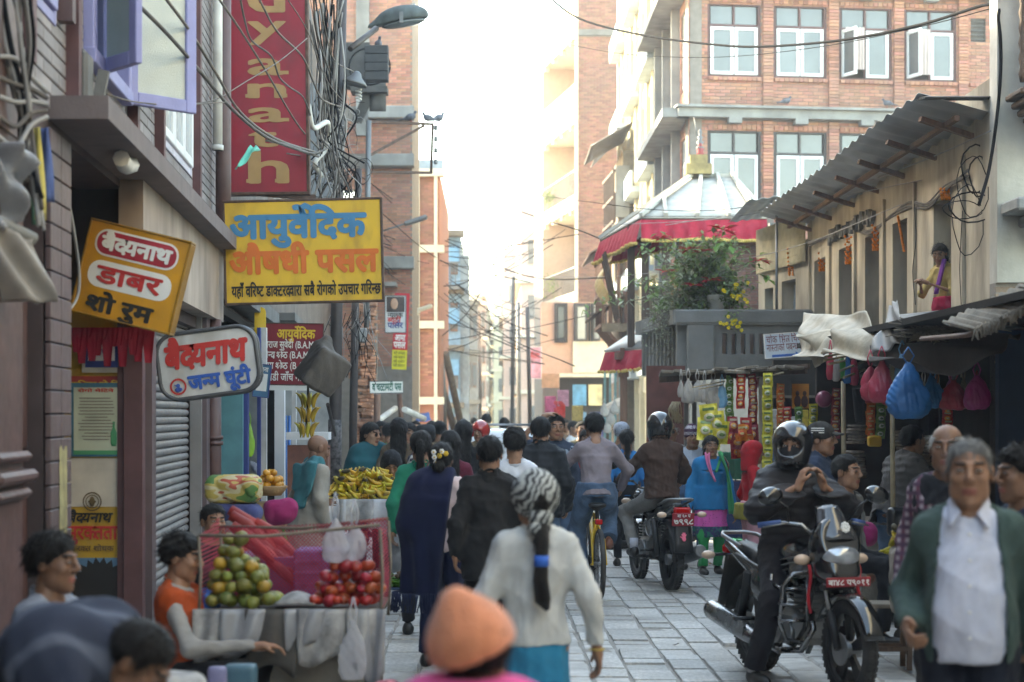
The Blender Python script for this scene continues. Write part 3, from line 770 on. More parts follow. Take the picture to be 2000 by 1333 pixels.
mb=MB();fg=MB();valance(mb,fg,Vector((2.2,35.75,2.94)),Vector((2.98,33.45,2.94)),.36,12,.04);valance(mb,fg,Vector((2.98,33.45,2.94)),Vector((3.6,33.6,2.94)),.32,6,.04)
mb.build('lower_valance',M_RED,TP,True);tagp(fg.build('lower_fringe',M_GOLD,TP,True),kind='stuff')
lp=MB()
for(x,y,t)in((2.5,34.9,.13),(3.02,34.4,.14)):lp.box((x,y,1.5),(t,t,3.0));lp.box((x,y,2.5),(t+.06,t+.06,.1));lp.box((x,y,2.85),(t*2.6,t*1.6,.14))
lp.beam((3.0,34.0,.1),(3.55,33.7,2.5),.09,.05);lp.beam((3.15,33.8,.1),(3.75,33.6,2.6),.07,.05)
lp.split('street_post',M_WOODR,TP,True)
bw0=Vector((3.45,33.75,0));mb=MB();mb.box((4.3,34.0,4.1),(1.75,.4,2.6));mb.build('back_wall',M_MORTAR,TP,True)
bricks(TP,(3.43,33.79,0),(1,0,0),1.74,3.3,5.2,(),M_BRICK3,proud=.0,jit=.012,first=lambda u,z:u>.5)
ed=MB();ed.box((5.1,33.5,3.9),(.16,.5,2.6));ed.build('end_pier',M_CONC_D,TP,True)
inn=MB();inn.ell((3.5,34.1,4.3),(.16,.12,.5),10);inn.box((3.35,33.9,3.9),(.1,.1,.9));inn.build('shrine_statue',mat('ochre_statue',(.30,.16,.06),var=.3),TP,True)
pt=thing('terrace_parapet','stained grey concrete terrace with a slotted balustrade below the flowering shrub','terrace',(4,27,2.3))
c0=Vector((2.88,27.0,0));mb=MB();U1=Vector((1,0,0))
slots=[(.50+.135*i,.57+.135*i,2.62,2.92)for i in range(9)]
wall_cells(mb,c0,U1,1.79,2.42,3.06,slots,.13);mb.build('balustrade',M_CONC_D,pt,True)
cp=MB();cp.rbox((3.68,27.05,3.165),(2.02,.32,.21),.025);cp.rbox((3.68,27.03,3.07),(1.96,.24,.05),.01);cp.split('coping',M_CONC_D,pt,True)
cp=MB();cp.rbox((3.06,26.98,2.72),(.40,.12,.68),.02);cp.build('corner_pier',M_CONC_D,pt,True)
K0=Vector((2.72,26.98,0));K1=Vector((2.46,30.6,0));UK=(K1-K0).normalized();cp=MB()
cp.box(K0.lerp(K1,.5)+Vector((.07,0,3.165)),(3.7,.28,.21),math.atan2(UK.y,UK.x));cp.build('side_coping',M_CONC_D,pt,True)
for i in range(10):
 q=MB();q.box(K0.lerp(K1,(i+.5)/10)+Vector((.09,0,2.72)),(.15,.15,.68),math.atan2(UK.y,UK.x));q.build('baluster',M_CONC_D,pt,True)
pk=MB();pk.box((3.8,27.5,2.8),(1.7,.06,.6));pk.build('pink_inner_wall',M_PINK,pt,True)
sb=MB();sb.box((3.7,28.7,2.37),(2.0,3.3,.1));sb.build('slab',M_CONC_D,pt,True)
H0=Vector((4.7,27.4,0));H1=Vector((4.7,17.3,0));UH=(H1-H0).normalized();NH=Vector((-UH.y,UH.x,0));lh=10.1
ph=thing('plaster_house','low tan plaster house with a row of deep window openings under a tin roof','house',H0)
ops=[(27.4-a,27.4-b,2.35,3.96)for a,b in((26.85,25.95),(24.95,24.05),(23.2,22.35),(21.6,20.85),(19.6,18.85))]
mb=MB();wall_cells(mb,H0,UH,lh,0,4.9,ops,.38)
X0=Vector((4.33,29.9,0));UX=(H0-X0).normalized();lx=(H0-X0).length
wall_cells(mb,X0,UX,lx-.01,0,4.35,[(.35,.8,2.35,3.75),(1.25,1.95,2.35,3.8)],.3);mb.build('wall',M_PLAST,ph,True)
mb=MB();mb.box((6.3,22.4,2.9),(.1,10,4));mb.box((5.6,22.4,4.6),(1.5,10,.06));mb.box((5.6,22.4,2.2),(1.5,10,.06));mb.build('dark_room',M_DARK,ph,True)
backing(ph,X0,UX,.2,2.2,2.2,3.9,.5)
for(a,b,c,d)in ops:
 f=MB();P=lambda u,z:H0+UH*u+NH*.3+Vector((0,0,z));rzh=math.atan2(UH.y,UH.x)
 for u in(a+.03,b-.03):f.box(P(u,(c+d)/2),(.06,.08,d-c),rzh)
 f.box(P((a+b)/2,d-.03),(b-a-.13,.08,.06),rzh)
 for i in range(1,4):f.box(P(a+.1+(b-a-.2)*i/4,(c+d)/2-.1),(.02,.02,d-c-.2),rzh)
 f.build('window_frame',M_WOOD,ph,True)
f=MB();P=lambda u,z:X0+UX*u+Vector((-UX.y,UX.x,0))*.2+Vector((0,0,z))
for i in range(12):f.box(P(1.27+.06*i,3.05),(.015,.015,1.4),math.atan2(UX.y,UX.x))
for i in range(6):f.tube([P(1.3+.12*i+.05*math.sin(k),2.5+.2*k)for k in range(6)],.012,5)
tagp(f.build('iron_grille',mat('white_iron',(.5,.52,.54),metal=.3,rough=.5),ph,True),kind='stuff')
f=MB();f.box(P(.57,3.0),(.3,.03,1.3),math.atan2(UX.y,UX.x));f.build('blue_shutter',M_BLUEW,ph,True)
pil=MB()
for y in(18.3,20.4,22.0,23.75,25.5,27.1):pil.box((4.68,y,3.2),(.035,.05,2.2))
pil.split('plaster_strip',M_PLAST,ph,True)
rf=MB();NW=150
rf.sheet(lambda u,v:(4.74-.7*u-.03*math.sin(v*3),17.35+10.5*v,4.56+.19*u+.018*math.sin(v*NW)+.02*math.sin(v*9)),5,620,th=.004);rf.build('roof',M_TIN,ph,True)
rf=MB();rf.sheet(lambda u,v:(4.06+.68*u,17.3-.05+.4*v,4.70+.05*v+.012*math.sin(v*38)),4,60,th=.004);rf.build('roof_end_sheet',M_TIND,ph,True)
be=MB()
for y in(17.9,19.4,20.9,22.3,23.8,25.4,27.0):be.beam((4.16,y,4.60),(4.78,y+.1,4.42),.07,.05)
be.beam((4.42,17.5,4.545),(4.45,27.6,4.545),.05,.05);be.split('rafter',M_WOODR,ph,True)
cs=MB();cs.sheet(lambda u,v:X0.lerp(H0,u)+Vector((-.05,-.08,4.0+.72*v+.02*math.sin(v*50))),6,60,th=.004);cs.build('yellowed_sheet',M_TINY,ph,True)
cs=MB();cs.sheet(lambda u,v:Vector((3.86+1.1*u,30.0-2.3*v,4.86+.16*u+.09*v+.012*math.sin(u*40))),40,8,th=.006);cs.build('upper_tin_roof',M_TIN,ph,True)
pp=MB();pp.tube([(4.27,27.6,2.2),(4.27,27.6,4.95)],.022,7);pp.build('support_pipe',M_STEEL,ph,True)
cr=MB();random.seed(3)
for i in range(60):cr.box((4.66,22.5+i*.05+random.uniform(-.02,.02),4.16+random.uniform(-.04,.06)),(.05,.035,random.uniform(.05,.16)),random.uniform(-.3,.3))
tagp(cr.build('brick_dentil',M_CONC_D,ph,True),kind='stuff')
wc=thing('plaster_corner','aged white plaster corner with bare brick below and a carved dark wooden bay','house',(4.9,17.2,0))
mb=MB();mb.box((5.3,17.15,4.4),(1.26,.26,2.9));mb.box((5.3,17.15,7.4),(1.26,.26,3.1));mb.box((6.0,-8.5,5),(1.4,43,10));mb.box((1,-40,5),(16,1,10));mb.build('wall',M_WHITEPL,wc,True)  # unseen side and rear walls added behind the camera to darken the foreground
mb=MB();mb.box((5.3,17.18,1.5),(1.26,.2,2.9));mb.build('brick_base',M_MORTAR,wc,True)
bricks(wc,(4.67,17.08,0),(1,0,0),1.2,2.2,2.93,(),mat('dusty_brick',(.30,.21,.15),var=.2,rnd=.25,bump=.5,dirt=.4),H=.055,Lb=.2,proud=0,jit=.01,keep=80)
q=MB()
for i in range(3):
 q.tube([(4.83+i*.1,16.75,4.75+.07*k)for k in range(40)],[.028+.014*(k%2)for k in range(40)],8)
q.box((5.4,16.85,6.2),(1.0,.1,3.2));q.box((4.98,16.72,6.0),(.1,.1,2.6));q.split('carved_bay',M_WOOD,wc,True)
q=MB()
for k in range(9):q.rbox((5.35+.02*k,16.66+.03*k,4.62-.065*k),(1.28-.075*k,.5-.03*k,.06),.015)
q.split('carved_bracket',M_WOOD,wc,True)
q=MB();q.rbox((5.3,16.75,3.62),(1.2,.55,.12),.02);q.rbox((5.36,16.8,3.5),(1.0,.45,.1),.02);q.rbox((5.45,16.85,3.38),(.8,.35,.12),.02);q.split('stone_cornice',M_CONC,wc,True)
for i,(x0,x1,y0,dy,H_,m,lab)in enumerate(((1.6,3.6,100,20,13.5,M_PINK,'pale pink apartment block far along the right side, fading into haze'),(.9,3.5,135,20,14,M_PINK,'narrow pink block behind the pale pink apartment block'),(.2,3.8,175,30,15,M_CREAM,'faint cream tower at the far end of the street'))):
 t=thing('far_building',lab,'building',(x0,y0,0),group='hazy buildings at the far end of the street')
 mb=MB();mb.box(((x0+x1)/2+.5,y0+dy/2,H_/2),(x1-x0+1,dy,H_));mb.build('wall',m,t,True)
 lg=MB()
 for k in range(1,int(H_/3)):lg.box((x0+.4,y0+dy/2-.1,3*k),(1.4,dy+.4,.2))
 lg.split('ledge',M_CREAM2,t,True)
 for k in range(int(H_/3)):
  for j in range(3):
   g=MB();g.box((x0+.5+(x1-x0)*(j+.2)/3,y0-.02,3*k+1.6),(.5,.1,1.3));g.build('window',M_GLASS,t,True)
  for j in range(4):
   g=MB();g.box((x0-.02,y0+dy*(j+.5)/4,3*k+1.6),(.1,1.2,1.3));g.build('window',M_GLASS,t,True)
# --- left side: mauve tiled house with shops below
DL=Vector((-.05,1,0)).normalized();NLw=Vector((-DL.y,DL.x,0));RZL=math.atan2(DL.y,DL.x)
def wl(off,Y,z):return Vector((-1.8-.05*Y+off,Y,z))
YB=-30.0;OL=wl(0,YB,0);ul=lambda Y:(Y-YB)/DL.y  # wall begins unseen behind the camera, lengthened to shade the foreground
lh1=thing('tiled_house','mauve tiled house with lavender windows, a concrete canopy and shuttered shop below','house',wl(0,12,0))
up=[(ul(8.9),ul(9.62),3.75,5.9),(ul(10.5),ul(12.0),3.75,6.2),(ul(13.8),ul(15.9),3.78,6.2)]
dn=[(ul(8.72),ul(9.37),0,2.9),(ul(9.97),ul(12.25),0,3.2),(ul(13.2),ul(16.5),0,2.5)]
mb=MB();wall_cells(mb,OL+NLw*.012,DL,ul(18.2),0,10.5,up+dn,.3);mb.build('wall',M_GROUT,lh1,True)
mb=MB();mb.box((-3.6,-14.5,6.5),(1.0,44,4.0));mb.build('unseen_upper_storey',M_GROUT,lh1,True)  # unseen, added behind the camera to cut light on the near street
bricks(lh1,OL,DL,ul(18.2),3.3,6.3,up,M_TILE,Lb=.42,H=.072,jt=.008,proud=0,name='tile',first=lambda u,z:u>ul(8.5),jit=.001)
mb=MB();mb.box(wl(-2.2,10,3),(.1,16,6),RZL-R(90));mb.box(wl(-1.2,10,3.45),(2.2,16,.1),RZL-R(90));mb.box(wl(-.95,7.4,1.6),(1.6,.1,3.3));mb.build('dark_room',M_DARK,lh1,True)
cn=MB();a,b=wl(.3,9.5,3.31),wl(.3,18.0,3.31)
cn.add([wl(o,Y,z)for z in(3.25,3.37)for Y in(9.5,18.0)for o in(-.25,.3)],[(0,2,3,1),(4,5,7,6),(0,1,5,4),(2,6,7,3),(0,4,6,2),(1,3,7,5)])
cn.build('canopy',mat('mauve_concrete',(.16,.125,.12),var=.15,bump=.3,dirt=.45,dcol=(.13,.10,.095),dscale=2),lh1,True)
q=MB();q.tube([wl(.2,10.6+.1*k,3.2-.02*math.sin(k))for k in range(5)],.05,8);q.build('canopy_lamp',M_LIME,lh1,True)
fs_=MB();fs_.add([wl(o,Y,z)for z in(2.6,3.247)for Y in(11.95,17.4)for o in(-.02,.14)],[(0,2,3,1),(4,5,7,6),(0,1,5,4),(2,6,7,3),(0,4,6,2),(1,3,7,5)])
fs_.build('shutter_box',mat('weathered_pink_board',(.34,.27,.225),var=.3,scale=2.5,dirt=.55,dcol=(.2,.14,.12),dscale=2.6,stretch=(1,1,.4)),lh1,True)
sh=MB();z=.05;n=0
while z<2.5:
 c=wl(-.10,14.85,z+.031)
 prof=[(-.028,0),(-.02,.014),(0,.022),(.02,.014),(.03,-.004)]
 s0,s1=wl(-.1,13.24,z+.031),wl(-.1,16.46,z+.031);vs_=[p+Vector((x,0,h))for p in(s0,s1)for h,x in prof]
 sh.add(vs_,[(i,i+1,6+i,5+i)for i in range(4)],0,True);z+=.064
sh.split('shutter_slat',M_SHUT,lh1,True)
g=MB()
for Y in(13.2,16.5):g.box(wl(-.02,Y,1.3),(.1,.1,2.6),RZL)
g.box(wl(-.16,14.85,1.3),(.02,3.3,2.6),RZL-R(90));g.split('shutter_guide',M_SHUT,lh1,True)
q=MB()
for Y,wd in((13.0,.22),(16.7,.3)):q.box(wl(.02,Y,1.3),(wd,.1,2.6),RZL)
q.split('tiled_pillar',mat('mauve_pillar',(.13,.09,.095),rough=.5,var=.15,dirt=.4),lh1,True)
q=MB();q.box(wl(-.05,8.15,1.6),(1.0,.16,3.2),RZL)
q.rbox(wl(-.03,8.3,1.44),(.8,.26,.06),.02,RZL);q.rbox(wl(-.03,8.3,1.36),(.7,.22,.05),.02,RZL);q.rbox(wl(-.03,8.3,1.53),(.7,.22,.05),.02,RZL)
q.box(wl(-.03,8.35,4.5),(.5,.14,3.0),RZL);q.box(wl(.04,9.75,5.0),(.1,.08,2.4),RZL);q.split('brown_pillar',M_BROWNP,lh1,True)
q=MB();q.box(wl(-.14,9.05,1.45),(.7,.06,2.9),RZL)
for i in range(4):q.rbox(wl(-.1,8.9+.3*(i%2),.8+1.3*(i//2)),(.24,.04,1.1),.01,RZL)
q.split('door',mat('dark_red_door',(.075,.028,.02),rough=.5,var=.3,dirt=.3),lh1,True)
for k in range(26):
 for j in range(2):
  t=MB();t.rbox(wl(.012,9.52+.3*j,.08+.122*k),(.29,.03,.114),.004,RZL);t.build('tile',mat('pillar_tile',(.12,.08,.082),rough=.45,var=.12,dirt=.5,dcol=(.1,.07,.07),dscale=2),lh1,True)
pe=MB();pe.sheet(lambda u,v:wl(.03,9.6+.22*u,1.0+.55*v+.02*math.sin(u*9)),4,8);pe.build('peeling_bill',mat('old_yellow_bill',(.42,.36,.16),var=.4,scale=9,dirt=.6),lh1,True)
pe=MB();pe.sheet(lambda u,v:wl(.03,9.58+.25*u+.06*math.sin(v*7),.2+.75*v),4,8);pe.build('torn_bill',mat('torn_grey_bill',(.38,.37,.36),var=.6,scale=11,dirt=.7),lh1,True)
cw=MB();cw.box((-2.85,12.06,1.25),(1.1,.1,2.5));cw.build('painted_wall',mat('yellow_wall_paint',(.52,.30,.035),var=.14,scale=4,dirt=.55,dcol=(.16,.09,.03),dscale=3),lh1,True)
cw=MB();cw.box((-2.85,12.1,2.9),(1.1,.1,.8));cw.build('dark_panel',M_DARK,lh1,True)
q=MB();q.box((-2.32,11.98,1.25),(.12,.1,2.5));q.box((-2.41,12.0,1.25),(.04,.06,2.5));q.split('door_jamb',M_MAROON,lh1,True)
PW=12.005
def wp(px,py,d=0):v=at(px,py,3600/(PW-d));return v
def flat(name,x0,y0,x1,y1,m,parent,d=.005,th=.004,dist=None):
 D=(dist or PW)-d;s_=3600/D;p,q_=at(x0,y1,s_),at(x1,y0,s_)
 b=MB();b.box(((p.x+q_.x)/2,D+th/2,(p.z+q_.z)/2),(q_.x-p.x,th,q_.z-p.z));return b.build(name,m,parent,True)
I_RED=mat('print_red',(.55,.03,.025),rough=.6,var=.1);I_BLACK=mat('print_black',(.02,.017,.015),var=.1);I_BLUE=mat('print_blue',(.05,.16,.45),rough=.6,var=.08)
I_WHITE=mat('print_white',(.78,.76,.72),var=.06);I_YEL=mat('print_yellow',(.75,.48,.05),var=.1);I_GREEN=mat('print_green',(.06,.28,.12),var=.1);I_NAVY=mat('print_navy',(.03,.05,.2),var=.1)
flat('red_band',128,735,262,765,mat('dull_red_band',(.35,.04,.03),var=.2),lh1,.004)
flat('lower_blue_paint',128,1090,256,1210,mat('wall_blue',(.10,.20,.30),var=.2,dirt=.3),lh1,.004)
bl=MB();c=wp(195,1160,.012)
bl.add([c]+[c+Vector(((.17+.035*(i%2))*math.cos(i*.131),0,(.20+.04*(i%2))*math.sin(i*.131)))for i in range(49)],[(0,i,i+1)for i in range(1,49)]);bl.build('black_starburst',I_BLACK,lh1,True)
flat('cream_patch',128,895,245,990,mat('cream_print',(.58,.5,.4),var=.15),lh1,.003)
def wtext(txt,x,y,hpx,m,parent,D=PW,wpx=None,bold=.03,slant=0,d=.008):
 s_=3600/(D-d);return letter('lettering',txt,at(x,y,s_),(1,0,0),(0,0,1),hpx/s_,m,parent,wpx/s_ if wpx else None,bold,slant,0.0,True)
wtext('बैद्यनाथ',131,1020,17,I_BLACK,lh1,wpx=86,slant=.2);wtext('सुरक्तता',129,1053,24,I_RED,lh1,wpx=100,bold=.028);wtext('रक्त शोधक',150,1076,9,mat('print_brown',(.16,.09,.03)),lh1,wpx=72)
em=MB()
for r0,r1 in((.062,.054),(.044,.038)):
 c=wp(180,980,.01);em.sheet(lambda u,v:c+Vector(((r0+(r1-r0)*v)*math.cos(6.2832*u),0,(r0+(r1-r0)*v)*math.sin(6.2832*u))),28,1)
em.ell(c+Vector((0,-.002,0)),(.018,.002,.034),8);em.box(c+Vector((0,-.002,0)),(.05,.003,.012));em.build('round_emblem',mat('emblem_brown',(.13,.08,.03)),lh1,True)
wtext('वृद्धि के लिये',140,756,9,I_YEL,lh1,wpx=110)
nb=thing('wall_notice','pale notice with green and blue border fixed on the yellow painted wall','notice',wp(190,890))
flat('backing',139,748,242,892,mat('teal_border',(.05,.16,.22)),nb,.02,.015);flat('sheet',144,757,238,880,mat('pale_green_paper',(.50,.52,.38),var=.1),nb,.026);flat('green_strip',144,880,238,888,I_GREEN,nb,.026)
b_=MB();random.seed(5)
for k in range(14):
 p=wp(152,778+6.2*k,.03);b_.box(p+Vector((.12 if k else.11,0,0)),(.24*random.uniform(.6,1),.002,.006))
tagp(b_.build('printed_line',mat('print_grey',(.2,.16,.14)),nb,True),kind='stuff')
b_=MB();c=wp(222,860,.03);b_.lathe([(.012,0),(.02,.02),(.02,.09),(.008,.12),(.008,.16)],c+Vector((0,0,-.04)),10,sy=.1);b_.build('printed_bottle',I_GREEN,nb,True)
wtext('रोगो मेटिने',152,766,5,I_RED,nb,d=.03,wpx=70)
nb=thing('framed_certificate','small blue and white framed certificate high on the yellow painted wall','frame',wp(200,690))
flat('frame',160,660,238,728,mat('pale_frame',(.5,.45,.35)),nb,.03,.02);flat('blue_mount',166,664,230,718,I_NAVY,nb,.036);flat('sheet',172,668,224,705,I_WHITE,nb,.04)
wtext('प्रमाण',178,692,9,I_NAVY,nb,d=.045)
q=MB()
for i in range(15):
 p=at(150+i*10,640,303);q.sheet(lambda u,v:p+Vector(((u-.5)*.09*(1-.5*v),-.02*math.sin(u*9),-.16*v*(1+.6*math.sin(i*2.3)))),3,3)
t=q.build('festoon',M_RED);t['label']='dark red cloth festoon hanging above the framed certificate';t['category']='festoon'
def leaf(P0,P1,z0,z1,parent,glass,fw=.085):
 d=(P1-P0);Lw=d.length;d.normalize();rz=math.atan2(d.y,d.x);C=lambda u,z:P0+d*u+Vector((0,0,z))
 m=MB()
 for(a,b,c,e_)in((0,fw,z0,z1),(Lw-fw,Lw,z0,z1),(fw,Lw-fw,z0,z0+fw),(fw,Lw-fw,z1-fw,z1)):m.rbox(C((a+b)/2,(c+e_)/2),(b-a,.045,e_-c),.006,rz)
 w_=m.build('window_leaf',M_LAV,parent,True)
 m=MB();m.box(C(Lw/2,(z0+z1)/2),(Lw-2*fw,.008,z1-z0-2*fw),rz);m.build('pane',glass,w_,True)
leaf(wl(.02,10.98,0),Vector((-2.03,10.62,0)),3.75,6.0,lh1,mat('green_frosted_glass',(.40,.47,.45),rough=.4,var=.08,bump=.2))
leaf(wl(.02,12.0,0),Vector((-2.0,12.42,0)),3.75,6.0,lh1,M_GLASSP)
m=MB()
for Y in(10.55,11.3,11.95):m.rbox(wl(.0,Y,4.9),(.09,.12,2.3),.006,RZL)
m.rbox(wl(.0,11.25,3.78),(1.5,.14,.09),.006,RZL);m.split('window_frame',M_LAV,lh1,True)
g=MB();g.box(wl(-.06,10.9,4.9),(.62,.01,2.2),RZL);g.box(wl(-.06,11.6,4.9),(.6,.01,2.2),RZL);g.split('pane',M_GLASS,lh1,True)
window(lh1,OL,DL,ul(13.8),ul(15.9),3.78,6.2,mat('pale_lilac_paint',(.55,.53,.62),rough=.6),M_WHITE,glass=mat('pale_glass',(.42,.46,.46),rough=.2,var=.1),transom=0,cols=3,depth=.04)
window(lh1,OL,DL,ul(8.9),ul(9.62),3.75,5.9,M_LAV,transom=0,cols=1,depth=.04)
pj=MB()
for Y in(8.75,10.0,12.25,13.6,16.1):pj.box(wl(.03,Y,4.8),(.1 if Y<15 else.12,.08,2.8),RZL)
pj.split('maroon_strip',M_MAROON,lh1,True)
ac=MB();ac.rbox(wl(.05,10.15,3.55),(.22,.1,.34),.02,RZL);ac.box(wl(.12,10.3,3.5),(.05,.06,.3),rotm(.2,0,RZL));ac.split('wall_box',M_CONC_D,lh1,True)
dpp=MB();dpp.tube([wl(.1,16.9,0),wl(.1,16.9,2.6)],.068,12)
for z in(1.45,1.5):dpp.tube([wl(.1,16.9,z),wl(.1,16.9,z+.035)],.085,12)
dpp.tube([wl(.12,17.6,3.4),wl(.12,17.6,4.05),wl(.12,17.6,7)],.075,12);dpp.split('drain_pipe',M_BROWNP,lh1,True)
dpp=MB();dpp.tube([wl(.1,17.25,4.2),wl(.1,17.25,7)],.045,10);dpp.tube([wl(.1,17.25,4.2),wl(.1,17.25,4.25)],.055,10);dpp.split('white_pipe',M_LIME,lh1,True)
lh2=thing('shop_house','house of open shop fronts with teal and white doors behind the dark red clinic sign','house',wl(0,24,0))
mb=MB();wall_cells(mb,wl(0,18.2,0),DL,30,0,10,[(.3,5.5,0,2.7),(6.5,16,0,2.7),(7,8.2,3.7,5.4),(10,11.2,3.7,5.4)],.4);mb.build('wall',mat('dun_plaster',(.15,.12,.105),var=.3,dirt=.6),lh2,True)
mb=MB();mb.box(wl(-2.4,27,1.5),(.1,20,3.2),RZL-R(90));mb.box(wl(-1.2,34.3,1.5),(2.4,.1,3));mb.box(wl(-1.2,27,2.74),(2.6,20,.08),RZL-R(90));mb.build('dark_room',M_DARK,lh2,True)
def bx_px(name,x0,y0,x1,y1,s_,m,parent,th=.06):
 p,q_=at(x0,y1,s_),at(x1,y0,s_);b=MB();b.box(((p.x+q_.x)/2,p.y+th/2,(p.z+q_.z)/2),(q_.x-p.x,th,q_.z-p.z));return b.build(name,m,parent,True)
bx_px('teal_panel',416,660,474,1140,189,M_TEAL,lh2);bx_px('blue_post',474,660,484,1140,188,I_NAVY,lh2,.1);bx_px('white_post',508,640,520,1110,176,M_LIME,lh2,.1);bx_px('blue_post',502,640,508,1110,177,I_NAVY,lh2,.1)
bx_px('grey_back_wall',484,640,512,1100,172,mat('grey_shop_wall',(.30,.30,.29),dirt=.3),lh2)
bx_px('white_column',536,740,555,1080,158,M_WHITE,lh2,.15);bx_px('dark_gap',520,700,537,1080,157,M_DARK,lh2);bx_px('white_column',570,740,578,1060,152,M_LIME,lh2,.1)
q=MB()
for x in(558,565):q.tube([at(x,1080,155),at(x,812,155)],.02,8)
q.split('blue_pipe',mat('bright_blue_pvc',(.03,.16,.45),rough=.4),lh2,True)
bx_px('shop_back',556,700,660,1060,138,mat('pale_shop_wall',(.42,.42,.40),var=.3,scale=3),lh2)
q=MB();q.box(wl(.0,21,2.95),(5.8,.5,.16),RZL);q.box(wl(.1,24.8,3.0),(2,.7,.1),RZL);q.split('shop_lintel',M_CONC_D,lh2,True)
rs=thing('ruined_wall','ragged strip of broken orange brick wall between the two dark poles','wall',at(712,955,84))
q=MB();random.seed(11);M_RAG=mat('ragged_brick',(.42,.19,.11),var=.35,scale=9,rnd=.35,bump=.6,dirt=.45,dcol=(.3,.26,.22),dscale=3)
for k in range(58):
 for j in range(3):
  p=at(696+15*j+random.uniform(-4,4),955-6.4*k,84);q.rbox(p+Vector((0,random.uniform(-.1,.1),0)),(random.uniform(.14,.24),.3,.068),.012,rotm(random.uniform(-.1,.1),random.uniform(-.1,.1),random.uniform(-.4,.4)))
for o in q.split('brick',M_RAG,rs,True):pass
q=MB();q.box(at(712,770,83)+Vector((0,.3,0)),(.55,.3,4.4));q.build('core',M_EARTH,rs,True)
OB=Vector((-5.0,48,0));ob=thing('orange_building','tall raw orange brick building with concrete bands jutting out on the left','building',(-3.5,48,0))
oh=[(.9,1.6,6.2,7.6)]
mb=MB();wall_cells(mb,OB+Vector((0,.012,0)),(1,0,0),2.93,0,17,oh,.3);mb.box((-2.22,50.5,8.5),(.3,4.4,17));mb.build('wall',M_MORTAR,ob,True)
bricks(ob,OB,(1,0,0),2.93,3.0,13.2,oh+[(0,3,9.4,9.75),(0,3,8.15,8.5),(0,3,5.5,5.85)],M_BRICK,first=lambda u,z:u>1.6 and z>7.4,proud=0)
q=MB()
for z,x0 in((9.57,-3.2),(8.33,-3.15),(5.68,-3.4)):q.rbox(((x0-2.0)/2,47.85,z),(-2.0-x0,.5,.32),.02)
q.box((-3.35,47.95,11),(.34,.14,4));q.box((-3.3,47.7,5.1),(1.7,.9,.1));q.split('concrete_band',M_CONC,ob,True)
q=MB();q.box((-4.2,47.9,6.9),(.5,.06,1.3));q.box((-2.02,48.1,12.2),(.06,.3,.5));q.split('window',M_GLASS,ob,True)
bx_px('shop_front',690,610,760,960,74,mat('brown_shop',(.16,.10,.075),var=.3,dirt=.4),ob,.1)
wx=thing('timber_oriel','dark timber oriel box on struts high beside the tangle of wires','oriel',at(715,290,95))
q=MB();q.sheet(lambda u,v:at(722+32*u,158+150*0+60*v,95)+Vector((0,.0,0)),3,4,th=.05)
for i in range(3):q.rbox(at(738,112+20*i,95),(.4,.06,.19),.01)
q.box(at(700,130,94),(.5,.5,.9));q.box(at(722,178,95),(.75,.5,.12))
for i in range(3):q.beam(at(690+6*i,240,95),at(716+8*i,180,95),.1,.08)
for i in range(6):q.box(at(704+8*i,175,94.5),(.05,.4,.22))
q.split('timber_piece',mat('grey_black_timber',(.06,.055,.052),var=.3,bump=.4),wx,True)
def street_house(lab,P0,P1,H_,m,bandm,floors,group=None,wins=3,depth=6,balc=(),wm=None,name='house',over=.4,pil=None):
 P0,P1=Vector((*P0,0)),Vector((*P1,0));U=(P1-P0).normalized();N_=Vector((-U.y,U.x,0));L_=(P1-P0).length;rz=math.atan2(U.y,U.x)
 t=thing(name,lab,'house',P0,0,group);mb=MB();mb.box(P0+U*L_/2+N_*depth/2+Vector((0,0,H_/2)),(L_,depth,H_),rz);mb.build('wall',m,t,True)
 b=MB();fh=H_/floors
 for k in range(1,floors+1):b.box(P0+U*L_/2-N_*(over/2-.15)+Vector((0,0,k*fh-.1)),(L_+.3,over if k<floors else over+.1,.22),rz)
 if pil:
  for u in np.linspace(.3,L_-.3,pil):b.box(P0+U*u-N_*.06+Vector((0,0,H_/2)),(.9,.16,H_),rz)
 b.split('band',bandm,t,True)
 for k in range(floors):
  for j in range(wins):
   u=L_*(j+.5)/wins;ww=min(1.2,L_/wins*.6)
   c=P0+U*u-N_*.03+Vector((0,0,k*fh+fh*.5));f=MB();f.rbox(c,(ww,.12,fh*.5),.01,rz);f=f.build('window',wm or M_WOODR,t,True)
   g=MB()
   for i in(-1,1):g.box(c-N_*.065+U*(i*ww*.23),(ww*.38,.02,fh*.42),rz)
   g.split('pane',M_GLASS,f,True)
 for k in balc:
  q=MB();z=k*fh;q.box(P0+U*L_/2-N_*.5+Vector((0,0,z)),(L_,1.0,.15),rz);q.beam(P0-N_*.95+Vector((0,0,z+.95)),P1-N_*.95+Vector((0,0,z+.95)),.06,.06)
  for i in range(int(L_/.18)):q.box(P0+U*(i+.5)*.18-N_*.95+Vector((0,0,z+.5)),(.03,.03,.95),rz)
  for i in range(9):q.box(P0-N_*(.12*i)+Vector((0,0,z+.5)),(.03,.03,.95),rz)
  q.build('balcony',M_STEEL,t,True)
 return t,U,N_,rz,L_
M_REDB=mat('red_brick_panel',(.40,.17,.11),var=.12,scale=20,dirt=.2,bump=.3)
rw,U_,N_,rz_,L_=street_house('red brick and white banded house beyond the tall orange building',(-2.15,55),(-1.56,55),9.05,M_REDB,M_CREAM2,4,wins=0,depth=12,over=.34)
q=MB();q.box((-2.45,55.05,4.5),(.62,.3,9.0));q.box((-1.66,54.9,4.5),(.1,.2,8.9));q.split('white_strip',M_CREAM2,rw,True)
bricks(rw,(-2.13,54.985,0),(1,0,0),.42,2.6,8.9,[(0,1,k*2.2625-.24,k*2.2625+.04)for k in(1,2,3,4)],M_BRICK,keep=60,proud=0)
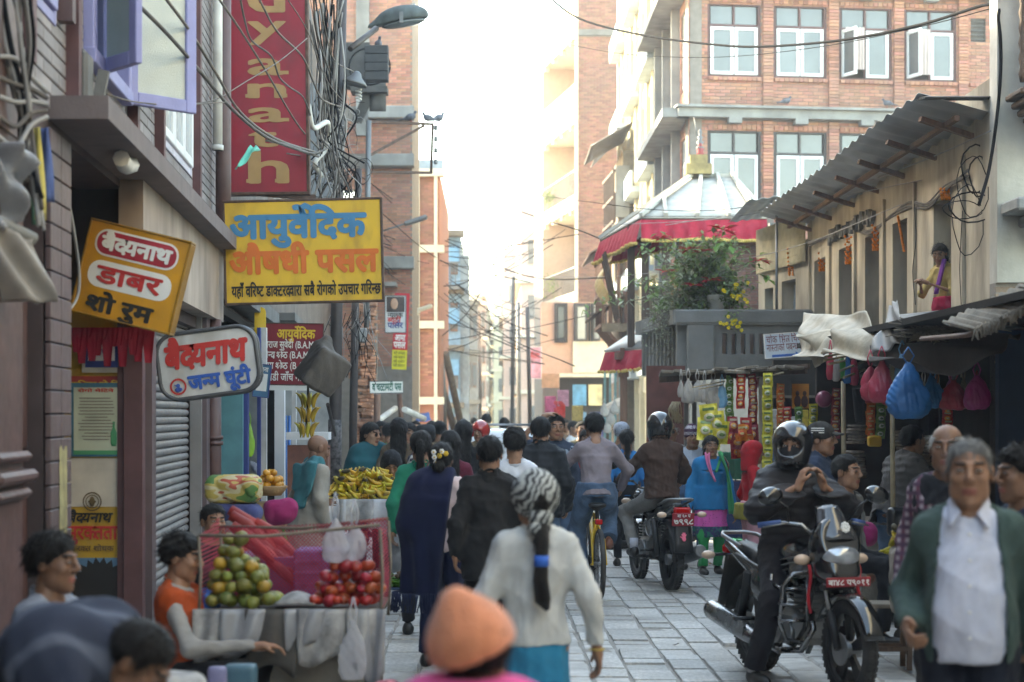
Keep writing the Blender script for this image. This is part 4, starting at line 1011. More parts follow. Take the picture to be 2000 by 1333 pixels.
for z in(7.7,6.1,3.9):f=MB();f.rbox((-2.52,54.88,z),(.3,.08,.68),.01);f=f.build('window',M_WHITE,rw,True);g=MB();g.box((-2.52,54.83,z),(.22,.02,.58));g.build('pane',M_GLASS,f,True)
q=MB();q.box((-2.1,55.2,9.2),(1.3,.4,.3));q.build('blue_parapet',mat('pale_slate_blue',(.30,.38,.46),dirt=.3),rw,True)
bl_,U_,N_,rz_,L_=street_house('blue painted house with wooden windows and a railed balcony on the left',(-2.2,72),(-1.22,72),8.9,mat('weathered_hazed_blue',(.22,.33,.44),var=.2,dirt=.5),M_WOODG,4,wins=2,balc=(3,),wm=M_WOODR,depth=14,over=.7)  # wall blue desaturated to stand in for distance haze
q=MB();q.box((-2.1,72.5,9.3),(.4,1,.9));q.lathe([(.2,0),(.13,.2),(.16,.3),(.03,.6)],(-2.05,72.4,9.75),8);q.box((-1.05,72.6,4.0),(.35,1,8.0));q.split('grey_end',mat('dull_blue',(.26,.30,.33),dirt=.4),bl_,True)
for z in(8.0,5.6,3.6):q=MB();q.box((-1.72,71.85,z),(.9,.12,.62));q.build('blue_panel',M_BLUEW,bl_,True)
street_house('dark old house with stepped timber eaves past the blue house',(-1.3,95),(-.72,95),7.6,mat('grey_brown_wall',(.22,.20,.18),var=.2,dirt=.4),M_WOODG,3,wins=2,over=1.0,depth=18)
street_house('tall pale house rising beyond the dark old house',(-1.0,118),(-.35,118),9.0,mat('pale_grey_wall',(.36,.34,.32),dirt=.3),M_CREAM2,4,wins=2,depth=18)
for i,(p0,p1,H_,m)in enumerate((((-.75,140),(-.1,190),11,M_CREAM),((-.6,200),(.3,260),12,M_PINK))):
 street_house(('cream hazy house far down the left side','pinkish hazy house closing the left side of the street')[i],p0,p1,H_,m,M_CREAM2,4,group='hazy buildings at the far end of the street',wins=5)
q=thing('end_house','pale hipped roof house closing the view at the street end','house',(0,200,0))
mb=MB();mb.box((.6,204,2),(7,6,4));mb.build('wall',M_CREAM,q,True);mb=MB();mb.add([(-3.2,200.5,3.6),(4.4,200.5,3.6),(4.4,208,3.6),(-3.2,208,3.6),(-.6,204,6),(1.8,204,6)],[(0,1,5,4),(1,2,5),(2,3,4,5),(3,0,4)]);mb.build('roof',M_CREAM2,q,True)
q=thing('end_tower','faint pink block closing the view behind the hipped roof house','building',(1,280,0));mb=MB();mb.box((2,285,7),(26,8,14));mb.build('wall',M_PINK,q,True)
g=MB()
for i in range(12):
 for k in range(4):g.box((-9+2*i,280.9,2+3.2*k),(1,.1,1.5))
g.split('window',M_GLASS,q,True)
# --- people
M_SKIN=mat('skin',(.30,.155,.095),rough=.5,var=.22,scale=22,bump=.15,bscale=160,sss=.12,spec=.4)
M_SKIN2=mat('skin_dark',(.19,.095,.058),rough=.5,var=.12,scale=12,bump=.15,bscale=160,sss=.1,spec=.4)
M_SKIN3=mat('skin_light',(.42,.24,.16),rough=.5,var=.1,scale=12,bump=.15,bscale=160,sss=.12,spec=.4)
M_LIP=mat('lip',(.26,.085,.065),rough=.45,var=.1);M_BROW=mat('brow_hair',(.022,.017,.015),rough=.8)
M_HAIR=mat('black_hair',(.010,.008,.008),rough=.5,var=.5,scale=9,bump=1,bscale=60,stretch=(6,6,.9),spec=.35)
M_HAIRG=mat('grey_hair',(.15,.145,.14),rough=.6,var=.5,scale=14,bump=.8,bscale=60,stretch=(6,6,1))
M_HAIRW=mat('white_hair',(.62,.62,.60),rough=.6,var=.25,scale=14,bump=.8,bscale=60,stretch=(6,6,1))
M_EYEW=mat('eye_white',(.60,.56,.52),rough=.2);M_EYE=mat('eye_dark',(.018,.012,.01),rough=.1)
M_SHOE=mat('dark_shoe',(.025,.022,.02),rough=.45,bump=.2);M_SHOEB=mat('brown_shoe',(.17,.06,.035),rough=.5,bump=.2)
M_HELM=mat('black_helmet',(.012,.012,.014),rough=.1,coat=1.0,var=.1);M_HELMR=mat('red_helmet',(.40,.02,.02),rough=.15,coat=1.0)
M_VISOR=mat('clear_visor',(.05,.05,.055),rough=.06,coat=1.0)
def pose(h=1.68,b=1.0,**ov):
 """joints of a standing figure facing -Y with its left at +X, in metres; keyword joints override"""
 k=h/1.68
 J=dict(pel=(0,.0,.92),wst=(0,0,1.06),chs=(0,.0,1.25),nck=(0,.015,1.415),hd=(0,-.01,1.555),shL=(.136*b**.5,.015,1.338),shR=(-.136*b**.5,.015,1.338),elL=(.222*b**.4,.05,1.085),elR=(-.222*b**.4,.05,1.085),wrL=(.232*b**.3,-.05,.855),wrR=(-.232*b**.3,-.05,.855),hipL=(.09,0,.87),hipR=(-.09,0,.87),knL=(.10,-.01,.475),knR=(-.10,-.01,.475),anL=(.11,.03,.085),anR=(-.11,.03,.085))
 J={n:np.array(v,float)*k for n,v in J.items()}
 for n,v in ov.items():
  if n in J:J[n]=np.array(v,float)
 J['k']=k;J['kh']=k*1.07;J['b']=b;J['facing']=ov.get('facing',(0,-1,0));return J
def f_torso(P,J,t=0.0,kk=.06,belly=0.0):
 k,b=J['k'],J['b'];u=J['hipL']-J['hipR'];us=J['shL']-J['shR'];t2=t
 d=s_tube(P,J['pel']-(J['wst']-J['pel'])*.35,J['wst'],((.148*b)*k+t,.110*b*k+t),(.125*b*k+t,.094*b*k+t),u)
 d=smin(d,s_tube(P,J['wst'],J['chs'],((.125*b)*k+t,.094*b*k+t),(.146*b*k+t,.108*b*k+t),us),.012)
 d=smin(d,s_tube(P,J['chs'],J['chs']*.25+J['nck']*.75,(.146*b*k+t,.108*b*k+t),(.085*k+t,.065*k+t),us),.012)
 for sd in 'LR':d=smin(d,s_cap(P,J['nck']+(J['hd']-J['nck'])*.12,J['sh'+sd],.036*k+t*.5,.050*k+t*.9),kk)
 if belly:d=smin(d,s_ell(P,J['wst']+np.array(J['facing'])*.075*k+np.array([0,0,-.02]),(.125*b*k+t,.085*k*belly+t,.21*k)),.12)
 return d
def f_arm(P,J,sd,t=0.0,cut=1.0):
 k=J['k'];b=J['b']**.5;w_=J['el'+sd]*(1-cut)+J['wr'+sd]*cut
 return smin(s_cap(P,J['sh'+sd],J['el'+sd],.052*k*b+t,.041*k*b+t),s_cap(P,J['el'+sd],w_,.043*k*b+t,.030*k*b+t),.03)
def f_leg(P,J,sd,t=0.0,cut=1.0,flare=0.0):
 k=J['k'];b=J['b']**.5;a=J['kn'+sd]*(1-cut)+J['an'+sd]*cut
 return smin(s_cap(P,J['hip'+sd],J['kn'+sd],.083*k*b+t,.052*k*b+t),s_cap(P,J['kn'+sd],a,.052*k*b+t,.036*k+t+flare),.05)
def bounds(J,names,pad):
 p=np.array([J[n]for n in names]);return p.min(0)-pad,p.max(0)+pad
def hand_vq(J,sd,h=.006,curl=.6,tgt=None):
 """palm, four bent fingers of different length and a thumb, from the wrist on along the forearm"""
 k=J['k'];w_=J['wr'+sd];d=(w_-J['el'+sd]);d/=np.linalg.norm(d)
 if tgt is not None:d=np.array(tgt,float)-w_;d/=np.linalg.norm(d)
 f=np.array(J['facing'],float);s_=1 if sd=='L' else-1
 n=np.cross(d,f)
 n=n/(np.linalg.norm(n)+1e-9)if np.linalg.norm(n)>.2 else np.array([s_,0,0.])
 side=np.cross(n,d);side/=np.linalg.norm(side)
 inn=n if(n@(J['pel']-w_)>0 or abs(n@(J['pel']-w_))<1e-6)else-n
 pc=w_+d*.05*k
 def f_(P):
  Mx=np.stack([side,inn,d],1);o=s_ell(P,pc,(.040*k,.017*k,.055*k),Mx)
  o=smin(o,s_cap(P,w_-d*.02,w_+d*.02,.026*k,.026*k),.02)
  for i,(x,ln)in enumerate(((-.028,.062),(-.009,.075),(.010,.080),(.029,.072))):
   a=pc+side*x*k+d*.035*k;m1=a+(d*math.cos(curl*.6)+inn*math.sin(curl*.6))*ln*.5*k;m2=m1+(d*math.cos(curl*1.7)+inn*math.sin(curl*1.7))*ln*.5*k
   o=smin(o,np.minimum(s_cap(P,a,m1,.0095*k,.0085*k),s_cap(P,m1,m2,.0085*k,.0068*k)),.006)
  q=side if(side@f)>0 else-side
  a=pc-d*.02*k+q*.03*k;m1=a+(q*.6+d*.7+inn*.4)*.035*k;m2=m1+(d*.9+inn*.5)*.028*k
  return smin(o,np.minimum(s_cap(P,a,m1,.012*k,.0105*k),s_cap(P,m1,m2,.010*k,.008*k)),.008)
 e=.17*k;c=w_+d*.08*k;return field_vq(f_,c-e,c+e,h)
def head_frame(J,yaw=0,pitch=0,roll=0):
 f=J['facing'];base=math.atan2(f[0],-f[1]);return np.array(rotm(0,0,base+yaw)@rotm(-pitch,roll,0))
def f_head(P,c,M,k,fem=False,age=0.0):
 q=(P-A3(c))@A3(M)/k
 jw=.050 if fem else.056
 d=s_ell(q,(0,.012,.032),(.074,.093,.083))
 d=smin(d,s_ell(q,(0,-.028,-.035),(jw+.006,.062,.082)),.03)
 d=smin(d,s_ell(q,(0,-.062,-.098),(.026,.024,.020)),.03)
 for s_ in(-1,1):
  d=smin(d,s_ell(q,(s_*.040,-.062,-.018),(.022,.022,.022)),.02)
  d=smin(d,s_ell(q,(s_*.048,-.02,-.07),(.014,.035,.025)),.03)
  d=smax(d,-s_ell(q,(s_*.031,-.100,.012),(.019,.016,.013)),.012)
  d=smin(d,s_cap(q,(s_*.012,-.090,.033),(s_*.046,-.080,.034),.008,.006),.012)
  d=smin(d,s_ell(q,(s_*.031,-.081,.010),(.0165,.012,.0125)),.004)
  d=smin(d,s_ell(q,(s_*.076,.012,-.002),(.009,.020,.033)),.008)
  d=smin(d,s_ell(q,(s_*.011,-.098,-.026),(.009,.010,.008)),.006)
  if age:d=smax(d,-s_cap(q,(s_*.020,-.108,-.030),(s_*.034,-.095,-.062),.004,.003),.010)
 d=smin(d,s_cap(q,(0,-.088,.028),(0,-.112,-.018),.007,.0115),.012)
 d=smin(d,s_ell(q,(0,-.085,-.057),(.023,.011,.0062)),.006);d=smin(d,s_ell(q,(0,-.083,-.068),(.019,.011,.0068)),.006)
 d=smax(d,-s_cap(q,(-.02,-.098,-.0625),(.02,-.098,-.0625),.0022,.0022),.003)
 return d*k
def f_hair(P,c,M,k,style,seed=0):
 q=(P-A3(c))@A3(M)/k;n=folds(q*3.2,.005,seed,(22,22,14))
 cr=s_ell(q,(0,.012,.032),(.074,.093,.083));th_=.010
 line=q[...,2]-(.012+np.maximum(-q[...,1],-.09)*.80)
 if style in('short','crop','wavy'):
  t={'short':.015,'crop':.007,'wavy':.026}[style];ln=line+(.004 if style!='wavy' else.022);tt=t*np.clip(ln/.035,.12,1);side=np.clip((np.abs(q[...,0])-.05)/.02,0,1)*np.clip((.03-q[...,1])/.05,0,1)*np.clip((q[...,2]+.035)/.02,0,1);d=np.maximum(cr-np.maximum(tt,side*.004)-n*(1 if style!='wavy' else 2.2)*np.clip(ln/.03,.3,1),-np.maximum(ln,(side-.5)*.03))
  ear=s_ell(q,(0,.01,-.01),(.2,.022,.030));d=np.maximum(d,-ear)if style!='wavy' else d
 elif style=='fringe':
  d=np.maximum(cr-.009-n,-(line+.01));d=np.maximum(d,q[...,2]-.055-.25*0)
 elif style in('long','tied','bun','plait','back'):
  d=np.maximum(cr-.015-n,-(line+.012));d=np.maximum(d,-s_ell(q,(0,-.10,-.03),(.058,.06,.085)))
  if style in('long','back'):
   ln=-.34 if style=='long' else-.2
   fall=s_tube(q,(0,.055,.03),(0,.095,ln),(.082,.055),(.085,.026),(1,0,0));d=smin(d,fall-n,.03)
  elif style=='tied':
   d=smin(d,smin(s_ell(q,(0,.115,.03),(.028,.03,.03)),s_tube(q,(0,.125,.02),(0,.12,-.26),(.038,.03),(.03,.015),(1,0,0)),.02)-n,.015)
  elif style=='bun':d=smin(d,s_ell(q,(0,.105,-.035),(.048,.038,.045))-n,.02)
 else:d=cr-th_
 return d*k
def tufts(V,Q,c,M,k,seed,style,n=900):
 """short locks lying over the hair: narrow slivers that break its outline"""
 r=np.random.default_rng(seed);q=Q[r.integers(0,len(Q),n)];P=V[q].mean(1);N_=np.cross(V[q[:,2]]-V[q[:,0]],V[q[:,3]]-V[q[:,1]]);N_/=np.linalg.norm(N_,axis=1)[:,None]+1e-9
 cr=c+M@np.array([0,.03,.10])*k;f=P-cr;f[:,2]-=.06;f+=r.normal(0,.05 if style!='wavy' else.10,f.shape);f-=(f*N_).sum(1)[:,None]*N_;f/=np.linalg.norm(f,axis=1)[:,None]+1e-9
 s=np.cross(N_,f);L=r.uniform(.018,.045,n)[:,None]*k*(1.6 if style in('long','back')else 1);w_=.0022*k;up=r.uniform(.002,.012,n)[:,None]
 T=np.stack([P-s*w_-N_*.003,P+s*w_-N_*.003,P+f*L+s*w_*.25+N_*up,P+f*L-s*w_*.25+N_*up],1)
 return T.reshape(-1,3),np.arange(4*n).reshape(-1,4)
def person(lab,loc,rz=0,J=None,skin=None,hair='short',hairm=None,fem=False,age=0.0,h=.016,hh=.0065,head=(0,0,0),top=None,bottom=None,shoes=None,group=None,hands=(.6,.6),htgt=(None,None),seed=1,body=True,legs=True,name='person',face=True,shirt=None):
 """a figure: one continuous body, with hair, eyes and clothes as its children.
    top: dict(m, t, hem, sleeve, amp, open, belly, puff); bottom: dict(kind trousers|skirt|salwar, m, ...)"""
 J=J or pose();skin=skin or M_SKIN;k=J['k']
 t=thing(name,lab,'person',loc,rz,group);M=head_frame(J,*head);c=J['hd'];k=J['kh']
 parts=[]
 def bf(P):
  d=s_cap(P,J['nck']-(J['nck']-J['chs'])*.15,J['hd']+M@np.array([0,.015,-.05])*k,.056*k,.050*k)
  d=smin(d,f_torso(P,J,-.012,.05),.04)
  for sd in 'LR':d=smin(d,f_arm(P,J,sd,-.011),.02)
  if legs:
   for sd in 'LR':d=smin(d,f_leg(P,J,sd,-.012),.03)
  return d
 if body:
  nm=['pel','nck','hd','shL','shR','elL','elR','wrL','wrR']+(['hipL','hipR','knL','knR','anL','anR']if legs else[])
  parts.append(field_vq(bf,*bounds(J,nm,.16),max(h,.016)if h>.012 else h*1.5))
  for sd,cu,tg in(('L',hands[0],htgt[0]),('R',hands[1],htgt[1])):
   if cu is not None:parts.append(hand_vq(J,sd,.0045 if h<.013 else.0075,cu,tg))
 e=np.array([.11,.15,.155])*k;e=np.abs(M)@e+.01
 parts.append(field_vq(lambda P:f_head(P,c,M,k,fem,age),c-e,c+e,hh))
 def reg(C):
  q=(C-c)@M/k;r=np.zeros(len(C),int)
  r[(np.abs(q[:,0])<.024)&(q[:,1]<-.078)&(q[:,2]<-.0515)&(q[:,2]>-.0745)]=1
  br=(np.abs(q[:,0])>.014)&(np.abs(q[:,0])<.050)&(q[:,1]<-.062)&(q[:,2]>.031)&(q[:,2]<.040);r[br]=2
  return r
 mesh_vq('body',parts,[skin,M_LIP,M_BROW],t,reg)
 if face:
  for s_ in(-1,1):
   q=MB();mm=Matrix(M.tolist());cc=Vector(c)
   q.ell(cc+mm@(Vector((s_*.031,-.0885,.0098))*k),(.0125*k,.006*k,.0042*k),10,mm)
   q.ell(cc+mm@(Vector((s_*.031,-.0915,.0098))*k),(.0054*k,.0042*k,.0043*k),8,mm,1)
   q.sheet(lambda u,v:cc+mm@(Vector((s_*(.031+.0150*(u*2-1)),-.0935+.006*(2*u-1)**2-.002*v,.0120+.004*(1-(u*2-1)**2)-.0035*v))*k),6,1,2)
   q.build('eye',[M_EYEW,M_EYE,M_BROW],t)
 if hair:
  e=np.array([.13,.16,.15])*k;lo,hi=c-np.abs(M)@e,c+np.abs(M)@e
  if hair in('long','tied','back'):lo=lo-np.array([0,0,.26*k]);e2=M@np.array([0,.07,0])*k;lo=np.minimum(lo,lo+e2);hi=np.maximum(hi,hi+e2)
  hv=field_vq(lambda P:f_hair(P,c,M,k,hair,seed),lo,hi,max(.0065,hh));mesh_vq('hair',[hv,tufts(*hv,c,M,k,seed,hair)],hairm or M_HAIR,t)
 if top:garment_top(t,J,h,seed,**top)
 if shirt:garment_top(t,J,h,seed+5,**shirt)
 if bottom:garment_bottom(t,J,h,seed,**bottom)
 if legs and shoes is not False:
  for sd in 'LR':
   a=J['an'+sd];f=np.array(J['facing'],float)if J.get('foot'+sd)is None else np.array(J['foot'+sd],float)
   z=np.array([0,0,1.]);x=np.cross(f,z);x/=np.linalg.norm(x)+1e-9;z=np.cross(x,f);Mx=np.stack([x,f,z],1)
   def ff(P):
    d=s_ell(P,a+f*.075*k-z*.045*k,(.045*k,.125*k,.04*k),Mx);d=smin(d,s_ell(P,a-z*.03*k-f*.01,(.04*k,.05*k,.055*k),Mx),.03)
    return smax(d,-((P-A3(a))@A3(z)+.082*k),.008)
   mesh_vq('shoe',[field_vq(ff,a-.23*k,a+.23*k,.012)],shoes or M_SHOE,t)
 return t,J,M
def garment_top(t,J,h,seed,m=None,th=.016,hem=None,sleeve=1.0,amp=.012,open=0.0,belly=0.0,puff=0.0,name='jacket',collar=.0,flare=0.0,sleeves='LR',neck=1.0,stripes=None):
 k=J['k'];pel,wst,nck=J['pel'],J['wst'],J['nck'];ax=J['nck']-J['pel'];ax=ax/np.linalg.norm(ax);f=np.array(J['facing'],float)
 hemp=pel-ax*(.10*k if hem is None else hem)
 def ff(P):
  d=f_torso(P,J,th,.07,belly)
  if hem is not None and hem>.12*k:
   lo=pel-ax*hem;d=smin(d,s_tube(P,wst,lo,(.15*k*J['b']+th,.115*k*J['b']+th),(.17*k*J['b']+th+flare,.13*k*J['b']+th+flare),J['hipL']-J['hipR']),.03)
  for sd in sleeves:d=smin(d,f_arm(P,J,sd,th*(.8 if not puff else 1.0),sleeve),.028)
  a=(P-A3(hemp))@A3(ax)
  if puff:d=d-puff*np.abs(np.sin(((P-A3(pel))@A3(ax))*3.14159/(.062*k)))
  d=smax(d,-a,.012)
  hdv=J['hd']-nck;hdv=hdv/np.linalg.norm(hdv)
  if collar:d=smin(d,s_cap(P,nck-hdv*.01,nck+hdv*collar*k,.078*k,.072*k),.02)
  nk=(P-A3(nck+hdv*(.030+collar)*k))@A3(hdv)+.45*((P-A3(nck))@A3(f))*neck
  d=smax(d,nk,.008)
  d=np.maximum(d,-s_cap(P,nck-hdv*.02,nck+hdv*.3,.058*k+.004,.066*k))
  if open:
   x=np.cross(f,ax);lx=np.abs((P-A3(wst))@A3(x));up=(P-A3(wst))@A3(ax)
   d=np.maximum(d,-np.maximum(lx-open*(1.0-.35*np.clip(up/.4,0,1)),-((P-A3(wst))@A3(f))-0.0))
  return d
 nm=['pel','nck','shL','shR']+[q+s_ for q in('el','wr')for s_ in sleeves];lo,hi=bounds(J,nm,.17+flare);lo[2]=min(lo[2],hemp[2]-.03)
 parts=[crease(field_vq(ff,lo,hi,h),amp,seed,max(2,int(.045/h))if not puff else 1)]
 region=stripes(J)if stripes else None
 return mesh_vq(name,parts,m if isinstance(m,list)else[m],t,region)
def garment_bottom(t,J,h,seed,kind='trousers',m=None,th=.012,cut=.97,amp=.009,flare=.012,hem=None,name=None,low=0.0):
 k=J['k'];pel=J['pel']
 if kind=='skirt':
  ax=np.array([0,0,1.]);lo_z=hem if hem is not None else.25
  a=J['pel']-ax*low;b=np.array([(J['anL']+J['anR'])[0]/2,(J['anL']+J['anR'])[1]/2,lo_z-.02])
  def ff(P):
   d=s_tube(P,a,b,(.145*k*J['b']+th,.112*k*J['b']+th),(.19*k+flare,.15*k+flare),(1,0,0))
   ang=np.arctan2(P[...,1]-pel[1],P[...,0]-pel[0]);dn=np.clip((a[2]-P[...,2])/(a[2]-b[2]),0,1)
   d=d+dn*.012*np.sin(ang*11+seed)
   return smax(d,lo_z-P[...,2],.01)
  lo=np.minimum(b,pel)-.28;hi=a+.25;lo[2]=lo_z-.03;hi[2]=a[2]+.1
 else:
  def ff(P):
   d=smin(s_tube(P,pel+(J['wst']-pel)*.75,pel*.4+(J['hipL']+J['hipR'])*.3,(.142*k*J['b']+th,.108*k*J['b']+th),(.155*k*J['b']+th,.12*k*J['b']+th),J['hipL']-J['hipR']),f_leg(P,J,'L',th,cut,flare),.05)
   d=smin(d,f_leg(P,J,'R',th,cut,flare),.05)
   for sd in 'LR':d=smax(d,(P-A3(J['an'+sd]*cut+J['kn'+sd]*(1-cut)))@A3((J['an'+sd]-J['kn'+sd])/np.linalg.norm(J['an'+sd]-J['kn'+sd]))-(s_cap(P,J['an'+sd],J['an'+sd],.0,.0)>.2)*9,.006)
   return d
  lo,hi=bounds(J,['pel','wst','hipL','hipR','knL','knR','anL','anR'],.17)
 return mesh_vq(name or{'skirt':'skirt'}.get(kind,'trousers'),[crease(field_vq(ff,lo,hi,h),amp,seed,3)],[m],t)
def drape(t,name,fn,lo,hi,h,m,parts=()):
 return mesh_vq(name,[field_vq(fn,np.array(lo,float),np.array(hi,float),h),*parts],[m]if not isinstance(m,list)else m,t)
def helmet(t,J,M,m,full=True,k=1.08,visor=True):
 c=J['hd'];kk=J['kh']*k
 def ff(P):
  q=(P-A3(c))@A3(M)/kk
  d=np.maximum(smin(s_ell(q,(0,.01,.03),(.112,.132,.118)),s_ell(q,(0,-.025,-.06),(.095,.112,.085)),.04),-q[...,2]-(.125 if full else.05))
  d=smax(d,-s_ell(q,(0,-.15,.005 if full else-.03),(.088,.09,.052 if full else.08)),.012)
  return np.maximum(d,-s_ell(q,(0,0,-.06),(.084,.10,.11)))*kk
 e=.19*kk
 o=mesh_vq('helmet',[field_vq(ff,c-e,c+e,.008)],[m],t)
 return o
# --- motorcycles, bicycle, car (front at local -Y)
M_TYRE=mat('tyre_rubber',(.028,.027,.027),rough=.8,var=.2,bump=.5,bscale=70,dirt=.4,dcol=(.10,.09,.08),dscale=6)
M_BLKP=mat('black_gloss_paint',(.008,.008,.009),rough=.16,coat=1.0,var=.1)
M_BLKM=mat('black_metal',(.022,.021,.021),rough=.5,var=.2,metal=.3,dirt=.3,dcol=(.07,.06,.055),dscale=5)
M_CHROME=mat('chrome',(.24,.24,.245),rough=.25,metal=1.0,var=.05)
M_ALLOY=mat('dull_alloy',(.26,.26,.26),rough=.4,metal=.7,var=.15,dirt=.4,dscale=5)
M_SEAT=mat('black_vinyl',(.016,.015,.015),rough=.5,bump=.3,bscale=120)
M_LENS=mat('headlight_lens',(.42,.44,.46),rough=.08,metal=.55,var=.25,scale=14)
M_ORLENS=mat('amber_lens',(.60,.42,.30),rough=.15);M_RLENS=mat('red_lens',(.50,.012,.012),rough=.12)
M_PLATE=mat('plate_red',(.30,.012,.022),rough=.45);M_GRIPB=mat('blue_grip',(.04,.09,.25),rough=.6)
def wheel(parent,y,r,tw,name='wheel',spokes=5,rim=None,wire=False,tyre_m=None):
 w_=thing(name,None,None,(0,y,r));w_.parent=parent;Mx=rotm(0,R(90),0);t=MB()
 prof=[(r-tw*.75,-tw*.42),(r-tw*.35,-tw*.5),(r-tw*.08,-tw*.33),(r,-tw*.1),(r,tw*.1),(r-tw*.08,tw*.33),(r-tw*.35,tw*.5),(r-tw*.75,tw*.42),(r-tw*.8,0),(r-tw*.75,-tw*.42)]
 t.lathe(prof,n=44,M=Mx,cap=False)
 if not wire:
  for i in range(44):
   a=2*math.pi*i/44;
   for s_ in(-1,1):t.box((s_*tw*.22,(r-.004)*math.cos(a+s_*.03),(r-.004)*math.sin(a+s_*.03)),(tw*.34,.028,.012),rotm(a-R(90),0,s_*.5))
 t.build('tyre',tyre_m or M_TYRE,w_)
 m=MB();ri=r-tw*.72
 m.lathe([(ri,-tw*.38),(ri-.012,-tw*.40),(ri-.022,-tw*.25),(ri-.022,tw*.25),(ri-.012,tw*.40),(ri,tw*.38)],n=36,M=Mx,cap=False);m.build('rim',rim or M_BLKM,w_)
 s=MB()
 if wire:
  for i in range(28):a=2*math.pi*i/28;s.tube([((-1)**i*.025,.02*math.cos(a+.5),.02*math.sin(a+.5)),(0,(ri-.01)*math.cos(a),(ri-.01)*math.sin(a))],.0016,4)
 else:
  for i in range(spokes):
   a=2*math.pi*i/spokes+.3
   for da in(-.13,.13):s.beam((0,.05*math.cos(a),.05*math.sin(a)),(0,(ri-.015)*math.cos(a+da),(ri-.015)*math.sin(a+da)),.045,.022,up=Vector((1,0,0)))
 if wire:o=s.build('spokes',M_CHROME,w_);o['kind']='stuff'
 else:s.split('spoke',rim or M_BLKM,w_)
 hb=MB();hb.tube([(-.055,0,0),(.055,0,0)],.022 if wire else.055,14)
 if not wire:hb.tube([(-.07,0,0),(-.062,0,0)],.10,24,m=0)
 hb.build('hub',M_ALLOY,w_);return w_
def tank_vq(c,r,M=None):return None
def motorcycle(lab,loc,rz,fairing=True,plate_front=None,plate_rear=None,guard=True):
 T=thing('motorcycle',lab,'motorcycle',loc,rz);FY,RY,r=-.64,.63,.30
 wheel(T,FY,r,.09);wheel(T,RY,r,.115)
 hd=Vector((0,FY+.36,.98))
 q=MB()
 for s_ in(-1,1):
  x=s_*.085;q.tube([(x,FY-.01,r),(x,FY+.09,.52)],.026,10);
 q.split('fork_slider',M_BLKM,T);q=MB()
 for s_ in(-1,1):q.tube([(s_*.085,FY+.09,.52),(s_*.085,FY+.27,.93)],.018,10)
 q.split('fork_tube',M_CHROME,T);q=MB();q.rbox((0,FY+.25,.88),(.24,.07,.04),.01);q.rbox((0,FY+.16,.66),(.22,.07,.035),.01);q.split('fork_yoke',M_BLKM,T)
 def fender(y,a0,a1,rr,wd,name,m):
  q=MB();q.sheet(lambda u,v:(wd*(v-.5),y+(rr+.02*(1-(2*v-1)**2))*math.cos(R(a0+(a1-a0)*u)),r+(rr+.02*(1-(2*v-1)**2))*math.sin(R(a0+(a1-a0)*u))),16,8,th=.006);return q.build(name,m,T)
 fender(FY,28,165,.325,.135,'front_fender',M_BLKP);fender(RY,12,115,.36,.17,'rear_fender',M_BLKM)
 q=MB()
 for s_ in(-1,1):
  q.tube([hd+Vector((s_*.03,.02,-.06)),(s_*.12,-.05,.74),(s_*.13,.25,.70),(s_*.12,.72,.78)],.016,8)
  q.tube([hd+Vector((s_*.02,0,-.14)),(s_*.10,-.24,.38),(s_*.10,-.1,.26),(s_*.12,.2,.30)],.016,8)
  q.tube([(s_*.10,.22,.34),(s_*.10,RY,r)],.022,8);q.tube([(s_*.14,RY-.02,r+.03),(s_*.14,RY-.14,.68)],.03,8)
 q.split('frame_tube',M_BLKM,T)
 q=MB();q.rbox((0,.02,.38),(.26,.40,.24),.05);q.rbox((0,-.12,.52),(.17,.17,.22),.03)
 for i in range(7):q.rbox((0,-.12,.44+.03*i),(.22,.22,.008),.003)
 for s_ in(-1,1):q.tube([(s_*.12,.06,.36),(s_*.165,.06,.36)],.10,20);q.tube([(s_*.12,-.08,.34),(s_*.15,-.08,.34)],.07,16)
 q.split('engine_case',M_ALLOY,T)
 q=MB();q.tube([(-.04,-.22,.48),(-.07,-.30,.38),(-.12,-.24,.25),(-.16,0,.22),(-.17,.22,.25)],.022,10);q.build('exhaust_pipe',M_CHROME,T)
 q=MB();a,b=Vector((-.18,.20,.25)),Vector((-.22,.92,.40));q.tube([a.lerp(b,t)for t in(0,.1,.25,.7,.95,1)],[.03,.048,.062,.068,.068,.055],18);q.tube([a.lerp(b,.985),a.lerp(b,1.01)],.03,12);q.build('silencer',M_CHROME if fairing else M_ALLOY,T)
 q=MB();q.beam(a.lerp(b,.2)+Vector((-.05,0,.04)),a.lerp(b,.7)+Vector((-.06,0,.03)),.02,.09);q.build('heat_shield',M_CHROME,T)
 def tf(P):
  d=smin(s_ell(P,(0,-.08,.81),(.17,.29,.15)),s_ell(P,(0,-.20,.72),(.19,.17,.10)),.05);d=smax(d,-s_ell(P,(.20,.05,.72),(.09,.2,.12)),.04);d=smax(d,-s_ell(P,(-.20,.05,.72),(.09,.2,.12)),.04)
  return smax(d,.70-P[...,2],.03)
 mesh_vq('fuel_tank',[field_vq(tf,(-.2,-.4,.6),(.2,.25,1.0),.013)],[M_BLKP],T)
 def sf(P):
  d=s_cap(P,(0,.22,.73),(0,.50,.75),.07,.08);d=smin(d,s_cap(P,(0,.50,.77),(0,.82,.83),.075,.06),.05)
  return smax(smax(d,P[...,2]-.82-.12*np.clip(P[...,1]-.45,0,.5),.03),.69-P[...,2],.02)
 mesh_vq('seat',[field_vq(sf,(-.16,.1,.62),(.16,1.0,.95),.013)],[M_SEAT],T)
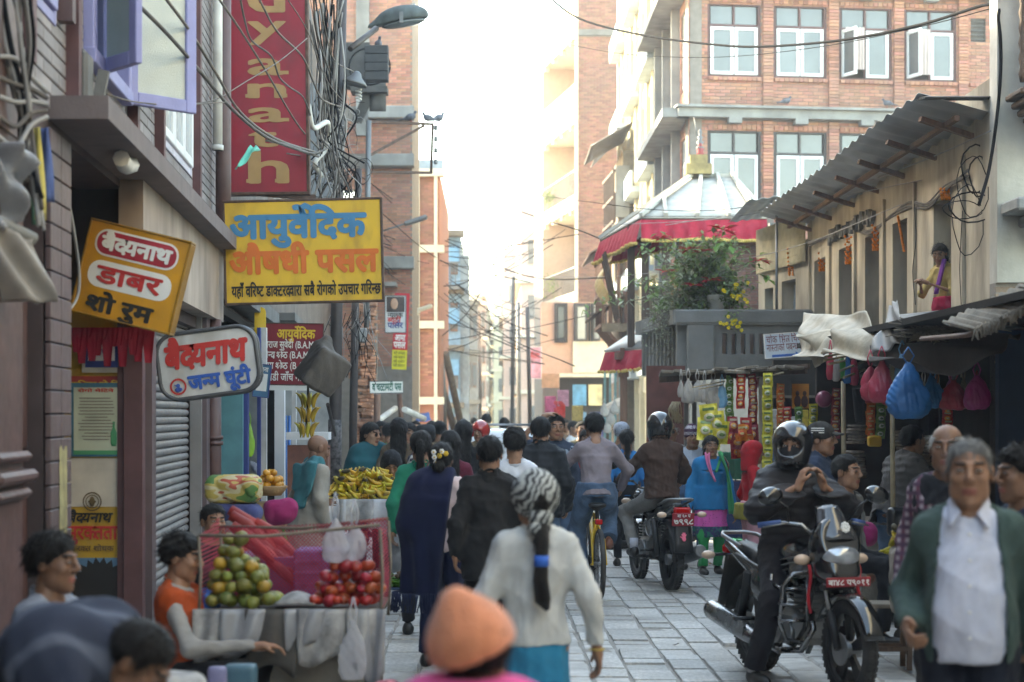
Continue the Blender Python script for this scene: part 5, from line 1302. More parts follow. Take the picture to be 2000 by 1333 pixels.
 def pf(P):
  x=np.abs(P[...,0]);Q=np.stack([x,P[...,1],P[...,2]],-1)
  d=s_ell(Q,(.125,.30,.60),(.035,.19,.11));d=smin(d,s_tube(Q,(.11,.40,.66),(.07,.98,.84),(.028,.055),(.02,.03),(1,0,0)),.05);return d
 mesh_vq('side_panel',[field_vq(pf,(-.2,.02,.42),(.2,1.08,.96),.013)],[M_BLKP],T)
 q=MB();q.tube([(-.13,.62,.84),(-.13,.92,.90),(-.08,1.02,.91),(.08,1.02,.91),(.13,.92,.90),(.13,.62,.84)],.014,8);q.build('grab_rail',M_ALLOY,T)
 q=MB();q.rbox((0,1.01,.80),(.17,.05,.065),.015);q.build('tail_light',M_RLENS,T)
 q=MB();q.sheet(lambda u,v:(.15*(v-.5)*(1+.25*u),.98+.10*u,.76-.36*u),4,4,th=.01);q.build('mud_flap',M_BLKM,T)
 for s_ in(-1,1):
  q=MB();q.ell((s_*.20,1.0,.76),(.05,.045,.03),12);q.build('indicator',M_ORLENS,T)
  q=MB();q.tube([(s_*.06,1.0,.76),(s_*.17,1.0,.76)],.012,6);q.build('indicator_stalk',M_BLKM,T)
  q=MB();q.ell((s_*.20,FY+.24,.83),(.055,.04,.034),12);q.build('indicator',M_ORLENS,T)
 hb=[(-.36,FY+.50,1.03),(-.24,FY+.42,1.05),(-.15,FY+.34,1.04),(-.08,FY+.33,.97),(.08,FY+.33,.97),(.15,FY+.34,1.04),(.24,FY+.42,1.05),(.36,FY+.50,1.03)]
 q=MB();q.tube(hb,.012,8);q.build('handlebar',M_CHROME,T)
 for s_ in(-1,1):
  q=MB();q.tube([(s_*.25,FY+.425,1.05),(s_*.37,FY+.505,1.03)],.019,10);q.build('grip',M_GRIPB if fairing else M_SEAT,T)
  q=MB();q.tube([(s_*.22,FY+.37,1.05),(s_*.37,FY+.44,1.02)],.006,6);q.build('lever',M_ALLOY,T)
  q=MB();q.tube([(s_*.21,FY+.40,1.06),(s_*.25,FY+.34,1.15),(s_*.33,FY+.34,1.20)],.007,6);q.build('mirror_stem',M_BLKM,T)
  def mf(P):return smax(s_ell(P,(s_*.37,FY+.33,1.22),(.085,.05,.058),rotm(0,s_*.25,0)),P[...,1]-FY-.355,.008)
  mesh_vq('mirror',[field_vq(mf,(s_*.37-.13,FY+.22,1.1),(s_*.37+.13,FY+.46,1.34),.008)],[M_BLKP],T)
 if fairing:
  def ff(P):
   d=s_ell(P,(0,FY+.20,.90),(.165,.15,.20));d=smin(d,s_ell(P,(0,FY+.16,.76),(.14,.15,.10)),.05)
   d=smax(d,-s_ell(P,(0,FY+.37,.92),(.15,.18,.3)),.02);d=smax(d,-(P[...,1]-FY-.05-(P[...,2]-.8)*.42),.02);return smax(d,P[...,2]-1.12,.01)
  mesh_vq('fairing',[field_vq(ff,(-.22,FY-.1,.6),(.22,FY+.45,1.2),.01)],[M_BLKP],T)
  q=MB();q.sheet(lambda u,v:(.150*math.sin((u-.5)*2.6)*(1-.45*v),FY+.245-.165*math.cos((u-.5)*2.2)*(1-.25*v)+.10*v,.965+.205*v-.03*abs(u-.5)),16,8,th=.004);q.build('windscreen',M_VISOR,T)
  def hl(P):return smax(s_ell(P,(0,FY+.13,.855),(.13,.10,.075)),P[...,2]-.93+.25*np.abs(P[...,0]),.01)
  mesh_vq('headlight',[field_vq(hl,(-.17,FY-.05,.75),(.17,FY+.3,.97),.008)],[M_LENS],T)
  q=MB();c=Vector((.015,FY+.085,1.035));
  for i in range(8):q.ell(c+Vector((.022*math.cos(i*.785),-.002+.008*math.sin(i*.785),.024*math.sin(i*.785))),(.012,.006,.012),8)
  q.ell(c,(.014,.006,.014),8);q.build('flower_sticker',I_WHITE,T)
  for i in range(3):
   for s_ in(-1,1):
    q=MB();q.tube([(s_*(.150+.018*math.sin(t*.5)),-.27+.05*t,.84-.035*i-.008*t)for t in range(6)],[.002,.006,.007,.006,.004,.001],5);q.build('tank_stripe',M_ALLOY,T)
  q=MB()
  for k_,s_ in enumerate((-1,1)):q.sheet(lambda u,v:(s_*.17+.02*(v-.5)+.01*math.sin(u*7),FY+.20-.01*u,.80-.30*u*(1-.3*k_)),8,2,th=.003)
  q.split('ribbon',cloth('red_ribbon',(.45,.02,.03)),T)
 else:
  q=MB();q.lathe([(.02,-.06),(.08,-.03),(.095,.02),(.09,.05)],(0,FY+.18,.88),20,rotm(R(90),0,0));q.build('headlight',M_BLKP,T)
 if plate_front:
  q=MB();q.rbox((0,FY+.015,.705),(.30,.012,.058),.003);p=q.build('front_plate',M_PLATE,T)
  letter('lettering',plate_front,(-.14,FY+.008,.688),(1,0,0),(0,0,1),.030,I_WHITE,p,.275,.03,0,.0)
 if plate_rear:
  q=MB();q.rbox((0,1.045,.715),(.22,.012,.13),.004,rotm(R(-12),0,0));p=q.build('rear_plate',M_PLATE,T)
  up_=Vector((0,.2,.98)).normalized();o=Vector((.095,1.05,.672))
  letter('lettering',plate_rear[1],o+Vector((0,.002,0)),(-1,0,0),up_,.048,I_WHITE,p,.19,.03,0,.004);letter('lettering',plate_rear[0],o+up_*.068+Vector((-.03,.002,0)),(-1,0,0),up_,.028,I_WHITE,p,.13,.02,0,.004)
  q=MB();c=Vector((.0,1.078,.53));u_=Vector((0,.25,-.96)).normalized()
  q.ell(c,(.022,.004,.026),10,rotm(R(14),0,0))
  for i,(a,ln)in enumerate(((-.5,.05),(-.2,.062),(.08,.062),(.36,.052),(1.0,.042))):q.beam(c,c+(-u_*math.cos(a)+Vector((1,0,0))*math.sin(a))*ln,.011,.006,up=Vector((0,1,0)))
  q.build('hand_sticker',mat('pink_sticker',(.80,.16,.24)),T)
 if guard:
  q=MB()
  for s_ in(-1,1):
   q.tube([(s_*.05,-.33,.74),(s_*.22,-.33,.74),(s_*.27,-.28,.66),(s_*.27,-.24,.42),(s_*.22,-.22,.32),(s_*.06,-.2,.28)],.014,8)
   for z in(.64,.54,.44):q.tube([(s_*.12,-.31,z),(s_*.27,-.27,z),(s_*.26,-.10,z+.02)],.010,8)
   q.tube([(s_*.12,-.31,.74),(s_*.12,-.31,.40)],.010,8);q.tube([(s_*.26,-.10,.72),(s_*.26,-.10,.36)],.010,8)
  q.split('crash_guard_bar',M_CHROME,T)
 q=MB()
 for s_ in(-1,1):q.tube([(s_*.12,.15,.30),(s_*.28,.15,.30)],.017,8);q.tube([(s_*.12,.42,.38),(s_*.27,.44,.38)],.014,8)
 q.split('footpeg',M_SEAT,T);q=MB();q.beam((.13,.1,.26),(.20,.3,.16),.03,.03);q.build('side_stand',M_BLKM,T)
 q=MB();q.beam((.10,.05,.34),(.10,RY,r+.03),.02,.09);q.build('chain_case',M_BLKM,T)
 return T
def bicycle(lab,loc,rz,m):
 T=thing('bicycle',lab,'bicycle',loc,rz);r=.33;FY,RY=-.54,.50
 wheel(T,FY,r,.05,wire=True,rim=M_ALLOY);wheel(T,RY,r,.05,wire=True,rim=M_ALLOY)
 bb_,st,hd=Vector((0,.06,.29)),Vector((0,.22,.74)),Vector((0,-.34,.84));q=MB()
 for a,b,w_ in((bb_,st,.017),(st,hd,.017),(bb_,hd+Vector((0,.01,-.08)),.02),(hd+Vector((0,-.02,-.12)),hd+Vector((0,.02,.05)),.02)):q.tube([a,b],w_,8)
 for s_ in(-1,1):
  q.tube([bb_,(s_*.06,.3,.31),(s_*.065,RY,r)],.011,6);q.tube([st+Vector((0,0,-.02)),(s_*.06,.36,.55),(s_*.065,RY,r)],.009,6);q.tube([hd+Vector((s_*.05,-.03,-.14)),(s_*.055,FY,r)],.013,6)
 q.split('frame_tube',m,T)
 q=MB();q.tube([st,st+Vector((0,.04,.12))],.013,8);q.build('seat_post',M_BLKM,T)
 def sf(P):return smax(smin(s_ell(P,(0,.30,.87),(.085,.10,.035)),s_cap(P,(0,.25,.87),(0,.05,.88),.045,.022),.05),P[...,2]-.895,.01)
 mesh_vq('saddle',[field_vq(sf,(-.13,-.02,.8),(.13,.44,.95),.01)],[M_SEAT],T)
 q=MB();q.tube([hd+Vector((0,.02,.05)),hd+Vector((0,-.05,.12))],.013,8);q.tube([(-.31,-.30,.99),(-.1,-.36,.97),(0,-.39,.96),(.1,-.36,.97),(.31,-.30,.99)],.012,8);q.split('handlebar',M_BLKM,T)
 q=MB()
 for s_ in(-1,1):q.tube([(s_*.2,-.33,.98),(s_*.32,-.30,.99)],.018,8)
 q.split('grip',M_SEAT,T)
 q=MB();q.lathe([(.085,-.006),(.09,0),(.085,.006)],(.05,.06,.29),24,rotm(0,R(90),0));q.build('chainring',M_BLKM,T)
 q=MB();q.beam((.07,.06,.29),(.08,.02,.13),.02,.02,up=Vector((1,0,0)));q.beam((-.07,.06,.29),(-.08,.10,.45),.02,.02,up=Vector((1,0,0)));q.split('crank',M_ALLOY,T)
 q=MB();q.rbox((.13,.02,.13),(.10,.07,.025),.006);q.rbox((-.13,.10,.45),(.10,.07,.025),.006);q.split('pedal',M_BLKM,T)
 q=MB()
 for s_ in(-1,1):q.tube([(.055,.06+0,.29+s_*.085),(.04,RY,r+s_*.04)],.006,5)
 q.split('chain',M_BLKM,T)
 q=MB();q.rbox((0,.42,.72),(.07,.03,.05),.008);q.build('reflector',M_RLENS,T);return T
def car(lab,loc,rz):
 T=thing('parked_car',lab,'car',loc,rz);M_CARW=mat('white_car_paint',(.72,.73,.74),rough=.2,coat=.8,var=.03)
 def bf(P):
  x=np.abs(P[...,0]);Q=np.stack([x,P[...,1],P[...,2]],-1)
  d=s_box(Q,(0,0,.62),(.78,1.9,.32),r=.16);c=s_box(Q,(0,.25,1.16),(.70,1.25,.36),r=.2)
  c=smax(c,(P[...,2]-1.55)*.75-(P[...,1]+.95)*.8,.08);d=smin(d,c,.10)
  for y in(-1.2,1.2):d=smax(d,-s_cap(Q,(.4,y,.3),(1.2,y,.3),.36,.36),.02)
  return smax(d,.2-P[...,2],.02)
 mesh_vq('body',[field_vq(bf,(-1,-2.1,.1),(1,2.1,1.6),.035)],[M_CARW],T)
 q=MB();q.sheet(lambda u,v:((u-.5)*(1.22-.12*v),-1.02+.42*v,1.0+.42*v-.0),8,4);q.sheet(lambda u,v:((u-.5)*(1.22-.12*v),1.53-.12*v,1.0+.36*v),8,4);q.split('windscreen',M_GLASS,T)
 for s_ in(-1,1):
  for a,b in((-.7,.05),(.12,.85)):
   q=MB();q.sheet(lambda u,v:(s_*(.715-.06*v),a+(b-a)*u,1.0+.34*v),3,3);q.build('side_window',M_GLASS,T)
  q=MB();q.rbox((s_*.55,-1.86,.74),(.34,.12,.16),.04);q.build('headlight',M_LENS,T)
  for y in(-1.2,1.2):
   q=MB();q.tube([(s_*.58,y,.3),(s_*.78,y,.3)],.30,24);q.tube([(s_*.76,y,.3),(s_*.79,y,.3)],.18,16,1);q.build('wheel',[M_TYRE,M_ALLOY],T)
 q=MB()
 for y in(-.3,.2,.7):q.tube([(-.55,y,1.58),(.55,y,1.58)],.018,6)
 for s_ in(-1,1):q.tube([(s_*.55,-.4,1.57),(s_*.55,.9,1.57)],.018,6)
 q.split('roof_rack_bar',M_ALLOY,T);q=MB();q.rbox((0,-1.91,.5),(1.3,.08,.2),.03);q.build('bumper',M_BLKM,T);return T
# --- the people and vehicles in the street
def spot(px,s):return Vector(((px-960)/s,F_PX/s,0))
def turned(J,deg,joints=('shL','shR','elL','elR','wrL','wrR')):return J
def sit(h=1.62,b=1.0,seat=.42,fwd=.40,knee=.0,**ov):
 J=pose(h,b);dz=J['pel'][2]-(seat+.10)
 for n in list(J):
  if isinstance(J[n],np.ndarray):J[n]=J[n]-np.array([0,0,dz])
 for sd,x in(('L',.12),('R',-.12)):
  J['hip'+sd]=np.array([x*.8,-.02,seat+.08]);J['kn'+sd]=np.array([x*1.2,-fwd,seat+.08+knee]);J['an'+sd]=np.array([x*1.2,-fwd+.03,.085])
 for n,v in ov.items():J[n]=np.array(v,float)
 return J
def lean(J,deg,about=None,names=('wst','chs','nck','hd','shL','shR','elL','elR','wrL','wrR')):
 """bend the upper body forward (towards -Y) about the pelvis"""
 a=R(deg);o=J['pel']if about is None else np.array(about)
 for n in names:
  q=J[n]-o;J[n]=o+np.array([q[0],q[1]*math.cos(a)-q[2]*math.sin(a),q[1]*math.sin(a)+q[2]*math.cos(a)])
 return J
def walk(J,st=.18):
 k=J['k']
 J['knL']+=np.array([0,-st*.45,.02])*k;J['anL']+=np.array([0,-st,0])*k;J['knR']+=np.array([0,st*.1,.0])*k;J['anR']+=np.array([0,st*.9,.05])*k
 J['wrL']+=np.array([0,st*.6,.02])*k;J['elL']+=np.array([0,st*.3,0])*k;J['wrR']+=np.array([0,-st*.7,.03])*k;J['elR']+=np.array([0,-st*.2,0])*k
 return J
c_={}
def C(name,col,**k):
 if name not in c_:c_[name]=cloth(name,col,**k)
 return c_[name]
JEANS=C('blue_jeans',(.075,.125,.20),var=.3);BLACKC=C('black_cloth',(.016,.016,.019));NAVY=C('navy_cloth',(.014,.02,.06));GREYC=C('grey_cloth',(.16,.16,.165));TAN=C('tan_cloth',(.26,.20,.13))
BACK=R(180);GRP='people in the far crowd'
def bag_loop(t,name,pts,r,m):
 q=MB();q.tube(pts,r,6);return q.build(name,m,t)
def shell(t,J,name,m,th,z0,z1,sidepad=.0,h=.016,seed=1,amp=.008,arms=True,extra=None):
 """a shawl: the body thickened and smoothed from shoulder to hem"""
 k=J['k']
 def ff(P):
  d=f_torso(P,J,th,.10)
  if arms:
   for sd in 'LR':d=smin(d,s_cap(P,J['sh'+sd],J['el'+sd],.06*k+th,.06*k+th),.12)
  lo=np.array([J['pel'][0],J['pel'][1],z0]);d=smin(d,s_tube(P,J['chs'],lo,(.2*k+th,.13*k+th),(.21*k+th+sidepad,.15*k+th),(1,0,0)),.1)
  ang=np.arctan2(P[...,1]-J['pel'][1],P[...,0]-J['pel'][0]);dn=np.clip((J['chs'][2]-P[...,2])/.5,0,1)
  d=d+folds(P,amp,seed)+.013*dn*np.sin(ang*9+3*P[...,2]+seed)
  if extra is not None:d=extra(P,d)
  d=smax(d,z0-P[...,2],.01);d=smax(d,P[...,2]-z1,.01)
  return np.maximum(d,-s_cap(P,J['nck']-np.array([0,0,.01]),J['nck']+np.array([0,0,.3]),.062*k,.075*k))
 lo,hi=bounds(J,['nck','shL','shR','elL','elR'],.22);lo[2]=z0-.03;hi[2]=max(hi[2],z1)
 return mesh_vq(name,[field_vq(ff,lo,hi,h)],[m],t)
def headcover(t,J,M,name,m,th=.018,low=-.06,open_=True,h=.010,peak=0.0,seed=3,drop=0.0,back=.0):
 c=J['hd'];k=J['kh']
 def ff(P):
  q=(P-A3(c))@A3(M)/k;d=s_ell(q,(0,.012,.032),(.074+th,.093+th,.083+th))
  if peak:d=smin(d,s_ell(q,(0,.03,.11),(.05,.05,peak)),.05)
  if drop:d=smin(d,s_tube(q,(0,.04,.0),(0,.05,-.10-drop),(.080+th,.07+th),(.085+th,.06+th),(1,0,0)),.05)
  line=q[...,2]-low-np.maximum(-q[...,1],-.09)*(.75 if open_==True else.15)
  d=smax(d,-line,.008)if not drop else smax(d,-(q[...,2]+.14+drop),.01)
  if drop or open_=='face':d=smax(d,-s_ell(q,(0,-.12,-.03),(.056,.09,.09)),.01)
  d=d+folds(q*2.5,.004,seed);d=np.maximum(d,-s_ell(q,(0,.012,.02),(.070,.088,.078)))
  return d*k
 e=np.array([.16,.17,.2+drop])*k
 return mesh_vq(name,[field_vq(ff,c-e,c+e,h)],m if isinstance(m,list)else[m],t)
def tall(s,top):return EYE-(top-812)/s
def back_view(lab,px,s,top,topc,hair='short',b=1.0,fem=False,rz=BACK,bottom=None,h=.018,group=None,head=(0,0,0),seed=1,J=None,st=.12,**k):
 J=J or walk(pose(tall(s,top)-.012,b),st);tp=dict(m=topc);tp.update(k.pop('tp',{}))
 return person(lab,spot(px,s),rz,J,fem=fem,hair=hair,h=h,hh=.008 if s<260 else.006,head=head,top=tp,bottom=bottom or dict(m=BLACKC),group=group,seed=seed,**k)
J=pose(1.30,.82);t,J,M=person('person in a peach knitted cap and pink scarf, closest to the viewer',spot(925,900),R(165),J,hair='wavy',h=.014,hh=.006,legs=False,top=dict(m=C('plum_coat',(.10,.03,.05)),th=.03),head=(.75,-.12,.42),seed=2)
headcover(t,J,M,'knitted_cap',mat('peach_knit',(.74,.26,.13),rough=.95,var=.12,scale=20,bump=.8,bscale=130,sheen=.4),.040,.012,'low',.007,peak=.075)
shell(t,J,'scarf',C('bright_pink_wool',(.74,.10,.30),rough=.95),.035,1.0,1.16,.02,.012)
J=pose(1.475,1.04);J['elR']=np.array([-.225,.05,.97]);J['wrR']=np.array([-.262,-.01,.745]);J['elL']=np.array([.215,.03,.97]);J['wrL']=np.array([.18,-.14,.80])
t,J,M=person('woman in a white sweater and zebra print headscarf with a long tied plait',spot(1045,470),R(186),J,fem=True,hair='tied',h=.011,hh=.006,top=dict(m=C('cream_white_knit',(.62,.62,.60),bump=.6,bscale=300),th=.020,hem=.055,amp=.009),bottom=dict(kind='skirt',m=C('teal_blue_skirt',(.02,.21,.36)),hem=.15,th=.008),legs=True,head=(.1,.1,0),seed=4)
def zebra(N,L,b,tc):
 w_=N.new('ShaderNodeTexWave');w_.inputs['Scale'].default_value=12;w_.inputs['Distortion'].default_value=11;w_.inputs['Detail'].default_value=2.5;w_.inputs['Detail Scale'].default_value=1.2
 mp=N.new('ShaderNodeMapping');mp.inputs['Rotation'].default_value=(.4,.5,.2);L.new(tc,mp.inputs[0]);L.new(mp.outputs[0],w_.inputs['Vector'])
 L.new(ramp_node(N,L,w_.outputs['Fac'],[(.0,(.02,.02,.023)),(.34,(.035,.035,.04)),(.6,(.34,.35,.34)),(1,(.47,.48,.45))]),b.inputs['Base Color']);b.inputs['Roughness'].default_value=.7
M_ZEB=patt('zebra_cloth',zebra)
headcover(t,J,M,'headscarf',M_ZEB,.030,-.075,'low',.008,peak=.0,seed=6,back=.02)
q=MB();cc=Vector(J['hd'])+Matrix(M.tolist())@Vector((0,.115,-.055));q.ell(cc,(.055,.05,.045),14);q.ell(cc+Vector((.01,.02,-.04)),(.05,.035,.035),12);q.build('scarf_knot',M_ZEB,t)
q=MB();pl=[cc+Vector((0,.02,-.03)),cc+Vector((.0,.045,-.09)),cc+Vector((.005,.06,-.17)),cc+Vector((.01,.065,-.25)),cc+Vector((.0,.065,-.33)),cc+Vector((-.02,.06,-.37))]
q.tube(pl,[.032,.03,.026,.032,.034,.010],12);q.build('plait',M_HAIR,t)
q=MB();q.tube([pl[2]+Vector((0,0,.022)),pl[2]+Vector((0,.0,-.022))],.031,14);q.build('hair_band',mat('bright_blue_band',(.02,.13,.55),rough=.6),t)
q=MB();q.lathe([(.030,-.004),(.034,0),(.030,.004)],Vector(J['wrR']),18);q.build('bangle',M_GOLD,t)
J=pose(1.53,1.05);t,J,M=person('woman in a navy fringed shawl with white and yellow flowers in her bun',spot(862,285),R(172),J,fem=True,hair='bun',h=.015,top=dict(m=C('pale_pink_blouse',(.62,.48,.47)),th=.03),bottom=dict(m=NAVY),seed=5,head=(-.05,.1,0))
def cutr(P,d):return smax(d,(-P[...,0]-.085)+(1.2-P[...,2])*.12-.06*0,.03)
shell(t,J,'shawl',C('navy_wool_shawl',(.010,.013,.045),rough=.95,bump=.5),.045,.50,1.46,.03,.013,extra=cutr)
q=MB();random.seed(2)
for i in range(60):
 a=-.9+2.6*i/59;p=Vector((.05+.27*math.sin(a+.4),.02+.22*math.cos(a),.52));q.tube([p,p+Vector((random.uniform(-.015,.015),random.uniform(-.015,.015),-.06)),p+Vector((random.uniform(-.03,.03),random.uniform(-.03,.03),-.13))],.004,4)
tagp(q.build('shawl_fringe',NAVY,t),kind='stuff')
q=MB();random.seed(9);H=Vector(J['hd'])
for i,(x,z,m)in enumerate(((-.02,.06,0),(.035,.055,0),(.03,.02,0),(.02,-.015,0),(-.05,.045,1),(-.005,.03,1),(.01,-.06,0))):
 for k in range(6):a=k*1.047;q.ell(H+Vector((x+.010*math.cos(a),.118-abs(z-.03)*.18,z+.010*math.sin(a))),(.009,.006,.009),7,m=m)
 q.ell(H+Vector((x,.124-abs(z-.03)*.18,z)),(.006,.005,.006),6,m=1)
q.build('hair_flower',[I_WHITE,I_YEL],t)
back_view('man in a charcoal black jacket, back turned, right of the navy shawl',956,300,850,C('charcoal_jacket',(.022,.021,.022)),b=1.02,h=.014,tp=dict(th=.026,hem=.22,collar=.03),seed=6)
def stripe(J):
 def reg(Cn):
  z=Cn[:,2]-J['chs'][2];return(((z>-.06)&(z<-.025))|((z>-.10)&(z<-.085))).astype(int)
 return reg
back_view('woman with loose wavy hair in a white top with blue stripes, back turned',1005,238,836,[C('white_stripe_top',(.62,.64,.70)),C('royal_blue',(.03,.04,.30))],'wavy',.95,True,tp=dict(stripes=stripe,th=.02),seed=7)
J=walk(pose(1.70,1.08),.12);back_view('man in a black quilted jacket and blue jeans, back turned, beside the cyclist',1056,215,815,C('black_quilt',(.012,.014,.018),rough=.6),J=J,bottom=dict(m=JEANS),tp=dict(th=.035,puff=.010,hem=.14,collar=.05),seed=8)
J=pose(1.72);J['elR']=np.array([-.36,-.02,1.50]);J['wrR']=np.array([-.12,-.05,1.72])
person('man in a dark denim jacket raising one arm over his head',spot(1086,188),R(8),J,hair='short',h=.018,top=dict(m=C('dark_denim',(.04,.055,.085)),th=.024,collar=.03),bottom=dict(m=JEANS),htgt=(None,(.02,-.03,1.76)),shirt=dict(m=C('pale_blue_shirt',(.30,.36,.44)),name='shirt',th=.012),seed=9)
t,J,M=back_view('woman in a green cardigan with a reddish brown handbag over her shoulder',822,250,840,C('emerald_cardigan',(.01,.20,.12)),'tied',1.0,True,h=.016,tp=dict(th=.022,hem=.2),seed=10)
def bf(P):return smin(s_box(P,(-.08,.24,1.02),(.10,.045,.14),r=.04),s_ell(P,(-.08,.25,.95),(.13,.06,.12)),.04)+folds(P,.006,3)
mesh_vq('handbag',[field_vq(bf,(-.3,.12,.75),(.12,.4,1.25),.014)],[mat('red_brown_leather',(.22,.055,.04),rough=.5,bump=.3)],t)
bag_loop(t,'bag_strap',[(-.14,.22,1.14),(-.12,.17,1.33),(-.10,.06,1.42),(-.06,.16,1.34),(-.02,.22,1.14)],.010,mat('strap_leather',(.08,.03,.025),rough=.5))
back_view('woman with long dark hair in a maroon cardigan, back turned',880,228,840,C('maroon_cardigan',(.11,.014,.03)),'long',.98,True,seed=11)
back_view('taller woman with very long black hair, behind the maroon cardigan',905,190,820,BLACKC,'long',.95,True,seed=12)
t,J,M=back_view('man in a dark Nepali topi hat and dark waistcoat over a pale shirt',832,200,832,C('ash_shirt',(.36,.37,.36)),rz=R(200),seed=13,shirt=dict(m=C('slate_waistcoat',(.05,.05,.075)),name='waistcoat',th=.03,sleeves=''))
c=Vector(J['hd']);q=MB();q.lathe([(.092,.04),(.095,.09),(.085,.13),(.05,.145),(.001,.147)],c,18,sy=1.15);q.build('topi_hat',C('grey_topi',(.035,.037,.042)),t)
J=pose(1.64);J['wrL']=np.array([.05,-.22,1.02]);J['elL']=np.array([.24,-.02,1.06])
t,J,M=person('woman in navy with a teal shawl and glasses beside the dark pole',spot(724,185),R(38),J,skin=M_SKIN3,fem=True,hair='back',h=.018,top=dict(m=NAVY,hem=.35,th=.022,flare=.03),bottom=dict(m=NAVY),seed=14,head=(.25,-.1,0))
shell(t,J,'shawl',C('dark_teal_shawl',(.012,.085,.105)),.035,1.14,1.46,.02,.016)
q=MB()
for s_ in(-1,1):q.lathe([(.020,-.002),(.022,0),(.020,.002)],Vector(J['hd'])+Matrix(M.tolist())@Vector((s_*.032,-.100,.010)),14,Matrix(M.tolist())@rotm(R(90),0,0))
q.split('glasses_rim',M_BLKM,t)
back_view('woman with straight waist length black hair in an olive brown top',779,186,815,C('olive_brown',(.115,.085,.06)),'long',1.0,True,seed=15)
person('smiling woman with a red mark on her forehead facing the viewer in the crowd',spot(799,166),R(-15),pose(1.63),skin=M_SKIN,fem=True,hair='back',h=.02,top=dict(m=C('patterned_grey',(.22,.20,.22),var=.5),th=.02),bottom=dict(m=BLACKC),seed=16)
J=lean(sit(1.55,1.0,.42),22);t,J,M=person('woman bending her head, black hair covered by a navy and pink shawl',spot(757,212)+Vector((0,0,.22)),R(12),J,fem=True,hair='back',h=.018,top=dict(m=C('purple_navy_print',(.05,.04,.09),var=.5)),bottom=dict(m=BLACKC),head=(-.1,-.55,0),seed=17)
headcover(t,J,M,'head_shawl',BLACKC,.014,-.02,'face',.011,drop=.06)
q=MB();o_=J['shL'];q.sheet(lambda u,v:Vector(o_)+Vector((-.06+.16*u,-.04+.16*v-.12*u,.075-.50*v*(.4+.6*u)+.02*math.sin(u*12))),8,8,th=.02);q.build('pink_shawl_end',C('hot_pink_wool',(.60,.05,.18)),t)
t,J,M=person('motorcyclist in a red open helmet and khaki jacket facing the viewer',spot(938,150),R(-8),pose(1.62,1.1),hair=None,h=.02,top=dict(m=C('khaki_jacket',(.20,.15,.085)),th=.03,collar=.04),bottom=dict(m=BLACKC),seed=18,head=(-.3,0,0));helmet(t,J,M,M_HELMR,False)
FARP=[('man in a mustard jacket half hidden behind the woman in navy',744,142,822,(.48,.20,.02),30),('person in a bright green jacket beside the mustard jacket',760,150,826,(.02,.26,.08),150),('man in a tan shirt with thick black hair walking away',858,152,822,(.30,.23,.14),180),('person in grey beyond the man in the tan shirt',843,120,822,(.16,.16,.17),180),('man with black hair standing behind the white car',985,112,816,(.05,.05,.06),180),('man in dark clothes just left of the white car roof',950,100,808,(.04,.04,.05),180),('man in a black face mask and olive jacket facing the viewer',1137,140,822,(.13,.12,.08),5),('woman in red facing the viewer, just left of the cyclist',1146,165,838,(.42,.02,.03),0),('man in a blue jacket looking right behind the bald old man',1328,148,820,(.05,.09,.20),-80),('person in a pale coat walking away in the far haze',905,80,818,(.35,.33,.30),180),('person in dark red far down the street',925,70,816,(.25,.05,.05),180),('person in blue far down the street',985,66,815,(.08,.12,.25),0),('person in brown by the far right shops',1105,100,820,(.16,.10,.07),20),('person in white by the far right shops',1120,112,822,(.5,.5,.5),60),('person in mauve at the left edge of the far crowd',812,110,822,(.22,.14,.2),0)]
for i,(lab,px,s,top,col,rz)in enumerate(FARP):
 fem='woman' in lab;person(lab,spot(px,s),R(rz),walk(pose(tall(s,top)-.01,1.0)),fem=fem,hair='back' if fem else 'short',h=.026,hh=.011,top=dict(m=C('far_cloth_%s'%'abcdefghijklmnop'[i],col),th=.022),bottom=dict(m=(JEANS,BLACKC,GREYC)[i%3]),seed=20+i,group=GRP,face=rz<100)
back_view('woman with a ponytail in bright blue between the cyclist and the brown jacket',1224,172,838,C('bright_blue_top',(.02,.20,.50)),'tied',1.0,True,seed=40)
t,J,M=back_view('man in a pale striped cap and grey jacket walking away',1214,152,824,C('slate_jacket',(.08,.09,.11)),seed=41,rz=R(120));headcover(t,J,M,'cap',C('pale_blue_cap',(.40,.44,.52)),.016,-.02,True,.012)
t,J,M=person('bald old man with glasses and grey jacket facing the viewer behind the brown jacket',spot(1309,165),R(-5),pose(1.64,1.05),hair='fringe',hairm=M_HAIRW,age=1,h=.02,hh=.006,top=dict(m=C('mid_grey_jacket',(.18,.18,.19)),th=.024),bottom=dict(m=BLACKC),seed=42)
q=MB()
for s_ in(-1,1):q.lathe([(.018,-.002),(.0205,0),(.018,.002)],Vector(J['hd'])+Matrix(M.tolist())@Vector((s_*.032,-.101,.008)),14,Matrix(M.tolist())@rotm(R(90),0,0))
q.split('glasses_rim',M_BLKM,t)
t,J,M=person('young man in a patterned knit cap and pale grey hooded top',spot(1352,174),R(4),pose(1.60,.98),hair='crop',h=.018,hh=.006,top=dict(m=C('pale_grey_hoodie',(.40,.44,.52)),th=.022,collar=.02),bottom=dict(m=JEANS),seed=43)
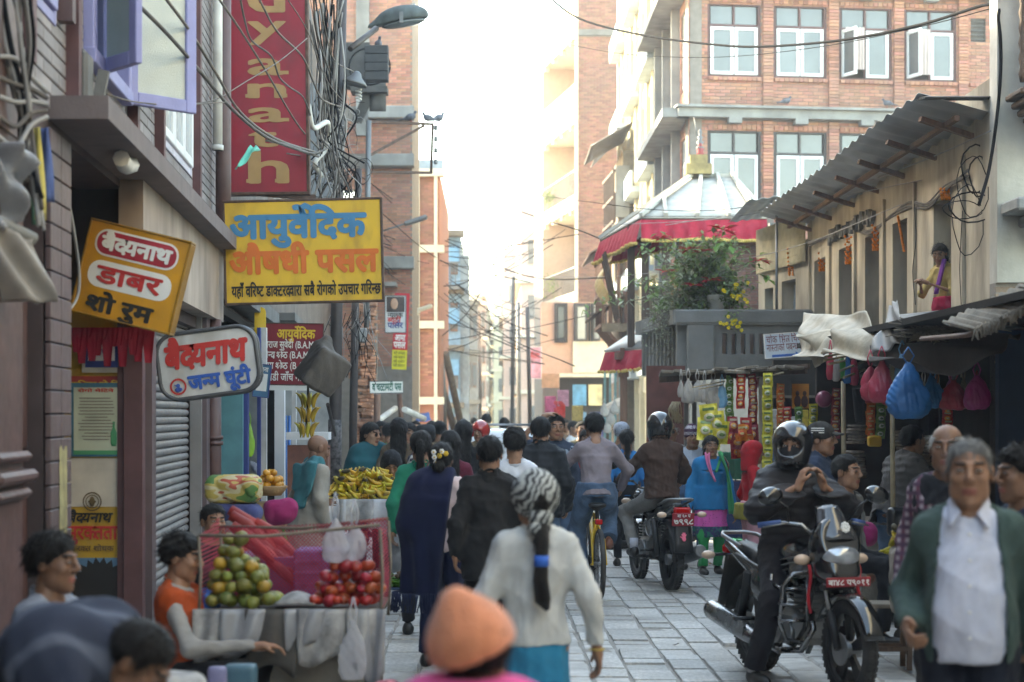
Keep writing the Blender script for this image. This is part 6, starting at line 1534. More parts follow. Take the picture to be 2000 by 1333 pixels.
def knit(N,L,b,tc):
 sp=N.new('ShaderNodeSeparateXYZ');L.new(tc,sp.inputs[0]);m1=N.new('ShaderNodeMath');m1.operation='MULTIPLY';m1.inputs[1].default_value=14.3;L.new(sp.outputs[2],m1.inputs[0])
 m2=N.new('ShaderNodeMath');m2.operation='FRACT';L.new(m1.outputs[0],m2.inputs[0]);ck=N.new('ShaderNodeTexChecker');ck.inputs['Scale'].default_value=75;L.new(tc,ck.inputs[0]);ck.inputs[1].default_value=(.5,.48,.5,1);ck.inputs[2].default_value=(.05,.015,.05,1)
 st=ramp_node(N,L,m2.outputs[0],[(0,(0,0,0)),(.5,(1,1,1))],'CONSTANT');mx=N.new('ShaderNodeMix');mx.data_type='RGBA';L.new(st,mx.inputs[0]);mx.inputs[6].default_value=(.05,.015,.045,1);L.new(ck.outputs[0],mx.inputs[7]);L.new(mx.outputs[2],b.inputs['Base Color']);b.inputs['Roughness'].default_value=.95
headcover(t,J,M,'knit_cap',patt('patterned_knit',knit),.016,-.01,'low',.009,peak=.03)
J=pose(1.50,1.12);J['anL']+=np.array([.0,.06,0]);J['wrR']=np.array([-.26,-.03,.72]);J['knR']+=np.array([0,-.05,0]);J['anR']+=np.array([0,-.10,0]);J['wrL']=np.array([.245,-.06,.68])
t,J,M=person('woman in a blue cardigan with pink and green scarf and green trousers',spot(1388,180),R(6),J,fem=True,hair='back',age=.0,h=.013,hh=.005,top=dict(m=C('azure_cardigan',(.008,.19,.42),bump=.6,bscale=200),th=.024,hem=.13,amp=.006),bottom=dict(m=C('green_salwar',(.015,.26,.075)),th=.016,flare=.012,amp=.010),shoes=M_SHOEB if 0 else M_SHOE,seed=44)
def tun(N,L,b,tc):
 sp=N.new('ShaderNodeSeparateXYZ');L.new(tc,sp.inputs[0]);v=N.new('ShaderNodeTexVoronoi');v.inputs['Scale'].default_value=36;L.new(tc,v.inputs['Vector'])
 dots=ramp_node(N,L,v.outputs['Distance'],[(0,(.30,.02,.14)),(.16,(.30,.02,.14)),(.2,(.70,.11,.38))]);v2=N.new('ShaderNodeTexVoronoi');v2.inputs['Scale'].default_value=22;L.new(tc,v2.inputs['Vector'])
 bd=ramp_node(N,L,v2.outputs['Distance'],[(0,(.5,.08,.3)),(.2,(.02,.12,.10)),(.5,(.05,.03,.12)),(.8,(.02,.2,.14))]);a=ramp_node(N,L,sp.outputs[2],[(0,(1,1,1)),(.52,(0,0,0))],'CONSTANT')
 mx=N.new('ShaderNodeMix');mx.data_type='RGBA';L.new(a,mx.inputs[0]);L.new(dots,mx.inputs[6]);L.new(bd,mx.inputs[7]);L.new(mx.outputs[2],b.inputs['Base Color']);b.inputs['Roughness'].default_value=.9
garment_bottom(t,J,.014,3,kind='skirt',m=patt('pink_tunic_print',tun),th=.032,hem=.40,flare=.03,name='tunic',low=.10)
q=MB();n_=Vector(J['nck'])
q.sheet(lambda u,v:n_+Vector((-.075-.03*v+.10*u*u*.9,-.125-.10*u+.03*math.sin(v*5),.05-.30*u))+Vector((.06*v*(1-u),0,.012*math.sin(v*9))),12,5,th=.016)
q.build('pink_scarf',C('pink_chiffon',(.72,.20,.38)),t)
q=MB();q.sheet(lambda u,v:n_+Vector((.095+.075*u-.045*v+.015*math.sin(5*u),-.165-.105*math.sin(min(1,u*1.5)*1.6)+.02*math.sin(v*6),.06-.66*u+.012*math.sin(v*9)))+Vector((.12*u*v,0,0)),14,5,th=.016)
q.sheet(lambda u,v:n_+Vector((.085-.085*u+.03*v,-.14-.08*u,.05-.20*u)),8,3,th=.016);q.split('green_scarf',C('green_chiffon',(.05,.30,.12)),t)
bag_loop(t,'shoulder_strap',[(.16,-.12,1.0),(.17,-.10,1.2),(.15,.02,1.27),(.15,.12,1.1)],.012,mat('brown_strap',(.10,.04,.03)))
t,J,M=person('girl in a red hooded top with an olive sash and pale pink trousers',spot(1470,198),R(100),pose(1.46,1.0),fem=True,hair='back',h=.018,top=dict(m=C('scarlet_wool',(.40,.012,.02)),th=.025,hem=.10),bottom=dict(m=C('dusty_pink',(.55,.27,.30)),th=.035,flare=.03),seed=45)
headcover(t,J,M,'red_hood',C('scarlet_wool',(.4,.012,.02)),.022,0,'face',.011,drop=.09)
shell(t,J,'olive_sash',C('olive_sash',(.26,.22,.04)),.04,.70,.86,.0,.016,arms=False)
bicycle('yellow bicycle ridden away by the man in a grey sweater',spot(1160,203),R(183),mat('yellow_enamel',(.70,.42,.02),rough=.3,coat=.5))
J=pose(1.72,1.0)
J['pel']=np.array([0,.22,.99]);
for n in('wst','chs','nck','hd','shL','shR'):J[n]+=np.array([0,.22,.045])
lean(J,14,names=('wst','chs','nck','hd','shL','shR'));J['hd']+=np.array([0,-.03,-.0])
for sd,x in(('L',1),('R',-1)):J['el'+sd]=np.array([x*.325,-.0,1.20]);J['wr'+sd]=np.array([x*.30,-.24,1.02]);J['hip'+sd]=np.array([x*.095,.17,.93])
J['knR']=np.array([-.135,-.10,.62]);J['anR']=np.array([-.13,.10,.53]);J['knL']=np.array([.155,-.10,.62]);J['anL']=np.array([.13,.06,.22]);J['knR']=np.array([-.17,-.22,.80])
t,J,M=person('man in a mauve grey sweater and blue jeans riding the yellow bicycle away',spot(1160,203),R(183),J,hair='short',h=.012,hh=.006,top=dict(m=C('mauve_grey_sweater',(.245,.205,.225),bump=.4),th=.020,amp=.009,hem=.06),bottom=dict(m=JEANS,th=.034,flare=.02,amp=.010),shoes=M_SHOEB,seed=46,head=(0,.15,0))
bp=(spot(1310,197)+spot(1250,185.6))*.5
motorcycle('black motorcycle seen from behind with a red number plate and hand sticker',bp,R(190),False,None,('बा ६० प','७९९८'),False)
J=pose(1.76,1.06);J['pel']=np.array([0,.26,.93])
for n in('wst','chs','nck','hd','shL','shR'):J[n]+=np.array([0,.26,-.035])
lean(J,6,names=('wst','chs','nck','hd','shL','shR'))
for sd,x in(('L',1),('R',-1)):J['el'+sd]=np.array([x*.30,.08,1.16]);J['wr'+sd]=np.array([x*.32,-.14,1.06]);J['hip'+sd]=np.array([x*.11,.20,.86]);J['kn'+sd]=np.array([x*.27,-.20,.74]);J['an'+sd]=np.array([x*.25,.12,.38])
t,J,M=person('rider in a brown jacket, grey trousers and black helmet, back turned',bp,R(190),J,hair=None,h=.013,top=dict(m=C('brown_bomber',(.062,.034,.025),rough=.8),th=.034,amp=.011,hem=.11,collar=.03),bottom=dict(m=C('grey_slacks',(.20,.19,.18)),th=.016),seed=47)
helmet(t,J,M,M_HELM,True,1.05)
for sd in 'LR':
 q=MB();q.tube([J['an'+sd],J['an'+sd]+np.array([0,.0,.1])],.045,10);q.build('sock',C('white_sock',(.55,.55,.62)),t)
f_,r_=Vector((2.22,11.25,0)),Vector((1.776,12.41,0));mp_=(f_+r_)*.5+Vector((-.01,.0,0));rzm=R(17.5)
motorcycle('black motorcycle facing the viewer with chrome crash bars and a flower sticker',mp_,rzm,True,'बा४८ प९०११',None,True)
J=pose(1.70,1.02);J['pel']=np.array([0,.19,.885])
for n in('wst','chs','nck','hd','shL','shR'):J[n]+=np.array([0,.18,-.055])
lean(J,4,names=('wst','chs','nck','hd','shL','shR'))
for sd,x in(('L',1),('R',-1)):J['el'+sd]=np.array([x*.32,-.03,1.12]);J['wr'+sd]=np.array([x*.085,-.135,1.28]);J['hip'+sd]=np.array([x*.11,.16,.84]);J['kn'+sd]=np.array([x*.26,-.13,.56]);J['an'+sd]=np.array([x*.31,.05,.09])
t,J,M=person('motorcyclist in a black quilted jacket fastening his black helmet with both hands',mp_,rzm,J,hair=None,h=.011,hh=.005,top=dict(m=C('black_brown_quilt',(.020,.017,.019),rough=.55),th=.040,puff=.011,amp=.006,hem=.10,collar=.04),bottom=dict(m=C('black_slacks',(.016,.014,.018)),th=.028,amp=.009),htgt=((.03,-.13,1.43),(-.03,-.13,1.43)),head=(-.62,.0,0),hands=(.9,.9),seed=48)
helmet(t,J,M,M_HELM,True,1.08)
q=MB();mm=Matrix(M.tolist());q.ell(Vector(J['hd'])+mm@Vector((0,-.070,-.052)),(.078,.070,.072),14,mm);q.build('face_mask',BLACKC,t)
for sd in 'LR':
 q=MB();q.tube([J['an'+sd]+np.array([0,0,-.01]),J['an'+sd]+np.array([0,.0,.06])],.043,10);q.build('sock',C('grey_sock',(.40,.40,.42)),t)
t,J,M=person('man in a navy jacket and dark cap with white stripes, looking right',spot(1602,258),R(62),pose(1.665,1.05),hair='crop',h=.016,top=dict(m=C('deep_navy_jacket',(.025,.04,.075)),th=.03,collar=.03),bottom=dict(m=BLACKC),seed=49)
headcover(t,J,M,'cap',C('black_brown_cap',(.03,.028,.026)),.014,-.005,'low',.009);mm=Matrix(M.tolist())
q=MB();q.sheet(lambda u,v:Vector(J['hd'])+mm@Vector(((u-.5)*.15,-.10-.075*v*math.cos((u-.5)*2),.055-.015*v-.06*(u-.5)**2)),8,4,th=.004);q.build('cap_peak',C('black_brown_cap',(.03,.028,.026)),t)
for i in range(3):
 q=MB();q.sheet(lambda u,v:Vector(J['hd'])+mm@Vector((-.088-.004,.05-.10*u+0,.045+.016*i+.008*v))*1.02,6,1,th=.004);q.build('cap_stripe',I_WHITE,t)
person('seated man in a grey jacket and dark jumper looking right beside the stall',spot(1652,272)+Vector((0,0,.10)),R(50),sit(1.62,1.0,.50),hair='short',h=.016,top=dict(m=C('black_jumper',(.018,.017,.018)),th=.012,name='jumper'),shirt=dict(m=C('stone_jacket',(.17,.155,.135)),th=.028,open=.08),bottom=dict(m=BLACKC),seed=50)
J=lean(pose(1.66,1.08),16);J['wrL']=np.array([.2,-.45,1.0]);J['wrR']=np.array([-.2,-.45,1.0]);J['elL']=np.array([.3,-.22,1.05]);J['elR']=np.array([-.3,-.22,1.05])
t,J,M=person('man in a grey quilted jacket and jeans leaning into the stall',spot(1748,236),R(115),J,hair='short',h=.015,top=dict(m=C('slate_quilt',(.075,.068,.064),rough=.6),th=.042,puff=.010,hem=.12),bottom=dict(m=JEANS,th=.02,flare=.02),seed=51)
def bf(P):return smin(s_box(P,(-.27,.12,.86),(.05,.15,.12),r=.04),s_box(P,(-.32,.12,.84),(.02,.09,.07),r=.02),.02)
mesh_vq('waist_bag',[field_vq(bf,(-.4,-.1,.65),(-.18,.35,1.05),.012)],[mat('black_leather',(.014,.013,.014),rough=.35)],t)
def plaid(N,L,b,tc):
 w1=N.new('ShaderNodeTexWave');w1.inputs['Scale'].default_value=7;w1.bands_direction='X';w2=N.new('ShaderNodeTexWave');w2.inputs['Scale'].default_value=7;w2.bands_direction='Z'
 for q in(w1,w2):L.new(tc,q.inputs['Vector'])
 mx=N.new('ShaderNodeMix');mx.data_type='RGBA';L.new(w1.outputs['Fac'],mx.inputs[0]);mx.inputs[6].default_value=(.10,.02,.045,1);mx.inputs[7].default_value=(.34,.28,.30,1)
 m2=N.new('ShaderNodeMix');m2.data_type='RGBA';L.new(w2.outputs['Fac'],m2.inputs[0]);L.new(mx.outputs[2],m2.inputs[6]);m2.inputs[7].default_value=(.07,.03,.06,1);m2.inputs[0].default_value=.5;L.new(m2.outputs[2],b.inputs['Base Color']);b.inputs['Roughness'].default_value=.9
person('balding white haired man in a plaid shirt and black vest behind the green cardigan',spot(1850,382),R(-25),pose(1.675,1.05),skin=M_SKIN2,hair='fringe',hairm=M_HAIRW,age=1,h=.013,hh=.005,top=dict(m=patt('plaid_cloth',plaid),name='plaid_shirt',th=.016),shirt=dict(m=C('black_vest',(.014,.014,.018)),th=.030,sleeves='',name='vest'),bottom=dict(m=BLACKC),seed=52,head=(.1,0,0))
J=walk(pose(1.635,.98),.14);J['elL']=np.array([.225,.08,1.06]);J['wrL']=np.array([.235,.04,.84]);J['elR']=np.array([-.225,.10,1.07]);J['wrR']=np.array([-.215,-.10,.985])
t,J,M=person('old man in a green cardigan and white shirt walking towards the viewer',spot(1893,540),R(-14),J,skin=M_SKIN,hair='crop',hairm=M_HAIRG,age=1,h=.0095,hh=.0042,top=dict(m=C('sage_green_cardigan',(.055,.090,.080),bump=.7,bscale=220),th=.026,open=.125,belly=1.0,hem=.10,amp=.009,name='cardigan'),shirt=dict(m=C('white_shirt',(.56,.58,.68)),th=.010,name='shirt',belly=1.0,hem=.07,sleeve=.9,amp=.007),bottom=dict(m=C('ink_trousers',(.014,.017,.028)),th=.02),seed=53,hands=(.8,1.0),htgt=(None,(-.205,-.20,.90)))
n_=Vector(J['nck'])
for s_ in(-1,1):
 q=MB();q.sheet(lambda u,v:n_+Vector((s_*(.062+.012*v-.035*u+.03*u*v),-.01-.085*u-.02*v*u,.045-.05*u-.055*v*(.3+.7*u))),8,4,th=.005);q.build('shirt_collar',C('white_shirt',(.56,.58,.68)),t)
q=MB()
for i in range(5):q.ell((.0,-.165-.03*min(i,3)*.6,1.30-.09*i),(.006,.003,.006),8)
q.split('button',I_WHITE,t)
person('curly haired man at the right edge looking left',spot(1995,452),R(-75),pose(1.58,1.0),skin=M_SKIN2,hair='wavy',h=.014,hh=.005,top=dict(m=C('dark_blue_check',(.02,.03,.06)),th=.02),bottom=dict(m=BLACKC),seed=54)
J=lean(pose(1.40,.9),10);J['wrL']=np.array([.02,-.32,.98]);J['elL']=np.array([.20,-.12,.88]);J['wrR']=np.array([-.06,-.32,.98]);J['elR']=np.array([-.22,-.14,.88])
t,J,M=person('girl in a yellow blouse and red skirt looking out of the upper window',(4.76,19.28,2.12),R(-58),J,fem=True,hair='back',h=.014,hh=.006,top=dict(m=C('mustard_blouse',(.46,.33,.12)),sleeve=.0,th=.02,puff=.0),bottom=dict(m=C('crimson_skirt',(.52,.02,.08)),th=.04),head=(.5,-.35,0),seed=55)
q=MB();n_=Vector(J['nck']);q.sheet(lambda u,v:n_+Vector((.07-.05*u+.05*v,-.08-.07*u,.05-.36*u)),8,4,th=.02);q.build('purple_scarf',C('violet_scarf',(.18,.04,.24)),t)
J=lean(pose(1.56,1.06),8);J['wrL']=np.array([.26,-.28,.98]);J['elL']=np.array([.29,-.05,1.0])
t,J,M=person('bald man in a long stone coloured coat with a teal scarf at the banana cart',spot(603,232),R(128),J,skin=M_SKIN2,hair=None,h=.014,hh=.006,top=dict(m=C('stone_coat',(.27,.245,.21)),th=.034,hem=.42,flare=.05,amp=.010,name='coat'),bottom=dict(m=GREYC),head=(-.1,-.35,0),seed=56)
q=MB()
def sc2(P):return smin(s_cap(P,A3(J['nck'])+A3([-.08,.02,.0]),A3(J['nck'])+A3([.08,-.03,.0]),.062,.062),s_tube(P,A3(J['nck'])+A3([-.03,.10,.0]),A3(J['nck'])+A3([-.05,.17,-.36]),(.13,.035),(.09,.022),(1,0,0)),.05)+folds(P,.014,5,(14,14,10))
mesh_vq('scarf',[field_vq(sc2,J['nck']-np.array([.3,.28,.55]),J['nck']+np.array([.3,.34,.18]),.013)],[C('faded_teal_scarf',(.035,.15,.17),fold=.04)],t)
J=sit(1.50,1.0,.34,fwd=.36,knee=.06);J['wrL']=np.array([.12,-.46,.62]);J['elL']=np.array([.24,-.16,.60]);J['wrR']=np.array([-.14,-.44,.60]);J['elR']=np.array([-.25,-.14,.60])
person('young man in an orange vest and pale shirt sitting at the fruit stall',spot(352,400)+Vector((0,0,.02)),R(80),J,hair='wavy',h=.013,hh=.006,top=dict(m=C('ash_white_shirt',(.28,.265,.25)),th=.012,name='shirt'),shirt=dict(m=C('orange_vest',(.38,.06,.015)),th=.036,sleeves='',name='vest'),bottom=dict(m=BLACKC),head=(0,-.15,0),seed=57)
person('man with only his black hair and brow showing behind the orange and green sacks',spot(416,300),R(30),sit(1.50,1.0,.36),hair='short',h=.016,top=dict(m=BLACKC),bottom=dict(m=BLACKC),seed=58)
J=sit(1.58,1.0,.42);person('black haired man in a pale jacket behind the stooping blue shawl',spot(100,480),R(75),J,skin=M_SKIN2,hair='wavy',h=.014,hh=.006,top=dict(m=C('pale_slate_jacket',(.23,.25,.30)),th=.03),bottom=dict(m=BLACKC),seed=59)
J=lean(pose(1.58,.95),66);J['hd']+=np.array([0,-.02,-.10]);J['nck']+=np.array([0,0,-.03]);J['wrL']=np.array([.2,-.62,.45]);J['elL']=np.array([.26,-.5,.72]);J['wrR']=np.array([-.2,-.62,.45]);J['elR']=np.array([-.26,-.5,.72])
t,J,M=person('stooping person wrapped in a striped slate blue shawl, head bent down',Vector((-1.58,5.75,-.02)),R(66),J,skin=M_SKIN2,hair='short',h=.013,hh=.006,top=dict(m=C('slate_blue_shawl',(.03,.04,.07)),th=.05),bottom=dict(m=BLACKC),head=(.3,-.75,0),seed=60)  # shawl colours lowered to stand in for the deep shade here
def shw(N,L,b,tc):
 w1=N.new('ShaderNodeTexWave');w1.inputs['Scale'].default_value=2.2;w1.inputs['Distortion'].default_value=1.5;w1.bands_direction='DIAGONAL';L.new(tc,w1.inputs['Vector'])
 L.new(ramp_node(N,L,w1.outputs['Fac'],[(0,(.02,.027,.05)),(.85,(.028,.036,.062)),(.97,(.085,.10,.14))]),b.inputs['Base Color']);b.inputs['Roughness'].default_value=.95
def shf(P):
 d=f_torso(P,J,.055,.12)
 for sd in 'LR':d=smin(d,f_arm(P,J,sd,.05,.6),.12)
 return d+folds(P,.012,8)
mesh_vq('shawl',[field_vq(shf,*bounds(J,['pel','nck','shL','shR','elL','elR'],.24),.016)],[patt('striped_slate_shawl',shw)],t)
J=pose(1.64);J['elR']=np.array([-.25,-.1,1.12]);J['wrR']=np.array([-.16,-.3,1.0]);J['elL']=np.array([.25,-.1,1.12]);J['wrL']=np.array([.16,-.3,1.0])
person('shopkeeper in a pale shirt standing half hidden behind the blue door post',spot(482,170),R(100),J,hair='short',h=.02,top=dict(m=C('sky_white_shirt',(.45,.48,.58)),th=.02),bottom=dict(m=C('brown_slacks',(.07,.055,.045))),seed=61)
car('white car with a roof rack coming through the crowd',spot(968,128),R(-2))
# --- signs
def sign(name,lab,box,s_,board,frame_m=None,roll=0.0,yaw=0.0,th=.04,group=None,fw=.022,cat='sign',rnd=0):
 x0,y0,x1,y1=box;c=at((x0+x1)/2,(y0+y1)/2,s_);W,H=(x1-x0)/s_,(y1-y0)/s_
 t=thing(name,lab,cat,c,0,group);t.rotation_euler=(0,R(roll),R(yaw));b=MB()
 if rnd:
  P=[]
  for cx,cz,a0 in((W/2-rnd,H/2-rnd,0),(-W/2+rnd,H/2-rnd,90),(-W/2+rnd,-H/2+rnd,180),(W/2-rnd,-H/2+rnd,270)):
   P+=[(cx+rnd*math.cos(R(a0+15*i)),cz+rnd*math.sin(R(a0+15*i)))for i in range(7)]
  b.prism(P,(0,0,0),(1,0,0),(0,0,1),-th);b.build('board',board,t)
  if frame_m:f=MB();f.tube([(x,-.004,z)for x,z in P],fw,8,closed=True);f.tube([(x,th+.004,z)for x,z in P],fw,8,closed=True);f.split('frame',frame_m,t)
 else:
  b.box((0,th/2,0),(W,th,H));b.build('board',board,t)
  if frame_m:
   f=MB()
   for z in(-H/2,H/2):f.rbox((0,th/2,z),(W+fw*2,th+.02,fw),.004)
   for x in(-W/2-fw/2,W/2+fw/2):f.rbox((x,th/2,0),(fw,th+.018,H-fw-.002),.004)
   f.split('frame',frame_m,t)
 def put(txt,x,y,hp,m,wp_=None,bold=.03,slant=0.0,d=.006,par=None,mir=False):
  return letter('lettering',txt,((x-(x0+x1)/2)/s_,-d,((y0+y1)/2-y)/s_),(1,0,0),(0,0,1),hp/s_,m,par or t,wp_/s_ if wp_ else None,bold,slant,0.0)
 def patch(nm,a,b_,c_2,d_,m,d=.003,r=0.0):
  q=MB();u0,u1,z0,z1=(a-(x0+x1)/2)/s_,(c_2-(x0+x1)/2)/s_,((y0+y1)/2-d_)/s_,((y0+y1)/2-b_)/s_
  if r:
   r=(z1-z0)/2*r;P=[]
   for cx,cz,a0 in((u1-r,z1-r,0),(u0+r,z1-r,90),(u0+r,z0+r,180),(u1-r,z0+r,270)):P+=[(cx+r*math.cos(R(a0+15*i)),cz+r*math.sin(R(a0+15*i)))for i in range(7)]
   q.prism(P,(0,-d,0),(1,0,0),(0,0,1),-.002)
  else:q.box(((u0+u1)/2,-d+.001,(z0+z1)/2),(u1-u0,.002,z1-z0))
  return q.build(nm,m,t)
 return t,put,patch
M_YSIGN=mat('yellow_sign_paint',(.66,.40,.03),rough=.5,var=.07,scale=3,dirt=.6,dcol=(.30,.17,.03),dscale=7)
M_RUST=mat('rusty_frame',(.10,.06,.045),rough=.8,var=.4,scale=14,metal=.2)
M_SBLUE=mat('sign_blue',(.035,.19,.36),rough=.5,var=.12);M_SORANGE=mat('sign_orange',(.60,.13,.015),rough=.5,var=.1)
t,put,patch=sign('shop_sign','big yellow painted sign with blue and orange lettering in a rusty frame',(441,391,744,591),212,M_YSIGN,M_RUST,roll=-1.4,th=.05)
put('आयुर्वेदिक',453,463,42,M_SBLUE,262,.045);put('औषधी पसल',450,532,40,M_SORANGE,287,.045);put('यहाँ वरिष्ट डाक्टरद्वारा सबै रोगको उपचार गरिन्छ',451,577,19,I_BLACK,291,.03)
M_RSIGN=mat('crimson_sign',(.30,.012,.03),rough=.42,var=.06,dirt=.5,dcol=(.13,.025,.03),dscale=5);M_TANL=mat('tan_letter',(.42,.25,.10),rough=.5,var=.1,dirt=.2)
t,put,patch=sign('vertical_sign','tall crimson vertical sign with tan stacked letters above the yellow sign',(449,-70,597,378),190,M_RSIGN,M_RUST,roll=-.6,th=.12,fw=.03)
for ch,yb,hh in(('d',23,68),('y',72,40),('a',146,41),('n',191,36),('a',238,36),('t',286,36),('h',357,56)):
 wd={'t':52,'h':72,'y':70}.get(ch,68)
 o=put(ch,487,yb,hh,M_TANL,wd,.022)
 if ch in 'nha':
  q=MB();k=1/190;cx,cz=(523-523),0
  for x in((492,548)if ch!='a' else(551,)):q.box(((x-523)*k,-.0055,(154-yb+3.5)*k),(26*k,.002,7*k))
  q.split('serif',M_TANL,t)
bm=MB();a,b=at(430,372,190),at(605,382,186);bm.beam(a+Vector((-.3,0,.03)),b+Vector((.05,.05,-.02)),.06,.06);bm.beam(a+Vector((-.3,.15,.06)),b+Vector((0,.2,0)),.04,.05);bm.split('bracket_bar',M_RUST,t)
for o in t.children:
 if o.name.startswith('bracket_bar'):o.matrix_parent_inverse=t.matrix_basis.inverted()
M_OBOX=mat('amber_plastic',(.60,.27,.012),rough=.4,var=.12,dirt=.3,dcol=(.2,.09,.02),dscale=4)
t,put,patch=sign('box_sign','tilted amber box sign with a red pill, a white pill and black lettering',(158,448,352,632),312,M_OBOX,mat('dull_brass_edge',(.34,.17,.02),rough=.4,metal=.3),roll=13.5,th=.16,fw=.014)
patch('red_pill',172,460,338,513,I_WHITE,.003,.9);patch('red_pill',176,464,334,509,mat('pill_red',(.42,.02,.04),rough=.4),.006,.9);patch('white_pill',172,522,338,575,I_WHITE,.003,.9)
put('बैद्यनाथ',186,500,25,I_WHITE,138,.045,d=.011);put('डाबर',190,564,30,mat('pill_letter_red',(.50,.03,.03)),128,.03,d=.009);put('शो रुम',184,621,27,I_BLACK,130,.04,d=.008)
M_WBOX=mat('white_lightbox',(.62,.63,.62),rough=.35,var=.05,dirt=.5,dcol=(.30,.26,.22),dscale=6)
t,put,patch=sign('lightbox_sign','white rounded lightbox sign with red and blue lettering and a round red emblem',(309,645,503,773),262,M_WBOX,mat('grey_rubber_edge',(.09,.09,.095),rough=.4,metal=.3),roll=-7.5,th=.14,rnd=.14,fw=.016)
put('बैद्यनाथ',322,712,40,I_RED,160,.05,.12,.010);put('जन्म घूंटी',364,757,25,mat('sign_royal_blue',(.02,.10,.42)),122,.045,.0,.010)
q=MB();c=Vector(((343-406)/262,-.010,(709-748)/262))
q.sheet(lambda u,v:c+Vector(((.062-.014*v)*math.cos(6.2832*u),0,(.062-.014*v)*math.sin(6.2832*u))),30,1);q.build('emblem_ring',I_RED,t)
q=MB();q.ell(c+Vector((0,-.001,.008)),(.016,.002,.016),10);q.ell(c+Vector((0,-.001,-.022)),(.03,.002,.018),10);q.box(c+Vector((0,-.002,-.005)),(.07,.002,.008),rotm(0,.7,0));q.split('emblem_figure',mat('emblem_blue',(.04,.1,.4)),t)
M_DRED=mat('maroon_board',(.22,.012,.025),rough=.5,var=.1)
t,put,patch=sign('clinic_sign','dark red clinic sign with yellow heading and white lines of names',(498,632,630,752),172,M_DRED,M_RUST,roll=.8,th=.03,fw=.012)
put('आयुर्वेदिक',541,661,16,I_YEL,74,.035);put('कविराज सुवेदी (B.A.M.S)',503,680,12,I_WHITE,122,.015);put('जितेन्द्र श्रेष्ठ (B.A.M.S)',503,700,12,I_WHITE,112,.015);put('प्रशंसा श्रेष्ठ (B.A.M.S)',503,721,12,I_WHITE,118,.015);put('नाडी जाँच गरिन्छ',520,744,13,I_WHITE,92,.015)
patch('white_strip',498,753,630,763,I_WHITE,.002)
t,put,patch=sign('tin_sign','yellow half round advertisement disc beside the clinic sign',(497,600,519,688),175,I_YEL,None,th=.02,rnd=.06)
t,put,patch=sign('notice_board','small blue framed notice hung under the white lightbox sign',(497,712,526,776),186,mat('notice_blue',(.05,.16,.28),rough=.4),I_NAVY,roll=6,th=.02,fw=.008);patch('sheet',501,730,522,764,I_WHITE);put('सूचना',500,726,8,I_WHITE,22,d=.004)
t,put,patch=sign('poster','bright round shop poster on the teal panel',(417,778,448,838),188,mat('pale_blue_print',(.40,.48,.60),var=.2),None,th=.006)
q=MB();q.ell((0,-.006,.0),(.085,.003,.085),16);q.build('orange_burst',mat('burst_orange',(.60,.20,.05),var=.5,scale=20),t);q=MB();q.lathe([(.03,-.06),(.06,-.02),(.062,.05),(.04,.055)],(0,-.012,0),12,sy=.05);q.build('dark_shield',I_NAVY,t)
put('SOFTER',423,802,6,I_WHITE,20,d=.018);put('BETTER',423,811,6,I_WHITE,20,d=.018)
t,put,patch=sign('poster','purple and white upright poster on the teal panel',(424,846,448,915),188,mat('purple_print',(.11,.05,.16),var=.2),I_WHITE,th=.006,fw=.01);patch('white_side',425,848,430,913,I_WHITE);put('गरुड',431,862,7,I_WHITE,15,d=.005)
t,put,patch=sign('banner','beauty parlour banner with a woman\'s portrait above two lines of lettering',(753,578,792,650),84,mat('grey_banner',(.50,.50,.50),var=.1),M_TIND,th=.03);patch('portrait',755,580,790,610,mat('dark_portrait',(.06,.04,.035),var=.5,scale=7),.003)
q=MB();q.ell((-.03,-.035,.24),(.09,.01,.13),12);q.build('portrait_face',M_SKIN3,t)
put('न्यूलुक',757,620,8,I_BLACK,30);put('ब्यूटी',757,630,9,I_RED,26);put('पार्लर',757,641,10,I_NAVY,30)
t,put,patch=sign('banner','narrow red and yellow hanging banner beside the beauty parlour banner',(768,573,797,722),80,mat('red_banner',(.55,.02,.035),var=.06),None,th=.02,roll=2.5);patch('yellow_part',768,684,797,722,mat('yellow_banner',(.62,.56,.04)));put('आमा',772,666,11,I_WHITE,20);put('पसल',770,680,11,I_WHITE,23)
for i in range(4):put('सबै सामान',771,693+8*i,5,I_BLACK,22,.0)
t,put,patch=sign('shop_sign','small white sign with green lettering on a brown post',(723,745,787,768),90,I_WHITE,M_TIND,th=.03,fw=.015,roll=-1);put('व चट्टामटी पस',727,763,13,mat('bottle_green',(.01,.12,.08)),57,.03)
t,put,patch=sign('direction_sign','pale blue sign with dark red lettering and a blue arrow on the stall roof',(1494,651,1573,698),136,mat('pale_blue_board',(.56,.64,.72),rough=.5,var=.04),I_WHITE,roll=-4,th=.02,fw=.01)
M_DKR=mat('dark_red_letter',(.20,.015,.03));put('चोक भित्र चिया',1497,669,13,M_DKR,72,.01);put('नास्ताको प्रबन्ध छ',1497,685,13,M_DKR,72,.01)
q=MB();k=1/136;q.box((-.03,-.006,-.145),(.34,.003,.035));q.add([(.14,-.008,-.10),(.14,-.008,-.19),(.22,-.008,-.145)],[(0,1,2)]);q.split('arrow',mat('arrow_blue',(.02,.12,.45)),t)
t,put,patch=sign('shop_sign','blue sign with yellow lettering far down on the left pavement',(781,752,808,778),70,mat('shop_blue',(.05,.10,.38),var=.3),None,th=.03);put('पसल',783,770,12,I_YEL,22)
for i,(b,m,lab)in enumerate((((888,738,906,762),(.05,.30,.30),'teal hanging signboard on the dark old house'),((886,768,906,795),(.05,.26,.55),'bright blue hanging signboard on the dark old house'))):sign('hanging_sign',lab,b,42,mat('hang_%s'%'ab'[i],m,var=.2,scale=5),None,th=.05)
